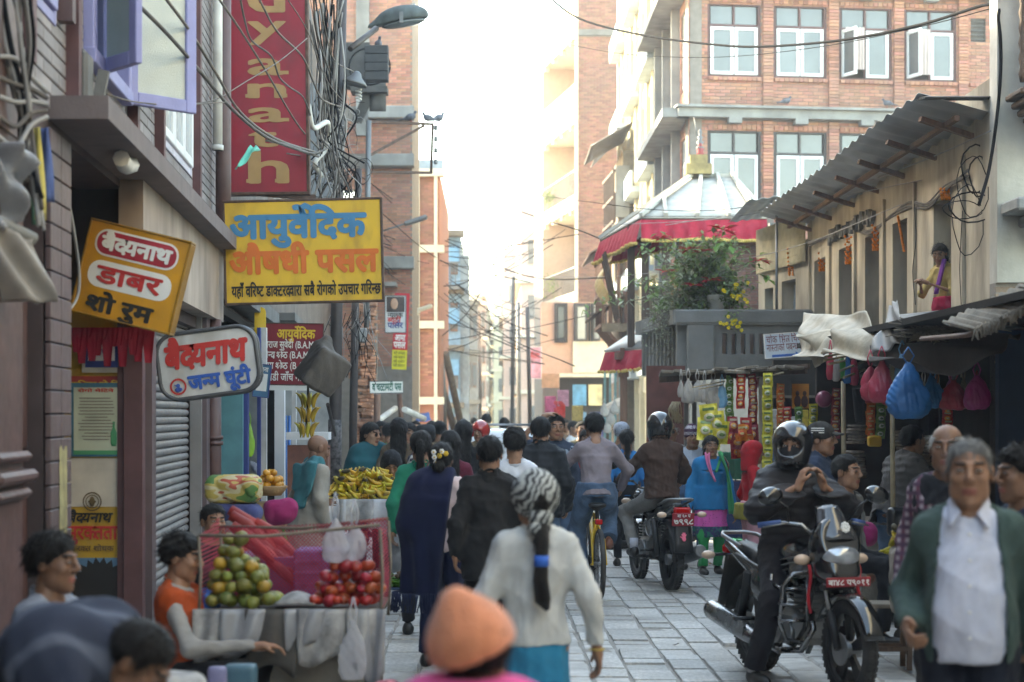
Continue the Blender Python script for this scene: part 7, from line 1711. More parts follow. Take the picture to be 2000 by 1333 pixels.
t,put,patch=sign('banner','pink and white printed banner hung across from the balcony building',(1034,678,1057,740),52,mat('pink_print',(.62,.30,.38),var=.5,scale=4),I_WHITE,th=.02);put('मेला',1036,700,9,I_RED,18)
sign('shop_sign','plain salmon signboard above the far pink shop',(1058,730,1092,758),54,mat('salmon_board',(.62,.36,.24)),None,th=.06)
t,put,patch=sign('poster','orange poster with two dark figures inside the stall',(1547,750,1580,798),175,mat('orange_print',(.58,.22,.03),var=.15),None,th=.008)
for x in(-.035,.045):q=MB();q.ell((x,-.006,.03),(.022,.003,.03),10);q.ell((x,-.006,-.06),(.04,.003,.07),10);q.split('printed_figure',mat('figure_brown',(.08,.03,.025)),t)
# --- fruit stall in front
M_PLANK=mat('stall_plank',(.14,.115,.095),var=.3,bump=.4,dirt=.4);M_NEWS=mat('newsprint',(.33,.315,.30),var=.45,scale=11,bump=.4,dirt=.8,dcol=(.12,.12,.13),dscale=7)
M_PLAS=mat('clear_plastic',(.62,.62,.66),rough=.25,var=.1,alpha=.42,bump=.5,bscale=18);M_PLASG=mat('grey_plastic',(.25,.25,.26),rough=.35,var=.2,bump=.5,bscale=14)
def netting(N,L,b,tc):
 b.inputs['Base Color'].default_value=(.36,.02,.05,1);outs=[]
 for rot in(.78,-.78):
  mp=N.new('ShaderNodeMapping');mp.inputs['Rotation'].default_value=(0,rot,0);L.new(tc,mp.inputs[0]);w_=N.new('ShaderNodeTexWave');w_.inputs['Scale'].default_value=22;L.new(mp.outputs[0],w_.inputs['Vector']);outs.append(w_.outputs['Fac'])
 m=N.new('ShaderNodeMath');m.operation='MAXIMUM';L.new(outs[0],m.inputs[0]);L.new(outs[1],m.inputs[1]);r=N.new('ShaderNodeMapRange');r.inputs[1].default_value=.70;r.inputs[2].default_value=.92;r.inputs[3].default_value=.12;r.inputs[4].default_value=.9
 L.new(m.outputs[0],r.inputs[0]);L.new(r.outputs[0],b.inputs['Alpha']);b.inputs['Roughness'].default_value=.8
M_NET=patt('red_netting',netting)
ST=thing('fruit_stall','low plank fruit stall hung with newsprint and plastic inside a red net fence','stall',(-.97,9.0,0));x0,x1,y0,y1,zt=-1.42,-.54,8.9,9.65,.775
q=MB()
for i in range(6):q.rbox(((x0+x1)/2,y0+.06+.125*i,zt-.02),(x1-x0,.12,.03),.004)
q.split('plank',M_PLANK,ST,True)
q=MB()
for x in(x0+.05,x1-.05):
 for y in(y0+.05,y1-.05):q.rbox((x,y,.37),(.05,.05,.73),.006)
q.beam((x0,y0+.05,.3),(x1,y0+.05,.3),.04,.05);q.beam((x0,y0+.03,.70),(x1,y0+.03,.70),.03,.06);q.split('leg',M_PLANK,ST,True)
q=MB();q.box(((x0+x1)/2,9.3,.35),(x1-x0-.12,.4,.6));q.build('dark_sacking',M_EARTH,ST,True)
random.seed(4)
for i,(cx,wd,ln)in enumerate(((-1.36,.16,.26),(-1.2,.22,.22),(-1.06,.26,.30),(-.9,.2,.18),(-.82,.24,.25),(-.62,.16,.3),(-.57,.12,.34))):
 q=MB();ph=random.random()*6
 q.sheet(lambda u,v:(cx+wd*(u-.5)*(1-.1*v),y0-.012-.03*math.sin(v*2.2)-.014*math.sin(u*9+ph+2*v),zt+.012-ln*v*(1+.12*math.sin(u*5+ph))),10,8,th=.003);q.build('hung_newsprint',(M_NEWS,M_PLASG,mat('dark_sacking_cloth',(.07,.062,.055),var=.4),M_PLASG,M_NEWS)[i%5],ST,True)
q=MB();zn=1.14
for(a,b)in(((x0,y1),(x1,y1-.02)),((x1,y1),(x1,y0+.05)),((x0,y0+.05),(x0,y1))):
 front=a[1]<y0+.1 and b[1]<y0+.1
 q.sheet(lambda u,v:(a[0]+(b[0]-a[0])*u+.006*math.sin(v*5),a[1]+(b[1]-a[1])*u+.012*math.sin(u*9+v*4),zt+(zn-zt+.05*u)*v-.015*math.sin(u*3.14)),14,6)
q.split('net',M_NET,ST,True)
q=MB()
for x in(x0,x1):
 for y in(y0+.03,y1):q.tube([(x,y,zt-.1),(x+.012,y,(zt+zn)/2),(x,y,zn+(.03 if x==x1 else 0))],.008,6)
q.tube([(x0,y1,zn),(-1,y1,zn-.01),(x1,y1,zn+.04)],.009,6);q.tube([(x0,y0+.03,zn),(-1.1,y0+.03,zn-.005),(x1,y0+.03,zn+.05)],.009,6);q.split('net_pole',M_WOODG,ST,True)
q=MB();q.sheet(lambda u,v:(-1.06+.2*u,8.98+.25*v,zt+.03+.05*math.sin(u*3.1)*math.sin(v*3.1)),8,6,th=.01);o=q.build('paper_bag',M_NEWS);tagp(o,'white paper packet lying between the green citrus and the tomatoes','packet')
def fruit_mesh(name,r,m,stalk=None,sq=.9):
 q=MB();n=16;rows=10
 prof=[(max(1e-6,math.sin(math.pi*i/rows))*r,-math.cos(math.pi*i/rows)*r*sq-(.12*r*math.exp(-((rows-i)/1.3)**2))+.1*r*math.exp(-(i/1.2)**2))for i in range(rows+1)]
 q.lathe(prof,n=n)
 if stalk:q.ell((0,0,r*sq*.9),(r*.14,r*.14,r*.07),6,m=1)
 me=q.mesh(name);me.materials.append(m)
 if stalk:me.materials.append(stalk)
 return me
M_CIT=mat('green_citrus',(.15,.165,.03),rough=.5,var=.5,scale=16,bump=.3,bscale=150,rnd=.35,hue=.03,dirt=.4,dcol=(.24,.17,.03),dscale=22);M_CIT2=mat('ripening_citrus',(.34,.20,.02),rough=.5,var=.4,scale=8,bump=.25,bscale=150,rnd=.2)
M_TOM=mat('tomato_red',(.36,.035,.018),rough=.32,var=.35,scale=18,rnd=.3,hue=.02);M_STK=mat('fruit_stalk',(.08,.14,.03));M_ORA=mat('orange_peel',(.62,.27,.02),rough=.4,var=.2,rnd=.15,bump=.2,bscale=140)
cit=[fruit_mesh('citrus',.037,M_CIT,M_STK),fruit_mesh('citrus',.035,M_CIT2,M_STK)];tom=fruit_mesh('tomato',.034,M_TOM,M_STK,.84)
def heap(me,name,lab,cat,grp,spots,r,alt=None):
 for i,p in enumerate(spots):
  o=link(name,alt if alt and i%5==3 else me,(),None,p);k=random.uniform(.78,1.16);o.scale=(k*random.uniform(.93,1.07),k,k*random.uniform(.92,1.06));o.location+=Vector((random.gauss(0,.006),random.gauss(0,.006),random.gauss(0,.004)));o.rotation_euler=(random.uniform(-.7,.7),random.uniform(-.7,.7),random.uniform(0,6));tagp(o,lab if not(alt and i%5==3)else 'ripening yellowish citrus in the heap on the left of the fruit stall',cat,grp)
random.seed(12);sp_=[]
for k,(nx,ny)in enumerate(((5,4),(4,4),(4,3),(3,3),(2,2),(2,1))):
 for i in range(nx):
  for j in range(ny):random.random()<.9 and sp_.append(Vector((-1.375+.07*i+.006*k+(.03 if(j+k)%2 else 0)+random.uniform(-.012,.012),9.0+.066*j+.03*k+random.uniform(-.01,.01),zt+.045+.056*k+random.uniform(-.008,.008))))
heap(cit[0],'citrus','green sweet lime in the heap on the left of the fruit stall','citrus','green citrus heaped on the fruit stall',sp_,.037,cit[1])
sp_=[]
for k,(nx,ny)in enumerate(((5,4),(5,3),(4,3),(3,2))):
 for i in range(nx):
  for j in range(ny):random.random()<.92 and sp_.append(Vector((-.865+.064*i+.03*k+(.02 if j%2 else 0)+random.uniform(-.012,.012),9.0+.064*j+.02*k,zt+.042+.054*k)))
heap(tom,'tomato','ripe red tomato in the heap on the right of the fruit stall','tomato','tomatoes heaped on the fruit stall',sp_,.034)
M_CARR=mat('dark_red_carrot',(.28,.025,.02),rough=.6,var=.3,rnd=.3);q=MB();q.tube([(0,0,0),(.10,0,.012),(.22,0,0),(.30,0,-.01)],[.03,.034,.026,.006],9);cme=q.mesh('red_radish');cme.materials.append(M_CARR)
RK=thing('vegetable_rack','sloping rack of dark red carrots seen through the red net','rack',(-1.28,10.1,0));q=MB();q.box((-1.15,10.25,.5),(.6,.5,.9));q.build('crate_stack',mat('purple_crate',(.10,.06,.16),var=.3),RK,True)
random.seed(6)
for i in range(26):
 o=link('red_carrot',cme,(),None,(-1.42+.055*(i%9)+random.uniform(-.02,.02),10.02+.06*(i//9),1.10-.045*(i%9)+random.uniform(-.02,.03)+.05*(i//9)));o.rotation_euler=(random.uniform(-.3,.3),R(38),random.uniform(-.3,.3));tagp(o,'dark red carrot lying on the sloping rack behind the red net','carrot','dark red carrots behind the net')
q=MB();q.rbox((-.92,10.0,.83),(.28,.3,.34),.01)
for i in range(5):q.box((-.92,9.845,.70+.06*i),(.27,.01,.012))
o=q.build('plastic_crate',mat('violet_crate',(.14,.09,.26),var=.4,scale=20));tagp(o,'violet plastic crate behind the tomatoes','crate')
def carrier(lab,px,py0,py1,s_,wpx,m,name='carrier_bag',group=None,knot=True,seed=1,full=.5,dp=.5):
 """a hung plastic bag: gathered neck, belly low down, crumpled"""
 top,bot=at(px,py0,s_),at(px,py1,s_);H_=top.z-bot.z;W_=wpx/s_/2;c=Vector((top.x,top.y,bot.z))
 t=thing(name,lab,'bag',(top.x,top.y,bot.z),0,group)
 def ff(P):
  z=np.clip(P[...,2]/H_,0,1);rad=W_*(np.interp(z,[0,.08,.25,.5,.75,.92,1],[.62,.90,1,.84,.52,.22,.10]));ang=np.arctan2(P[...,1],P[...,0])
  k=np.sqrt(P[...,0]**2+(P[...,1]/dp)**2+1e-9);d=(k-rad*(1+.10*np.sin(ang*6+seed+4*z)*z+.10*np.sin(ang*2+seed*2.3)+.05*np.sin(ang*13+9*z)))*dp*1.2
  d=np.maximum(d,np.maximum(P[...,2]-H_,-P[...,2]));return d+folds(P,.07*W_+.004,seed,(16,16,9))
 h=max(.008,H_/36);mesh_vq('bag_body',[field_vq(ff,(-W_*1.3,-W_*dp*1.5,-.03),(W_*1.3,W_*dp*1.5,H_+.03),h)],[m],t)
 q=MB()
 for s2 in(-1,1):q.tube([(s2*.01,0,H_-.01),(s2*W_*.3,0,H_+.05),(0,0,H_+.12)],.006,5)
 q.split('handle',m,t);return t
carrier('clear plastic bag hung over the net above the tomatoes',655,1010,1098,398,44,M_PLAS,seed=3)
carrier('second clear plastic bag hung nearer the right end of the net',692,1022,1095,397,46,M_PLAS,seed=4)
carrier('clear plastic bag hanging against the newsprint skirt of the fruit stall',690,1215,1325,408,46,M_PLAS,seed=7,dp=.25)
carrier('lime green carrier bag hanging by the blue door post',487,828,892,182,20,mat('lime_plastic',(.24,.46,.04),rough=.4),seed=5)
q=MB();t=thing('net_sack','pink and grey netted sack on the ground beside the fruit stall','sack',at(760,1333,420))
def bf(P):return s_ell(P,(0,0,0.02),(.13,.16,.17))+folds(P,.012,4,(14,14,12))
mesh_vq('sack_body',[field_vq(bf,(-.2,-.22,-.2),(.2,.22,.25),.013)],[mat('pink_net_sack',(.36,.10,.13),var=.8,scale=40,bump=.7,bscale=60)],t);t.location.z=.30
q=MB();q.box((0,0,-.22),(.26,.3,.18));q.build('sack_base',M_PLASG,t)
def softbox(name,lab,cat,c,hx,m,seed,r=.08,amp=.012,group=None,h=.014,rz=0):
 def ff(P):return s_box(P,(0,0,0),hx,r=min(r,min(hx)*.9))+folds(P,amp,seed)
 e=np.array(hx)+.05;o=mesh_vq(name,[field_vq(ff,-e,e,h)],[m]);o.location=c;o.rotation_euler=(0,0,rz);return tagp(o,lab,cat,group)
def stripes3(N,L,b,tc):
 n=N.new('ShaderNodeTexNoise');n.inputs['Scale'].default_value=8;n.inputs['Detail'].default_value=1;mp=N.new('ShaderNodeMapping');mp.inputs['Scale'].default_value=(.6,.6,1.6);mp.inputs['Rotation'].default_value=(.3,.5,0);L.new(tc,mp.inputs[0]);L.new(mp.outputs[0],n.inputs['Vector'])
 L.new(ramp_node(N,L,n.outputs[0],[(0,(.07,.17,.04)),(.40,(.40,.30,.07)),(.50,(.46,.40,.24)),(.57,(.38,.07,.03)),(.63,(.44,.33,.08)),(.7,(.08,.18,.05))],'CONSTANT'),b.inputs['Base Color']);b.inputs['Roughness'].default_value=.5
softbox('grain_sack','yellow, green and red printed sack on top of the sack pile','sack',at(455,958,268),(.19,.15,.085),patt('printed_sack',stripes3),3,.06,.026)
softbox('grain_sack','navy blue sack under the printed yellow sack','sack',at(462,1002,268),(.17,.16,.065),C('navy_sack',(.05,.06,.16)),4)
softbox('grain_sack','white woven sack under the navy blue sack','sack',at(466,1036,268),(.18,.17,.075),M_NEWS,5)
softbox('grain_sack','red net bag of onions at the foot of the sack pile','sack',at(452,1082,268),(.19,.17,.10),mat('red_onion_net',(.40,.08,.04),var=.4,scale=25,bump=.7,bscale=30),6)
softbox('grain_sack','grey sack on the ground under the red onion bag','sack',at(455,1180,268),(.2,.18,.24),M_PLASG,7)
softbox('plastic_bundle','bright blue plastic bundle beside the seated young man','bundle',at(398,1182,392),(.07,.08,.07),mat('blue_plastic',(.02,.16,.60),rough=.35),8,.05,.014)
softbox('cloth_bundle','white cloth bundle at the bottom edge below the seated young man','bundle',at(335,1345,520),(.12,.10,.05),M_NEWS,9,.05)
softbox('plastic_bundle','teal plastic packet under the fruit stall','bundle',at(470,1325,430),(.07,.05,.06),mat('teal_plastic',(.05,.12,.16),rough=.4),10,.012,.005)
softbox('plastic_bundle','lilac plastic packet at the foot of the fruit stall','bundle',at(425,1328,440),(.04,.04,.06),mat('lilac_plastic',(.20,.19,.32),rough=.4),11,.012,.004)
BT=[at(512+14*i,1048,262)for i in range(4)];q=MB();q.lathe([(.030,-.2),(.030,-.02),(.012,.03),(.011,.07),(.013,.075),(.001,.076)],n=12);bme=q.mesh('bottle');bme.materials.append(mat('green_glass',(.01,.22,.05),rough=.1))
for p in BT:tagp(link('bottle',bme,(),None,p),'green glass bottle in the row behind the red net','bottle','green bottles behind the net')
softbox('drinks_crate','magenta crate under the green bottles','crate',at(535,1110,262),(.17,.12,.11),mat('magenta_crate',(.22,.02,.12),var=.3),12,.02,.003)
softbox('cloth_heap','magenta and red heap of cloth behind the bottles','cloth',at(548,1000,245),(.12,.1,.09),C('magenta_heap',(.28,.02,.10),fold=.05),13,.07,.02)
BC=thing('banana_cart','bicycle cart piled with bananas over white plastic and newsprint','cart',at(715,1190,220));bc=at(712,985,220)
q=MB();q.rbox(bc+Vector((0,.25,-.05)),(.72,.75,.06),.01);q.split('cart_bed',M_PLANK,BC,True)
q=MB();q.lathe([(.30,-.10),(.34,.0),(.345,.02)],bc+Vector((.0,.2,-.0)),20,sy=.8);q.build('basket',mat('cane_basket',(.34,.20,.09),var=.4,bump=.6,bscale=50),BC,True)
for i,(cx,wd,ln)in enumerate(((-.30,.3,.30),(-.06,.3,.26),(.2,.3,.34),(.36,.16,.30))):
 q=MB();q.sheet(lambda u,v:bc+Vector((cx+wd*(u-.5),-.14-.05*math.sin(v*2)-.02*math.sin(u*8+i),.05-ln*v*(1+.25*math.sin(u*4+i*2)))),10,8,th=.003);q.build('newsprint_skirt',M_NEWS if i%2 else mat('dusty_white_plastic',(.42,.42,.44),rough=.4,var=.3,bump=.6,bscale=15,dirt=.5),BC,True)
for i,dx in enumerate((.02,.22)):
 q=thing('wheel',None,None);bpy.data.objects.remove(q)
cw_=wheel(BC,0,.345,.045,wire=True,rim=M_ALLOY);cw_.location=(at(747,1190,220)-BC.location)+Vector((0,0,.345));cw_.rotation_euler=(0,0,R(12))
q=MB();q.tube([bc+Vector((-.3,0,-.05)),bc+Vector((-.3,0,-.95))],.02,7);q.tube([bc+Vector((.1,.5,-.05)),bc+Vector((.1,.5,-.95))],.02,7);q.tube([bc+Vector((.14,-.1,-.1)),bc+Vector((.16,0,-.6))],.02,7);q.split('leg',M_BLKM,BC,True)
def bf(P):return s_ell(P,(0,0,0),(.12,.12,.17))+folds(P,.02,4,(12,12,9))
o=mesh_vq('grey_sack',[field_vq(bf,(-.2,-.2,-.26),(.2,.2,.26),.014)],[M_PLASG],BC);o.location=bc-BC.location+Vector((.28,-.02,-.42))
M_BAN=mat('banana_yellow',(.56,.40,.035),rough=.5,var=.22,scale=14,rnd=.25,hue=.03,dirt=.35,dcol=(.18,.13,.03),dscale=14);M_BTIP=mat('banana_tip',(.06,.045,.02))
def ban_mesh(r=.019):
 q=MB();pts=[];L_=.19
 for i in range(9):a=-.75+1.5*i/8;pts.append((.13*math.sin(a),0,-.13*math.cos(a)+.13))
 q.tube(pts,[.006,.009,r*.9,r,r*1.03,r,r*.85,r*.45,.005],7);me=q.mesh('banana');me.materials.append(M_BAN);return me
ban=ban_mesh()
def bunch(lab,p,n=7,rot=(0,0,0),k=1.0,group=None,up=False):
 t=thing('banana_bunch',lab,'bananas',p,0,group);t.rotation_euler=rot;t.scale=(k,k,k)
 for i in range(n):
  a=-.9+1.8*(i%((n+1)//2))/max(1,(n+1)//2-1);row=i//((n+1)//2)
  o=link('banana',ban,(),t);o.location=(.0,.034*a*2.0,.028*row);o.rotation_euler=(a*.35,R(-14+22*row)+random.uniform(-.08,.08),a*.28)
 q=MB();q.ell((-.10,0,.05),(.022,.045,.02),8);q.build('stalk',M_BTIP,t);return t
random.seed(21)
for k in range(4):
 for i in range(7-k):
  for j in range(3 if k<3 else 2):
   bunch(('bunch of yellow bananas in the bottom layer of the pile on the cart','bunch of yellow bananas in the second layer of the pile on the cart','bunch of yellow bananas in the third layer of the pile on the cart','bunch of yellow bananas on top of the pile on the cart')[k],bc+Vector((-.32+.105*i+.05*k+random.uniform(-.03,.03),-.04+.17*j+.05*k,.045+.062*k)),6,(random.uniform(-.5,.5),random.uniform(-.4,.4),random.uniform(0,6.28)),random.uniform(.85,1.05),'bunches of bananas on the cart')
hang=[(600,768),(602,784),(601,812),(599,842)]
for i,(x,y)in enumerate(hang[1:]):
 lab=('topmost bunch of bananas on the hanging string','middle bunch of bananas on the hanging string','lowest bunch of bananas on the hanging string')[i];t=thing('banana_bunch',lab,'bananas',at(x,y-12,178))
 for j in range(9):
  a=j*.70;o=link('banana',ban,(),t);o.rotation_euler=(0,R(70),0);pv=Matrix.Rotation(a,4,'Z')@Matrix.Translation((.075,0,-.045))@Matrix.Rotation(R(112),4,'Y');o.matrix_local=pv
 q=MB();q.tube([(0,0,-.02),(0,0,.10)],.014,7);q.build('stalk',M_BTIP,t)
q=MB();q.tube([at(600,740,178),at(600,830,178)],.004,4);tagp(q.build('hanging_string',M_CABLEG),'string that carries the hanging banana bunches','string')
q=MB();q.box(at(600,852,165)+Vector((0,.2,0)),(.5,.4,.09));o=q.build('table_top',M_WHITE);o.name='white_counter';tagp(o,'white covered shop counter behind the hanging bananas','counter')
q=MB();q.box(at(600,905,165)+Vector((0,.22,-.1)),(.48,.34,.62));o=q.build('counter_base',mat('brick_red_panel',(.22,.09,.06),var=.3));o.parent=bpy.data.objects['white_counter']
q=MB();q.lathe([(.10,0),(.16,.08),(.15,.09)],at(528,968,215),18);t=q.build('fruit_basket',mat('cane_basket',(.34,.2,.09)));tagp(t,'round basket of yellow oranges beside the stone coloured coat','basket')
ome=fruit_mesh('orange',.04,M_ORA,M_STK);random.seed(3)
heap(ome,'orange','yellow orange heaped in the round basket','orange','oranges in the basket',[at(528,968,215)+Vector((.10*math.cos(i*1.1)*(1-.3*(i//6)),.08*math.sin(i*1.1),.10+.05*(i//6)))for i in range(16)],.04)
q=MB();q.box(at(528,1000,215)+Vector((0,0,-.1)),(.3,.3,.38));o=q.build('cardboard_box',mat('cardboard',(.30,.19,.10),var=.15));tagp(o,'brown cardboard box under the orange basket','box')
q=MB();q.box(at(772,1150,196)+Vector((.02,.15,.008)),(.36,.6,.012),.1);t=q.build('ground_sheet',C('blue_sheet',(.06,.09,.16)));tagp(t,'blue sheet of vegetables spread on the paving','sheet')
q=MB();random.seed(8)
for i in range(260):
 p=at(766,1150,196)+Vector((random.gauss(0,.07),.12+random.gauss(0,.09),.02+abs(random.gauss(0,.035))));a=random.uniform(0,6.28);d=Vector((math.cos(a),math.sin(a),random.uniform(-.3,.3)))*.055;q.tube([p-d,p+Vector((0,0,.008)),p+d],[.006,.008,.002],5)
o=q.build('green_chillies',mat('chilli_green',(.10,.26,.025),rough=.35,var=.3,rnd=.4));tagp(o,'heap of long green chillies on the blue sheet','chillies',kind='stuff')
q=MB()
for i in range(40):p=at(785,1138,198)+Vector((random.gauss(0,.04),.25+random.gauss(0,.06),.03+abs(random.gauss(0,.02))));q.ell(p,(random.uniform(.012,.025),)*3,6,rows=4)
o=q.build('ginger_roots',mat('ginger_brown',(.20,.12,.075),var=.4,rnd=.3));tagp(o,'small heap of brown ginger behind the green chillies','ginger',kind='stuff')
# --- stalls along the right
M_TARP=mat('cream_tarpaulin',(.44,.38,.29),rough=.65,var=.3,scale=5,bump=.7,bscale=22,dirt=.7,dcol=(.30,.22,.14),dscale=3);M_TARPG=mat('grey_tarpaulin',(.32,.30,.28),rough=.5,var=.2,scale=4,bump=.4,bscale=14,dirt=.4)
def cloth_patch(name,lab,cat,pts,n,m,amp=.03,seed=1,th=.006,sag=0.0,parent=None):
 """a crumpled sheet over four world corners"""
 r=random.Random(seed);f=[(r.uniform(3,11),r.uniform(3,11),r.uniform(0,6))for _ in range(6)];p=[Vector(q)for q in pts];nn=(p[1]-p[0]).cross(p[3]-p[0]).normalized()
 def fn(u,v):
  b=(p[0]*(1-u)+p[1]*u)*(1-v)+(p[3]*(1-u)+p[2]*u)*v
  return b+nn*amp*sum(math.sin(a*u+c*v+d)for a,c,d in f)/2.2+Vector((0,0,-sag*4*u*(1-u)))
 q=MB();q.sheet(fn,n,n,th=th);o=q.build(name,m,parent,parent is not None);return tagp(o,lab,cat)
sh_=thing('market_stall','dark market stall under a tin awning, open to the street below the plaster house','stall',(4.0,15.5,0))
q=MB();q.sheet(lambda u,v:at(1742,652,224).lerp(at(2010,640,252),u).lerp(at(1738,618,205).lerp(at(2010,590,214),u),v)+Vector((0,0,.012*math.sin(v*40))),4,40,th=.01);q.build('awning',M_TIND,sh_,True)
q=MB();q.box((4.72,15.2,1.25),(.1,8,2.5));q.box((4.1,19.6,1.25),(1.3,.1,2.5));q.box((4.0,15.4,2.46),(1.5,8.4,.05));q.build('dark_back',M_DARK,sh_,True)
q=MB();q.box(at(1975,850,232),(.24,.1,2.3));q.box(at(2020,850,228),(.2,.1,2.3));q.split('blue_post',mat('deep_blue_wood',(.012,.03,.075),rough=.6),sh_,True)
q=MB();q.tube([at(1649,1010,212),at(1647,745,212)],.022,7);q.tube([at(1745,1100,240),at(1742,700,240)],.02,7);q.tube([at(1498,1050,178),at(1498,735,178)],.022,7);q.split('bamboo_post',M_BAMBOO,sh_,True)
q=MB()
for i,(a,b)in enumerate((((1612,697),(1690,680)),((1610,704),(1688,690)),((1618,712),(1682,697)),((1640,725),(1695,703)),((1648,738),(1690,722)),((1605,690),(1662,683)))):q.tube([at(*a,222),at(*b,208)],.011,6)
q.split('bamboo_stick',M_BAMBOO,sh_,True)
q=MB();q.box((3.75,17.2,.35),(1.3,3.0,.7));q.build('counter',M_WOODG,sh_,True)
q=MB();random.seed(14)
q.sheet(lambda u,v:at(1905,640,300).lerp(at(2080,560,330),u)+Vector((0,.9*v,-.02+.10*v+.012*math.sin(u*60))),40,3,th=.03);q.build('thatch_board',M_WOODG,sh_,True)
q=MB()
for i in range(150):p=at(1905,640,300).lerp(at(2050,573,325),random.random())+Vector((0,random.uniform(-.03,.05),.0));q.tube([p,p+Vector((random.uniform(-.03,.03),random.uniform(-.04,0),random.uniform(-.09,-.02)))],.006,4)
tagp(q.build('thatch_fringe',M_WOODG,sh_,True),kind='stuff')
q=MB();q.tube([at(1800,662,260),at(1890,655,285),at(2030,598,320)],.02,6);q.build('roof_pole',M_WOODR,sh_,True)
cloth_patch('tarpaulin','cream tarpaulin drooping over the edge of the stall roof','tarpaulin',(at(1552,700,196),at(1708,688,224),at(1700,614,208),at(1572,612,186)),34,M_TARP,.085,3)
cloth_patch('tarpaulin','stiff grey tarpaulin flap standing up beside the dry twigs','tarpaulin',(at(1700,690,236),at(1768,676,240),at(1752,588,234),at(1738,598,232)),20,M_TARPG,.035,5)
cloth_patch('tarpaulin','lower cream sheet hanging below the bamboo sticks','tarpaulin',(at(1612,700,222),at(1715,698,232),at(1712,636,226),at(1632,646,218)),28,M_TARP,.07,7)
cloth_patch('tarpaulin','pointed corner of pale tarpaulin hanging down at the left end','tarpaulin',(at(1596,716,200),at(1608,706,204),at(1650,640,204),at(1552,655,196)),22,M_TARP,.05,9)
cloth_patch('shade_cloth','dark brown shade cloth sagging under the tin awning','shade cloth',(at(1700,712,240),at(1960,700,262),at(1990,642,255),at(1700,680,232)),22,mat('brown_shade',(.055,.042,.034),rough=.9),.05,4)
q=MB();random.seed(17)
for i in range(110):p=at(random.gauss(1835,28),random.gauss(648,7),246);d=Vector((random.gauss(0,.13),random.gauss(0,.06),random.gauss(.01,.03)));q.tube([p-d,p+Vector((0,0,random.uniform(0,.02))),p+d],random.uniform(.003,.007),4)
tagp(q.build('dry_twigs',M_WOODG),'untidy heap of dry twigs lying on the stall roof','twigs',kind='stuff')
M_PRED=mat('red_poly',(.40,.03,.06),rough=.35,var=.2,bump=.5,bscale=20);M_PBLUE=mat('blue_poly',(.015,.13,.33),rough=.4,var=.3,bump=.6,bscale=20);M_PLB=mat('light_blue_poly',(.14,.34,.52),rough=.35,var=.2);M_PGREY=mat('milky_poly',(.36,.33,.30),rough=.4,var=.2,bump=.4,bscale=20)
for i,(lab,px,a,b,s_,wd,m)in enumerate((('red plastic bag hanging left of the two other red bags',1700,712,782,236,38,M_PRED),('red plastic bag hanging in the middle of the red bags',1722,705,786,240,46,M_PRED),('red plastic bag partly behind the blue bags',1742,718,792,234,40,M_PRED),('large bright blue plastic bag hanging under the stall roof',1774,708,815,250,76,M_PBLUE),('pale blue plastic bag behind the large bright blue bag',1762,694,780,240,44,M_PLB),('dark blue plastic bag in the shade right of the bright blue bag',1822,735,795,236,50,M_PBLUE),('crimson bag in the deep shade of the stall',1862,745,800,236,56,M_PRED),('magenta bag at the far right of the hanging bags',1908,735,798,240,50,mat('magenta_poly',(.34,.02,.16),rough=.4)))):carrier(lab,px,a,b,s_,wd,m,'hanging_bag','plastic bags hanging under the stall roof',seed=i+11)
for i,(lab,px,a,b,wd,m)in enumerate((('red folded bag at the left of the bag row below the sticks',1622,690,742,16,M_PRED),('grey bag next to the red folded bag',1634,690,744,20,M_PGREY),('green bag in the bag row below the sticks',1646,690,738,16,mat('green_poly',(.08,.30,.08),rough=.4)),('blue bag in the bag row below the sticks',1656,692,748,16,M_PBLUE),('pinkish bag at the right of the bag row below the sticks',1668,692,752,20,M_PRED))):carrier(lab,px,a,b,215,wd,m,'hanging_bag','thin bags in a row below the bamboo sticks',seed=i+31)
for i,(px,a,b,wd,m)in enumerate(((1330,742,776,14,M_PGREY),(1344,740,788,26,M_PGREY),(1362,742,784,22,M_PGREY),(1376,744,786,20,M_PGREY),(1393,742,796,26,M_PGREY),(1410,752,796,22,M_PLB))):
 carrier('milky white hanging bag under the old timber stall roof' if m is M_PGREY else 'pale blue hanging bag beside the strings of crisps',px,a,b,172,wd,m,'hanging_bag','milky bags under the timber stall roof',seed=i+51)
q=MB();random.seed(9)
for i in range(34):p=at(1320+random.gauss(0,7),785,170);q.tube([p,p+Vector((random.uniform(-.06,.02),random.gauss(0,.02),-.09)),p+Vector((random.uniform(-.05,.06),random.gauss(0,.02),-.22+random.uniform(-.04,.04)))],.007,4)
tagp(q.build('straw_bundle',M_BAMBOO),'bundle of straw hanging left of the milky bags','straw',kind='stuff')
s2=thing('market_stall','snack stall with a ragged timber roof hung with strings of crisp packets','stall',at(1450,1090,165));random.seed(15)
q=MB()
for i in range(16):q.rbox(at(1306+17*i,728-.6*i+random.uniform(-2,2),168+i*.7)+Vector((0,.35,0)),(.14,1.0,.035),.006,rotm(random.uniform(-.04,.04),random.uniform(-.12,.12),random.uniform(-.1,.1)))
q.split('roof_board',M_WOODG,s2,True);q=MB();q.beam(at(1290,742,166),at(1575,724,178),.05,.07);q.beam(at(1290,735,160),at(1580,716,172),.05,.06);q.split('roof_beam',M_WOOD,s2,True)
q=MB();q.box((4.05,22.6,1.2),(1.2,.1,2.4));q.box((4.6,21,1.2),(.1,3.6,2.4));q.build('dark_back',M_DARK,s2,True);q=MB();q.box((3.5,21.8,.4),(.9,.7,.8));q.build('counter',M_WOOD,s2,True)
q=MB();q.tube([at(1353,757,176),at(1415,745,172)],.008,5);q.tube([at(1365,760,176),at(1412,752,172)],.008,5);q.tube([at(1480,740,172),at(1530,728,180)],.009,5);q.split('hanging_rod',M_BAMBOO,s2,True)
q=MB()
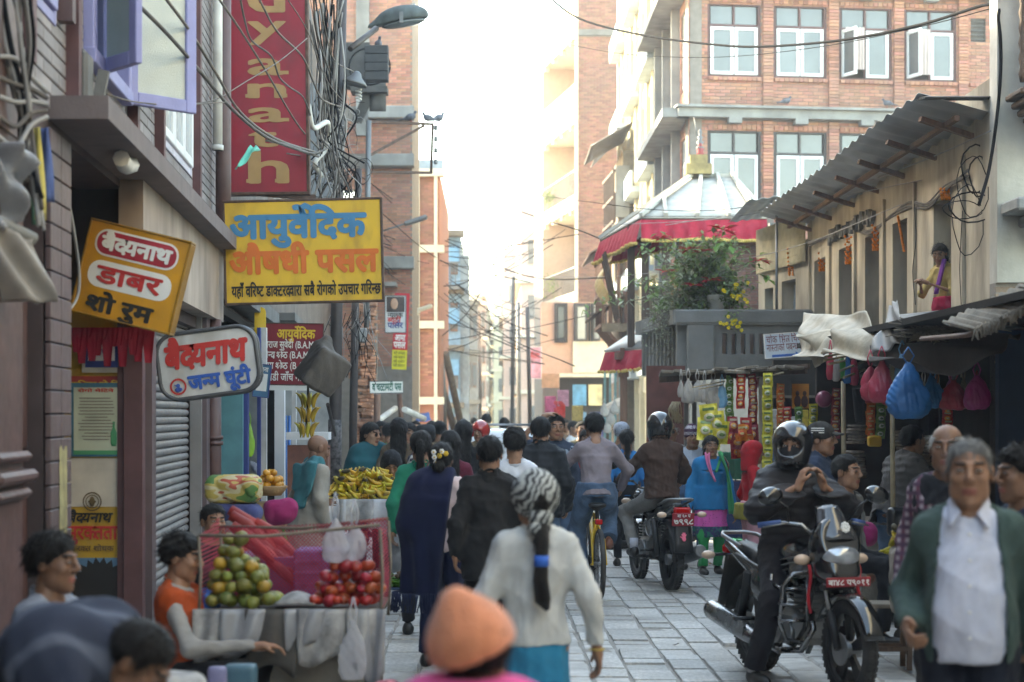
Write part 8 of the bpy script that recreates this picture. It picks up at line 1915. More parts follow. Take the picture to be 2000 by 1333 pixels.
for px,s_ in((1340,165),(1356,164)):q.box(at(px,900,s_),(.05,.05,1.9))
q.split('grey_post',M_STEEL,s2,True);q=MB();q.box(at(1300,880,150),(.5,.08,2.2));q.build('red_door',mat('brick_red_door',(.13,.045,.035),var=.3),s2,True)
def packet_mesh(nm,c1,c2,c3):
 q=MB();w_,h_=.055,.075
 q.sheet(lambda u,v:((u-.5)*2*w_*(1-.06*math.sin(v*3.14)),-.024*math.sin(u*3.14)*math.sin(min(1,max(0,(v-.08)/.84))*3.14)-.003*math.sin(u*17+v*9),(v-.5)*2*h_),8,10);q.sheet(lambda u,v:((.5-u)*2*w_,.02*math.sin(u*3.14)*math.sin(v*3.14),(v-.5)*2*h_),6,6)
 q.ell((0,-.024,-.012),(.034,.006,.028),12,m=1);q.ell((.002,-.030,-.012),(.020,.003,.012),10,m=2);q.box((0,-.020,.042),(.07,.006,.018),m=2)
 me=q.mesh('crisp_packet')
 for k,c in enumerate((c1,c2,c3)):me.materials.append(mat(nm+'_foil_%s'%'abc'[k],c,rough=.28,var=.25,scale=18,metal=.15,bump=.4,bscale=25))
 return me
PK=dict(green=packet_mesh('green',(.16,.28,.06),(.62,.64,.55),(.06,.18,.03)),red=packet_mesh('red',(.50,.03,.03),(.75,.30,.05),(.62,.55,.40)),orange=packet_mesh('orange',(.62,.16,.02),(.66,.10,.03),(.70,.55,.25)),maroon=packet_mesh('maroon',(.26,.02,.035),(.64,.30,.08),(.6,.5,.4)),yellow=packet_mesh('yellow',(.66,.56,.06),(.55,.5,.35),(.16,.25,.08)),pink=packet_mesh('pink',(.68,.30,.36),(.60,.10,.08),(.7,.6,.5)))
random.seed(19)
def strip(px,y0,y1,s_,kind,lab,step,k=1.0):
 g='crisp packets strung up at the snack stall';y=y0
 while y<y1:
  o=link('crisp_packet',PK[kind],(),None,at(px+random.uniform(-1,1),y,s_));o.scale=(k*random.uniform(.92,1.08),random.uniform(.8,1.3),k);o.rotation_euler=(random.uniform(-.2,.2),random.uniform(-.12,.12),random.uniform(-.35,.35));tagp(o,lab,'crisps',g);y+=step
strip(1425,744,822,172,'green','green crisp packet in the leftmost long string',14,.82)
strip(1447,742,800,174,'red','red crisp packet in the second string from the left',15,.9);strip(1447,745,750,170,'pink','pink and white crisp packet at the top of the second string',30,1.0)
strip(1470,742,826,174,'maroon','maroon crisp packet in the third string from the left',13,.9);strip(1473,745,750,170,'pink','pink crisp packet at the top of the third string',30,1.0);strip(1472,780,830,171,'orange','orange crisp packet tucked into the third string',24,.9)
strip(1499,742,935,180,'yellow','yellow noodle packet in the long right hand string',24,1.0)
for i,(px,y,kd)in enumerate(((1385,812,'yellow'),(1400,826,'yellow'),(1378,838,'yellow'),(1408,845,'yellow'),(1392,856,'yellow'))):strip(px,y,y+1,178,kd,'big puffed yellow packet in the cluster beside the knit cap',9,1.7)
for i,(px,y)in enumerate(((1432,830),(1446,845),(1458,832),(1442,862),(1460,858),(1428,852),(1470,846),(1450,876),(1438,880))):strip(px,y,y+1,177-i*.4,('maroon','orange','red')[i%3],('maroon','orange','red')[i%3]+' packet in the loose cluster below the strings of crisps',9,1.25)
M_WOVEN=mat('woven_mat',(.17,.135,.105),var=.35,scale=25,bump=.8,bscale=70,rnd=.3)
def stack(px,y0,y1,s_,wd,lab,n):
 H_=(y1-y0)/s_/n
 for i in range(n):
  c=at(px,y1,s_)+Vector((random.uniform(-.012,.012),0,H_*(i+.5)));q=MB();w_=wd/s_/2
  q.lathe([(w_*.93,-H_*.42),(w_*1.02,-H_*.1),(w_*1.02,H_*.1),(w_*.93,H_*.42)],(0,0,0),18,sy=.9);o=q.build('leaf_plate_bundle',M_WOVEN,None,False,c);o.rotation_euler=(random.uniform(-.04,.04),random.uniform(-.04,.04),0);tagp(o,lab,'bundle','bundles stacked in the stall')
stack(1672,830,868,214,38,'brown leaf plate bundle in the upper pile behind the bamboo post',6);stack(1672,880,935,214,38,'brown leaf plate bundle in the lower pile behind the bamboo post',8);stack(1765,840,880,226,34,'brown leaf plate bundle in the pile below the blue bag',6)
softbox('packet','yellow packet lying between the two piles of leaf plates','packet',at(1708,862,212),(.06,.05,.05),I_YEL,3,.02,.003);softbox('cloth_bundle','magenta cloth bundle behind the windscreen of the motorcycle','bundle',at(1688,1045,250),(.10,.09,.09),C('magenta_heap',(.28,.02,.10)),5,.07)
t=thing('wig_bundle','hank of black hair hanging behind the bamboo post','hair hank',at(1676,760,214))
def wf(P):return s_tube(P,(0,0,0),(.01,0,-.3),(.055,.05),(.03,.03),(1,0,0))+folds(P,.01,3,(20,20,4))
mesh_vq('hank',[field_vq(wf,(-.12,-.12,-.4),(.12,.12,.1),.01)],[M_HAIR],t)
q=MB();t=thing('pink_basin','pink plastic basin hung up inside the snack stall','basin',at(1611,780,186));q.lathe([(.001,.02),(.05,.02),(.065,-.03),(.085,-.05),(.09,-.05),(.07,.03),(.001,.04)],(0,0,0),20,rotm(R(90),0,0));q.build('bowl',mat('pink_plastic',(.30,.05,.13),rough=.35),t)
def crate(lab,c,sz,m,group=None):
 t=thing('plastic_crate',lab,'crate',c,0,group);w_,d_,h_=sz;q=MB()
 for z in np.linspace(.02,h_-.02,5):
  q.box((0,-d_/2,z),(w_,.012,.025));q.box((0,d_/2,z),(w_,.012,.025));q.box((-w_/2,0,z),(.012,d_,.0245));q.box((w_/2,0,z),(.012,d_,.0245))
 tagp(q.build('rail',m,t),kind='stuff');q=MB()
 for x in np.linspace(-w_/2,w_/2,5):
  for s2_ in(-1,1):q.box((x,s2_*(d_/2+.004),h_/2),(.022,.016,h_))
 q.build('upright',m,t)['kind']='stuff';q=MB();q.box((0,0,h_/2),(w_-.04,d_-.04,h_-.03));q.build('inner_wall',M_DARK if 0 else m,t)
M_CRB=mat('blue_crate',(.03,.07,.28),rough=.5,var=.15,dirt=.3);M_CRG=mat('green_crate',(.02,.20,.13),rough=.5,var=.15,dirt=.3);p=at(1432,1085,158)
for i in range(3):crate(('blue plastic crate at the bottom of the stack','blue plastic crate in the middle of the stack','blue plastic crate at the top of the blue stack')[i],p+Vector((.02*(i%2),.2,.31*i)),(.34,.42,.30),M_CRB,'crates stacked beside the snack stall')
crate('green plastic crate standing on the blue crates',p+Vector((.03,.2,.935)),(.30,.4,.34),M_CRG,'crates stacked beside the snack stall');crate('green plastic crate on the ground behind the motorcycle',at(1462,1090,160),(.34,.4,.24),M_CRG)
for i,(px,py,s_)in enumerate(((1735,1262,288),(1800,1240,270))):
 t=thing('wooden_stool',('low wooden stool with a pale seat beside the motorcycle wheel','second wooden stool behind the old man in green')[i],'stool',Vector(((px-960)/s_,F_PX/s_,0)));q=MB();q.rbox((0,0,.44),(.30,.26,.03),.006);q.build('seat',M_WOODG,t);q=MB()
 for x in(-.12,.12):
  for y in(-.1,.1):q.rbox((x,y,.215),(.035,.035,.42),.004)
 q.split('leg',M_WOOD,t);q=MB();q.beam((-.12,-.1,.15),(.12,-.1,.15),.03,.03);q.beam((-.12,.1,.15),(.12,.1,.15),.03,.03);q.split('stretcher',M_WOOD,t)
random.seed(5)
for i in range(3):bunch('bunch of green and yellow bananas beside the old man',at(1762,1058+12*i,300)+Vector((0,.05*i,0)),6,(.3,.6,i*1.3),1.0,'bananas beside the old man')
softbox('paper_sack','crumpled pale paper sack below the bananas on the right','sack',at(1768,1135,300),(.08,.1,.22),mat('pale_paper',(.44,.37,.30),var=.2,bump=.5,bscale=20),6,.05,.018)
shelf=thing('stall_shelf','timber shelves of packets and tins at the back of the snack stall','shelf',at(1580,900,158));q=MB()
for z in(.75,1.15,1.55,1.95):q.box((3.95,22.42,z),(1.3,.24,.03))
q.split('board',M_WOODG,shelf,True);random.seed(61)
GM=[mat('goods_%s'%'abcdefgh'[i],c,rough=.4,var=.3,scale=20)for i,c in enumerate(((.45,.04,.04),(.5,.36,.05),(.05,.15,.35),(.06,.25,.10),(.48,.46,.42),(.40,.12,.03),(.3,.06,.2),(.16,.10,.06)))]
for lev,z in enumerate((.765,1.165,1.565)):
 x=3.36
 while x<4.52:
  w_,h_=random.uniform(.05,.12),random.uniform(.12,.30);q=MB();q.rbox((0,0,h_/2),(w_,.12,h_),.012);o=q.build('goods_packet',random.choice(GM),None,False,(x+w_/2,22.36+random.uniform(-.03,.03),z));tagp(o,('packet on the lowest shelf of the snack stall','packet on the middle shelf of the snack stall','packet on the top shelf of the snack stall')[lev],'packet','packets on the stall shelves');x+=w_+random.uniform(.004,.03)
for px,y0,y1,s_,kd,lab in((1524,760,860,176,'orange','orange sachet in the string left of the poster'),(1538,805,900,178,'red','red sachet in the string under the poster'),(1560,805,880,178,'green','green sachet in the string right of the poster'),(1588,800,890,186,'yellow','yellow sachet in the string under the pink basin'),(1632,770,850,196,'maroon','maroon sachet in the string beside the bamboo post'),(1700,800,850,208,'orange','orange sachet in the string under the red bags'),(1720,800,860,208,'green','green sachet in the string under the blue bag'),(1850,800,850,214,'red','red sachet hanging in the deep shade')):strip(px,y0,y1,s_,kd,lab,15,.8)
for i in range(9):carrier('small dusty bag hanging in a row at the back of the dark stall',1700+26*i,745+random.uniform(-8,8),790+random.uniform(-6,10),205,22,GM[i%8],'hanging_bag','dusty bags at the back of the dark stall',seed=i+71)
stack(1800,850,930,214,40,'leaf plate bundle in the tall pile behind the grey quilted jacket',9);stack(1860,880,940,220,36,'leaf plate bundle in the low pile at the right of the stall',6)
random.seed(91)
for i in range(26):
 q=MB();w_=random.uniform(.02,.06);q.sheet(lambda u,v:((u-.5)*w_,(v-.5)*w_*1.4,.006+.010*math.sin(u*4+i)*math.sin(v*3)),3,3,th=.001);y=random.uniform(11,26);x=random.uniform(-.6,1.0)if i%2 else random.uniform(1.0,2.9)
 o=q.build('paper_scrap',(M_NEWS,M_LIME,GM[1],GM[0],M_LEAF if 'M_LEAF' in globals()else M_NEWS)[i%5],None,False,(x,y,.008));o.rotation_euler=(0,0,random.uniform(0,6));tagp(o,'small scrap of litter lying on the paving stones','litter','litter on the street')
# --- poles, lamps, cables, birds and plants
def smooth(pts,n=6):
 P=[Vector(p)for p in pts];P=[P[0]*2-P[1]]+P+[P[-1]*2-P[-2]];out=[]
 for i in range(1,len(P)-2):
  a,b,c,d=P[i-1:i+3]
  for k in range(n):
   t=k/n;out.append(.5*((2*b)+(c-a)*t+(2*a-5*b+4*c-d)*t*t+(3*b-a-3*c+d)*t**3))
 return out+[P[-2]]
def cable(lab,pts,r,m,group='overhead cables',n=6,k=6):
 p=smooth([at(*q)if not isinstance(q,Vector)else q for q in pts],k);q=MB();q.tube(p,r,n);return tagp(q.build('overhead_cable',m),lab,'cable',group)
cable('thick black cable sagging across the front of the orange brick house',[(1062,-14,118),(1130,36,125),(1250,68,135),(1400,88,150),(1500,91,160),(1650,78,175),(1800,48,190),(1936,8,208),(1950,40,212),(1955,120,212),(1948,220,212),(1932,330,212),(1912,400,213)],.016,M_CABLE)
cable('thin wire just below the thick black cable',[(1105,86,100),(1220,106,120),(1400,112,140),(1600,92,165),(1800,52,190),(1940,16,208)],.005,M_CABLE)
cable('dark wire from the far houses to the timber house',[(915,345,60),(960,390,70),(1050,425,85),(1130,450,98),(1170,466,104)],.011,M_CABLE)
cable('reddish dark wire crossing the pavilion roof',[(1050,382,80),(1160,396,100),(1280,410,115),(1400,411,120),(1480,400,126)],.006,M_CABLE)
cable('grey wire rising from the pavilion to the plaster corner',[(1300,440,110),(1490,410,125),(1640,372,150),(1800,315,180),(1935,256,210)],.007,M_CABLEG)
cable('second grey wire rising towards the plaster corner',[(1180,440,105),(1400,428,118),(1600,392,145),(1800,352,180)],.006,M_CABLEG)
cable('wire passing low in front of the flowering shrub',[(1040,540,80),(1200,540,100),(1400,515,125),(1560,480,140),(1760,400,175)],.006,M_CABLEG)
random.seed(31)
for i in range(4):
 cable('dusty cable of the bundle sagging along the plaster house wall',[(x,y+random.uniform(-5,9),s_)for x,y,s_ in((1580,478,134),(1625,462,142),(1672,446,152),(1700,448,158),(1740,425,166),(1775,398,174),(1812,400,182),(1845,368,190),(1890,335,200))],random.uniform(.007,.013),M_CABLEB,'cables along the plaster house wall',k=5)
for i,(cx,cy,rx,ry)in enumerate(((1905,330,26,48),(1912,345,18,40),(1898,405,44,30),(1890,430,30,70),(1900,365,30,60),(1880,410,38,18))):
 q=MB();q.tube([at(cx+rx*math.cos(t*.42)+3*math.sin(t*1.3),cy+ry*math.sin(t*.42),203+i)for t in range(15)],.008 if i<3 else.005,5,closed=False);tagp(q.build('cable_coil',M_CABLE),'black cable coil hanging at the end of the plaster house','cable','coils of cable on the plaster house')
for i,x in enumerate((1786,1880,1893,1905,1918)):
 cable('thin wire hanging down the plaster house wall',[(x,400+12*i,198-(6 if x<1800 else 0)),(x+random.uniform(-6,6),470,198),(x+random.uniform(-6,8),530,198),(x+random.uniform(-8,8),596,198)],.004,M_CABLE,'wires hanging on the plaster house')
M_CBR=mat('old_brown_cable',(.14,.115,.095),rough=.7,var=.25)
LB=[([(250,-10,330),(330,70,305),(395,145,280),(455,215,255),(520,268,230),(580,292,205),(622,306,180)],.017),([(318,-10,310),(370,60,290),(420,140,265),(470,220,240),(540,272,215),(625,300,182)],.015),([(422,-10,260),(470,60,245),(520,140,225),(560,210,205),(590,255,192),(624,292,180)],.013),([(468,-10,240),(478,40,235),(492,80,230),(530,110,222),(545,150,215),(565,170,208),(592,190,198),(606,225,190)],.011),([(502,-10,230),(540,60,220),(590,110,205),(612,160,195),(630,195,185),(668,210,172)],.013),([(556,-10,210),(600,60,198),(640,160,182),(690,218,168)],.008),([(612,-10,190),(618,60,186),(640,130,178),(668,190,170)],.013),([(622,-10,190),(640,80,182),(655,120,176),(690,140,165)],.010),([(360,205,260),(420,195,250),(480,160,240),(545,120,225),(600,75,210)],.006),([(520,275,220),(570,285,205),(610,300,190),(640,290,178)],.014),([(560,300,200),(600,310,185),(640,345,172),(670,388,165)],.010),([(40,40,360),(90,86,350),(150,140,335),(225,190,315),(330,205,290),(440,200,262)],.007)]
LBL=['thick brown cable sagging from the lavender window down to the taped joint','brown cable right of the lavender window that also ends at the taped joint','cable crossing the crimson sign from its top left corner','wavy grey cable with kinks crossing the upper letters of the crimson sign','cable from the top middle of the crimson sign towards the dark pole','thin cable slanting past the right edge of the crimson sign','cable hanging nearly straight just right of the crimson sign','thin cable slanting behind the small bell shaped lamp','pale thin wire rising across the middle of the crimson sign','short cable curving under the last letter of the crimson sign','cable curling down behind the top edge of the yellow sign','thin cable sagging past the lavender window']
for i,(p,r)in enumerate(LB):cable(LBL[i],p,r*.8,M_CBR if i%3 else M_CABLEB,'cables slanting across the crimson sign')
random.seed(41)
hub=at(640,300,172)
for i in range(46):
 a=at(random.uniform(605,672),random.uniform(-10,60),176);b=at(random.uniform(622,668),random.uniform(190,330),random.uniform(168,178));m_=a.lerp(b,.5)+Vector((random.uniform(-.08,.08),random.uniform(-.1,.1),-.05))
 cable('cable in the tangle that runs down the dark pole',[a,m_,b,b+Vector((random.uniform(-.2,.25),.05,random.uniform(-.5,-.2))),b+Vector((random.uniform(-.3,.3),.05,random.uniform(-1.0,-.4)))],random.uniform(.005,.013),(M_CABLEG,M_CABLEB,M_CABLE)[i%3],'tangle of cables on the dark pole',n=5,k=5)
for i in range(38):
 c=at(random.uniform(618,705),random.uniform(190,385),random.uniform(160,172));r1,r2=random.uniform(.05,.17),random.uniform(.06,.2);q=MB();ph=random.random()*6
 q.tube([c+Vector((r1*math.cos(t*.5+ph),random.uniform(-.05,.05),r2*math.sin(t*.5+ph)-.02*t))for t in range(random.randint(8,15))],random.uniform(.003,.007),5);tagp(q.build('cable_loop',(M_CABLE,M_CABLEB,M_CABLEG)[i%3]),'loose loop of wire beside the dark pole above the yellow sign','wire','loops of wire beside the dark pole')
for i in range(30):
 a=at(random.uniform(640,725),random.uniform(590,650),150);b=a+Vector((random.uniform(-.3,.3),.1,random.uniform(-.9,-.3)))
 cable('thin wire hanging between the two dark poles',[a,a.lerp(b,.5)+Vector((random.uniform(-.12,.12),0,0)),b],.005,(M_CABLE,M_CABLEG)[i%2],'wires between the two dark poles',n=5,k=5)
q=MB();pc=[at(602,205,184),at(612,250,182),at(640,240,178),at(636,290,176),at(615,318,178),at(628,345,176)];q.tube(smooth(pc,5),[.03]*26,7);tagp(q.build('taped_cable_joint',M_LIME),'whitish taped joint where the old cables meet','cable joint')
for i in range(30):
 a=(random.uniform(690,905),random.uniform(430,700),random.uniform(46,62));b=(random.uniform(1000,1195),random.uniform(430,720),random.uniform(40,80));mx=((a[0]+b[0])/2,(a[1]+b[1])/2+random.uniform(12,46),(a[2]+b[2])/2)
 cable('thin dark wire of the web strung across the far street',[a,mx,b],random.uniform(.008,.02),M_CABLE,'web of wires across the far street',n=4)
for i in range(12):
 a=(random.uniform(680,740),random.uniform(330,560),random.uniform(90,100));b=(random.uniform(840,1000),random.uniform(430,660),random.uniform(45,55));mx=((a[0]+b[0])/2,(a[1]+b[1])/2+18,66)
 cable('thin wire slanting from the orange building down the street',[a,mx,b],random.uniform(.007,.013),M_CABLE,'wires slanting down the street',n=4)
for i in range(12):
 cable('pale wire drooping from the leaning posts',[(864,662,62),(858-3*i,700+3*i,61),(835-7*i,735+random.uniform(-8,30),60),(812-7*i,745+random.uniform(0,40),60)],.016,M_CABLEG,'pale wires drooping from the leaning posts',n=5)
def pole(lab,pts,r,m,n=12,name='utility_pole'):
 t=thing(name,lab,'pole',at(*pts[0]));q=MB();q.tube([at(*p)for p in pts],r,n);q.build('shaft',m,t,True);return t
t=pole('stout dark pole with flaking paint beside the banana cart',[(652,1083,157),(655,812,157),(660,400,157),(668,-40,157)],[.085,.078,.070,.065],M_POLE)
q=MB();q.lathe([(.083,-.35),(.085,0),(.083,.35)],at(654,875,157),16);q.build('peeling_paint',mat('flaking_paint',(.10,.09,.09),var=.9,scale=22,bump=.4),t,True)
t=pole('thinner dark pole just right of the stout pole',[(688,1050,138),(690,812,138),(694,600,138),(700,330,138)],[.06,.058,.055,.05],M_POLE)
q=MB();q.rbox(at(707,655,137),(.14,.1,.20),.01);q.build('meter_box',M_CONC,t,True)
for i in range(5):q=MB();q.beam(at(680,640+14*i,137),at(712,628+16*i,137),.02,.02);q.build('cross_bar',M_RUST,t,True)
t=pole('steel pole carrying a square bracket with insulators',[(716,640,108),(720,236,108)],.05,M_STEEL);br=MB()
for a,b in(((720,238),(846,243)),((845,243),(842,338)),((722,336),(843,338)),((724,303),(828,246))):br.beam(at(*a,107),at(*b,105),.045,.045)
br.split('bracket',M_RUST,t,True)
for y in(250,272,294,316):q=MB();q.lathe([(.02,-.05),(.045,-.02),(.03,0),(.045,.02),(.02,.05)],at(851,y,104),10);q.build('insulator',M_STEEL,t,True)
for i,pts in enumerate((((868,850,60),(862,690,60)),((905,850,58),(870,690,60)),((890,850,58),(848,700,60)),((1014,850,52),(1012,590,52)),((1036,850,58),(1030,600,58)),((1000,850,46),(1003,540,46)),((938,840,34),(936,640,34)),((786,850,78),(780,770,78)),((733,1010,92),(737,770,92)))):
 pole(('grey pole at the foot of the pale drooping wires','leaning wooden post right of the drooping wires','second leaning wooden post crossing the first','straight grey utility pole in the middle of the far street','dark utility pole left of the pink banner','distant utility pole in the haze','faint pole far down the street','brown post left of the mustard jacket','brown post that carries the small white sign')[i],pts,(.10,.12,.12,.08,.07,.08,.1,.06,.07)[i],(M_STEEL,M_WOODG,M_WOODG,M_STEEL,M_STEEL,M_STEEL,M_STEEL,M_WOODR,M_WOODR)[i],8)
t=thing('street_lamp','large old street lamp head on an arm at the top of the dark pole','lamp',at(690,95,150));q=MB();q.tube([at(684,96,152),at(735,56,148)],.04,9);q.build('arm',M_POLE,t,True)
c=at(785,36,146);Rl=rotm(0,R(14),0)
def lf(P):return smax(smin(s_ell(P,(0,0,0),(.36,.17,.17)),s_ell(P,(-.34,0,-.07),(.14,.09,.10)),.06),-P[...,2]-.055,.02)
o=mesh_vq('lamp_head',[field_vq(lf,(-.55,-.25,-.3),(.45,.25,.3),.016)],[mat('weathered_lamp_green',(.075,.09,.088),rough=.7,var=.4,bump=.4,dirt=.6,dcol=(.04,.04,.04),dscale=5)],t);o.location=c-t.location;o.rotation_euler=(0,R(-10),0)
q=MB();q.ell((0,0,0),(.30,.14,.05),14);o=q.build('lamp_glass',M_GLASS,t);o.location=c-t.location+Vector((.02,0,-.07));o.rotation_euler=(0,R(-10),0)
q=MB();q.box(c+Vector((.0,-.15,-.02)),(.05,.05,.14));q.build('clasp',M_STEEL,t,True)
t=thing('wall_lamp','small grey bell shaped lamp with a spiral bulb below the black box','lamp',at(695,160,158));q=MB();q.lathe([(.02,.12),(.05,.10),(.07,.05),(.15,-.02),(.155,-.05),(.13,-.03)],at(694,158,158),16,rotm(0,R(14),0));q.build('shade',M_STEEL,t,True)
q=MB();q.tube([at(700,175,158)+Vector((.035*math.cos(k*.9),.035*math.sin(k*.9),-.006*k))for k in range(22)],.012,6);q.build('spiral_bulb',M_LIME,t,True)
t=thing('meter_cabinet','dark slatted box ringed by a black cable below the street lamp','box',at(735,130,120));q=MB()
for i in range(4):q.rbox(at(736,100+17*i,120),(.38,.3,.135),.008)
q.split('slat',mat('black_panel',(.045,.045,.048),var=.2),t,True);q=MB();q.tube([at(722+40*math.cos(k*.25),130+36*math.sin(k*.25),117)for k in range(26)],.014,6);q.build('cable_ring',M_CABLE,t,True)
for i,(x,y,s_,lab)in enumerate(((812,431,78,'slim street lamp head pointing right below the bracket'),(824,604,70,'pale street lamp over the far left pavement'),(800,616,70,'short white lamp just under the pale street lamp'))):
 t=thing('street_lamp',lab,'lamp',at(x,y,s_));q=MB();q.tube([at(x-70+30*(i==2),y+22,s_),at(x-20,y+6,s_)],.025,7);q.build('arm',M_STEEL,t,True);q=MB();q.rbox((0,0,0),(.62,.2,.12),.04);o=q.build('lamp_head',M_CREAM2 if i else M_STEEL,t);o.rotation_euler=(0,R(-18),0)
t=thing('wrapped_lamp','angular lamp wrapped in dirty canvas on the stout pole','lamp',at(630,725,181));random.seed(3)
def wf(P):
 d=s_box(P,(0,0,.02),(.19,.17,.22),rotm(R(20),R(28),R(35)),.03);d=smin(d,s_cap(P,(.02,0,.2),(.05,0,.33),.07,.05),.08);return d+folds(P,.016,5,(10,10,8))
mesh_vq('canvas_wrap',[field_vq(wf,(-.42,-.4,-.42),(.42,.4,.46),.015)],[mat('dirty_canvas',(.115,.095,.080),var=.25,bump=.5,dirt=.4)],t)
q=MB();q.tube([at(640,790,180),at(655,850,166)],.02,6);q.build('strut',M_POLE,t,True)
t=thing('spiral_bulb','white spiral bulb hanging beside the crimson sign','bulb',at(430,92,200));q=MB();q.tube([at(431,96,200)+Vector((.028*math.cos(k*.9),.028*math.sin(k*.9),-.006*k))for k in range(24)],.010,6);q.build('spiral_tube',I_WHITE,t,True);q=MB();q.lathe([(.02,.0),(.026,.05),(.015,.07)],at(430,92,200),10);q.build('cap',I_WHITE,t,True)
for i,(x0,x1,y1,m)in enumerate(((60,80,430,C('flag_yellow',(.55,.45,.12))),(78,96,395,C('flag_blue',(.08,.12,.28))),(54,66,440,C('flag_green',(.08,.18,.12))))):
 q=MB();q.sheet(lambda u,v:at(x0+(x1-x0)*u+10*v,250+(y1-250)*v,412-6*i)+Vector((0,.02*math.sin(u*5+v*4),0)),4,10,th=.004);tagp(q.build('prayer_flag',m),('yellow','blue','green')[i]+' cloth strip hanging beside the canopy corner','flag','cloth strips beside the canopy')
cloth_patch('hanging_cloth','greyish beige cloth hanging at the left edge beside the amber sign','cloth',(at(-12,590,444),at(112,590,432),at(70,470,438),at(-12,440,444)),18,mat('grey_beige_cloth',(.30,.27,.24),var=.2),.04,6,.02)
cloth_patch('hanging_cloth','dark crumpled plastic knot at the left edge above the beige cloth','cloth',(at(-14,450,446),at(58,430,438),at(52,300,438),at(-14,270,446)),16,M_PLASG,.07,8,.02)
q=MB();q.tube([at(-20,425,444),at(66,468,434)],.03,9);tagp(q.build('tube_lamp',M_CONC),'grey fluorescent tube housing jutting in at the left edge','lamp')
for i in range(5):cable('cable drooping at the left edge above the beige cloth',[(-10,110+38*i,444),(30,120+40*i+random.uniform(-12,20),438),(60,150+24*i,432),(92,180+12*i,428)],.012,(M_CABLEG,M_CABLEB)[i%2],'cables at the left edge')
for i in range(12):
 x=random.uniform(-10,60);cable('cable drooping at the left edge above the beige cloth',[(x,-10,440),(x+random.uniform(0,20),90,438),(45+random.uniform(-14,14),200,434),(50+random.uniform(-14,14),270,430),(x+random.uniform(0,50),400+random.uniform(-60,60),436)],random.uniform(.006,.013),(M_CABLEG,M_CABLEB,M_CABLE)[i%3],'cables at the left edge')
t=thing('metal_panel','tall grey sheet metal panel behind the tangle of cables','panel',at(628,270,150));q=MB();q.rbox((0,.2,0),(.34,.06,1.5),.01);q.build('sheet',mat('grey_sheet_metal',(.28,.30,.32),rough=.5,var=.15,dirt=.4,metal=.2),t)
cable('grey cable looping down in front of the dark shop recess',[(95,190,350),(110,300,345),(135,400,338),(155,540,330),(140,600,332),(90,622,345),(30,625,360)],.010,M_CABLEG,'cables at the left edge')
cloth_patch('plastic_strip','green plastic strip caught on the cables in front of the crimson sign','plastic strip',(at(458,328,215),at(468,326,215),at(508,288,212),at(490,285,212)),8,mat('sea_green_plastic',(.10,.50,.36),rough=.4),.02,2)
def pigeon(p,rz,lab):
 t=thing('pigeon',lab,'bird',p,rz)
 def pf(P):
  d=s_tube(P,(0,-.06,.10),(0,.10,.07),(.045,.05),(.03,.03),(1,0,0));d=smin(d,s_ell(P,(0,-.02,.10),(.055,.09,.06)),.03);d=smin(d,s_cap(P,(0,-.08,.12),(0,-.105,.17),.03,.024),.02);d=smin(d,s_ell(P,(0,-.115,.185),(.024,.03,.024)),.01);d=smin(d,s_cap(P,(0,-.14,.183),(0,-.16,.176),.008,.003),.005);return smin(d,s_tube(P,(0,.08,.075),(0,.21,.045),(.03,.02),(.035,.008),(1,0,0)),.02)
 mesh_vq('body',[field_vq(pf,(-.1,-.2,0),(.1,.25,.24),.009)],[mat('pigeon_grey',(.10,.105,.125),var=.4,scale=14)],t)
 q=MB()
 for s_ in(-1,1):q.tube([(s_*.02,-.02,.05),(s_*.022,-.03,0),(s_*.022,-.06,0)],.005,5)
 q.split('leg',mat('pigeon_leg',(.35,.08,.07)),t)
for p,rz,lab in((at(800,239,105),70,'leftmost pigeon on the square bracket'),(at(838,241,105),-70,'middle pigeon on the square bracket'),(at(856,240,104),130,'pigeon at the outer end of the square bracket'),(at(738,98,118),20,'pigeon on top of the dark slatted box')):pigeon(p,R(rz),lab)
for u,rz,lab in((2.15,100,'pigeon perched on the grey ledge left of the tin roof'),(4.55,-100,'pigeon perched on the grey ledge above the tin roof')):pigeon(A+UB*u-NB*.3+Vector((0,0,8.69)),R(rz),lab)
random.seed(6)
for i,(x,y,s_,n,ln)in enumerate(((1846,405,190,7,.10),(1758,455,170,9,.3),(1708,470,160,8,.3),(1655,490,150,8,.35),(1604,520,136,8,.25),(1548,510,128,14,.4),(1515,525,123,6,.3))):
 q=MB()
 for k in range(n*4):
  a=k/(n*4-1);p=at(x+12*(a-.5)*(1+.8*(i in(0,5))),y,s_)+Vector((.0,-.05,.18-ln*(abs(math.sin(a*9.4))if i!=1 else a*1.3)));q.ell(p,.017,6,rows=4)
 tagp(q.build('marigold_garland',M_ORANGEF),('garland curved over the window where the girl sits','garland slanting across the window left of the girl','garland in the third window from the plaster corner','garland in the fourth window from the plaster corner','garland in the window nearest the steel pipe','thick garland over the iron grille window','short garland over the blue shutter')[i],'garland','orange marigold garlands in the windows')
def leafy(name,col):
 def fn(N,L,b,tc):
  out=[n for n in N if n.type=='OUTPUT_MATERIAL'][0];g=N.new('ShaderNodeNewGeometry');h=N.new('ShaderNodeHueSaturation');h.inputs['Color'].default_value=(*col,1);r=N.new('ShaderNodeMapRange');r.inputs[3].default_value=.55;r.inputs[4].default_value=1.45;L.new(g.outputs['Random Per Island'],r.inputs[0]);L.new(r.outputs[0],h.inputs['Value'])
  L.new(h.outputs[0],b.inputs['Base Color']);b.inputs['Roughness'].default_value=.6;t=N.new('ShaderNodeBsdfTranslucent');L.new(h.outputs[0],t.inputs[0]);m=N.new('ShaderNodeMixShader');m.inputs[0].default_value=.4;L.new(b.outputs[0],m.inputs[1]);L.new(t.outputs[0],m.inputs[2]);L.new(m.outputs[0],out.inputs[0])
 return patt(name,fn)
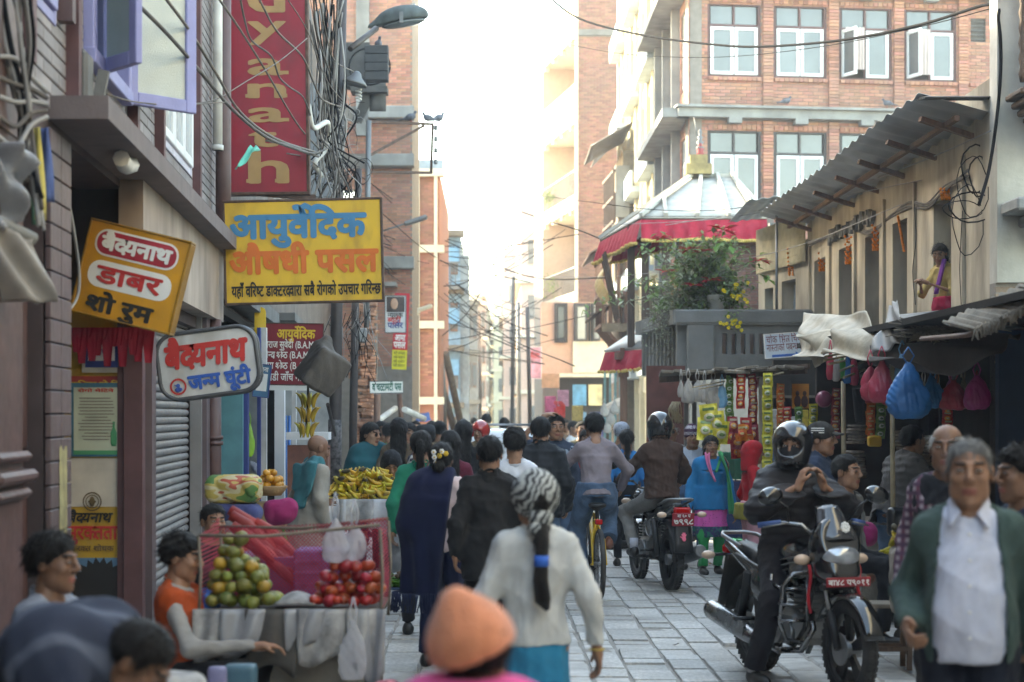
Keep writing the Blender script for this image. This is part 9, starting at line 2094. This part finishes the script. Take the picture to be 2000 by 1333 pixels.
M_LEAF=leafy('leaf_green',(.19,.27,.10));M_LEAFD=leafy('dusty_leaf',(.36,.40,.29));M_LEAF0=mat('leaf_green_plain',(.17,.25,.09),rough=.55,var=.4,scale=5,rnd=.45,hue=.03,spec=.4);M_LEAFD0=mat('dusty_leaf_plain',(.32,.37,.25),rough=.7,var=.3,rnd=.4,hue=.02);M_POIN=mat('poinsettia_red',(.60,.02,.03),rough=.5,var=.2,rnd=.2);M_YFL=mat('yellow_bloom',(.75,.55,.02),var=.2,rnd=.2);M_STEM=mat('shrub_stem',(.14,.12,.08),var=.3)
sb_=thing('flowering_shrub','leggy poinsettia shrub with red blooms spilling over the grey terrace wall','shrub',at(1375,600,131));random.seed(77);st=MB();lf_=MB();ld=MB()
def leaf_(mb,p,d,L_,W_,droop=.3):
 d=d.normalized();sd=d.cross(Vector((0,0,1)));sd=sd.normalized()if sd.length>.05 else Vector((1,0,0));up=sd.cross(d);m_=p+d*L_*.5-Vector((0,0,droop*L_*.2));e_=p+d*L_-Vector((0,0,droop*L_*.6))
 mb.add([p,m_+sd*W_/2+up*W_*.12,e_,m_-sd*W_/2+up*W_*.12,m_],[(0,4,1),(1,4,2),(2,4,3),(3,4,0)])
blooms=[(1407,452),(1290,470),(1340,492),(1368,495),(1296,535),(1385,550),(1480,512),(1350,560)]
base=[at(1340+18*i,610,131)+Vector((0,.3,0))for i in range(6)]
tips=[at(*b,131)+Vector((0,random.uniform(-.4,-.2),0))for b in blooms]+[at(random.gauss(1362,52),random.uniform(462,640),131)+Vector((0,random.uniform(-.25,.7),0))for _ in range(52)]
for i,tp in enumerate(tips):
 b=base[i%6];mid=b.lerp(tp,.5)+Vector((random.uniform(-.1,.1),0,.18));pts=smooth([b,mid,tp],7);st.tube(pts,[.012-.008*k/(len(pts)-1)for k in range(len(pts))],5)
 for k in range(3,len(pts)):
  for _ in range(8):
   d=Vector((random.gauss(0,1),random.gauss(0,1),random.gauss(.1,.6)));L_=random.uniform(.07,.15);p=pts[k]+Vector((random.gauss(0,.06),random.gauss(0,.08),random.gauss(0,.06)));leaf_(ld if(tp.x<at(1330,0,131).x or random.random()<.3)and k<11 else lf_,p,d,L_,L_*.5)
st.build('stem',M_STEM,sb_,True);tagp(lf_.build('leaves',M_LEAF,sb_,True),kind='stuff');tagp(ld.build('dusty_leaves',M_LEAFD,sb_,True),kind='stuff')
for b,tp in zip(blooms,tips):
 q=MB();k=1.4 if b==blooms[0]else 1
 for i in range(11):a=i*2.4;leaf_(q,tp,Vector((math.cos(a),math.sin(a)-.4,random.uniform(-.1,.5))),.20*k,.085*k)
 q.ell(tp+Vector((0,-.01,.01)),.015,6,m=1);q.build('red_bloom',[M_POIN,M_YFL],sb_,True)
for i in range(10):
 p=tips[0 if i<4 else 6]+Vector((random.uniform(-.12,.22),-.05,random.uniform(-.3,-.08)));q=MB();leaf_(q,p,Vector((random.gauss(0,1),-.5,-.4)),.17,.11);q.build('broad_leaf',mat('fresh_leaf',(.13,.26,.04),rough=.45,var=.2,rnd=.2),sb_,True)
q=MB();q.lathe([(.10,0),(.15,.24),(.16,.26),(.14,.25)],at(1400,610,131)+Vector((0,.1,0)),16);t=q.build('flower_pot',M_LIME);tagp(t,'whitish flower pot standing on the terrace wall under the shrub','pot')
for i,(cx,cy,n,sx,lab)in enumerate(((1432,632,16,12,'small cluster of yellow flowers hanging down over the terrace wall'),(1440,572,14,14,'upper spray of yellow flowers right of the shrub'))):
 t=thing('yellow_flowers',lab,'flowers',at(cx,cy,135));q=MB();lf2=MB()
 for k in range(n):
  p=at(cx+random.gauss(0,sx),cy+random.gauss(0,7+8*i),135)
  for j in range(6):q.ell(p+Vector((.016*math.cos(j),-.005,.016*math.sin(j))),(.014,.008,.014),5,rows=3)
 tagp(q.build('petals',M_YFL,t,True),kind='stuff')
 for k in range(90):p=at(cx+random.gauss(0,sx),cy+random.gauss(-8,10),135);leaf_(lf2,p,Vector((random.gauss(0,1),random.gauss(0,1),random.gauss(0,.8))),.06,.03)
 tagp(lf2.build('leaves',M_LEAF,t,True),kind='stuff')
t=thing('trailing_weeds','tangle of dry weeds and creepers trailing over the side of the terrace','weeds',at(1300,660,132));q=MB()
for k in range(170):
 p=at(random.uniform(1282,1345),random.uniform(600,690),132)+Vector((0,random.uniform(-.1,.5),0));q.tube([p,p+Vector((random.gauss(0,.08),random.gauss(0,.06),random.gauss(-.05,.06))),p+Vector((random.gauss(-.03,.14),random.gauss(0,.1),random.gauss(-.14,.1)))],.004,4)
tagp(q.build('dry_stems',M_STEM,t,True),kind='stuff');q=MB()
for k in range(420):p=at(random.gauss(1305,22),random.gauss(625,26),132)+Vector((0,random.uniform(-.1,.5),0));leaf_(q,p,Vector((random.gauss(0,1),random.gauss(0,1),random.gauss(0,.7))),.05,.025)
tagp(q.build('leaves',M_LEAFD,t,True),kind='stuff')
for i,(x,y,s_,n)in enumerate(((1082,40,46,160),(1073,388,47,110),(1078,560,47,90))):
 t=thing('balcony_plant',('spiky pale plant on the top balcony','small flowering plant at the end of the railed balcony','potted plant on the lower railed balcony')[i],'plant',at(x,y,s_));q=MB()
 for k in range(n):p=at(x+random.gauss(0,8),y+random.gauss(0,10),s_)+Vector((0,-.2,0));leaf_(q,p,Vector((random.gauss(0,1),random.gauss(0,1),random.gauss(.2,.8))),.2,.07)
 tagp(q.build('leaves',M_LEAF,t,True),kind='stuff')
random.seed(51)
for i,(x,y,c)in enumerate(((1075,790,(.55,.12,.25)),(1100,778,(.5,.25,.35)),(1093,800,(.55,.03,.03)),(1128,808,(.45,.35,.12)))):
 cloth_patch('hung_goods',('pink checked cloth hung at the far right shop','pale pink cloth hung beside the pink checked cloth','red cloth hung at the far right shop','ochre hat hung at the far right shop')[i],'cloth',(at(x-11,y+16,62),at(x+11,y+16,62),at(x+11,y-16,62),at(x-11,y-16,62)),8,mat('hung_goods_%s'%'abcd'[i],c,var=.3,scale=20),.03,i)
for i,(x,y)in enumerate(((1180,800),(1192,815),(1186,832),(1200,795))):carrier('pale bag hanging before the striped shop doors',x,y-12,y+14,84,16,M_PGREY,'hanging_bag','pale bags before the striped shop doors',seed=i)
q=MB();q.sheet(lambda u,v:at(1178+40*u,795-20*u,78)+Vector((0,-.9*v,-.25*v)),6,4,th=.03);tagp(q.build('shop_awning',M_TARP),'small pale awning over the striped shop doors','awning')
cloth_patch('parasol_sheet','blue sheet stretched low over the far left pavement','sheet',(at(812,824,84),at(842,822,80),at(838,806,74),at(815,808,76)),8,C('blue_tarp',(.04,.12,.38)),.02,3)
for i,(a,b)in enumerate((((738,822),(772,798)),((790,800),(828,818)))):q=MB();q.tube([at(*a,86),at(*b,82)],.07,10);tagp(q.build('rolled_mat',M_LIME),('pale rolled mat slanting up left of the brown post','pale rolled mat slanting down right of the brown post')[i],'roll')
hz=MB();hz.box((0,148,11),(44,300,24));hz=hz.build('haze',[]);hz['kind']='stuff';hz.display_type='WIRE'
m=bpy.data.materials.new('haze_air');m.use_nodes=True;N=m.node_tree.nodes;N.clear();o=N.new('ShaderNodeOutputMaterial');v=N.new('ShaderNodeVolumePrincipled')
v.inputs['Color'].default_value=(.93,.95,1,1);v.inputs['Density'].default_value=.0017;v.inputs['Anisotropy'].default_value=.45
m.node_tree.links.new(v.outputs[0],o.inputs['Volume']);hz.data.materials.append(m)
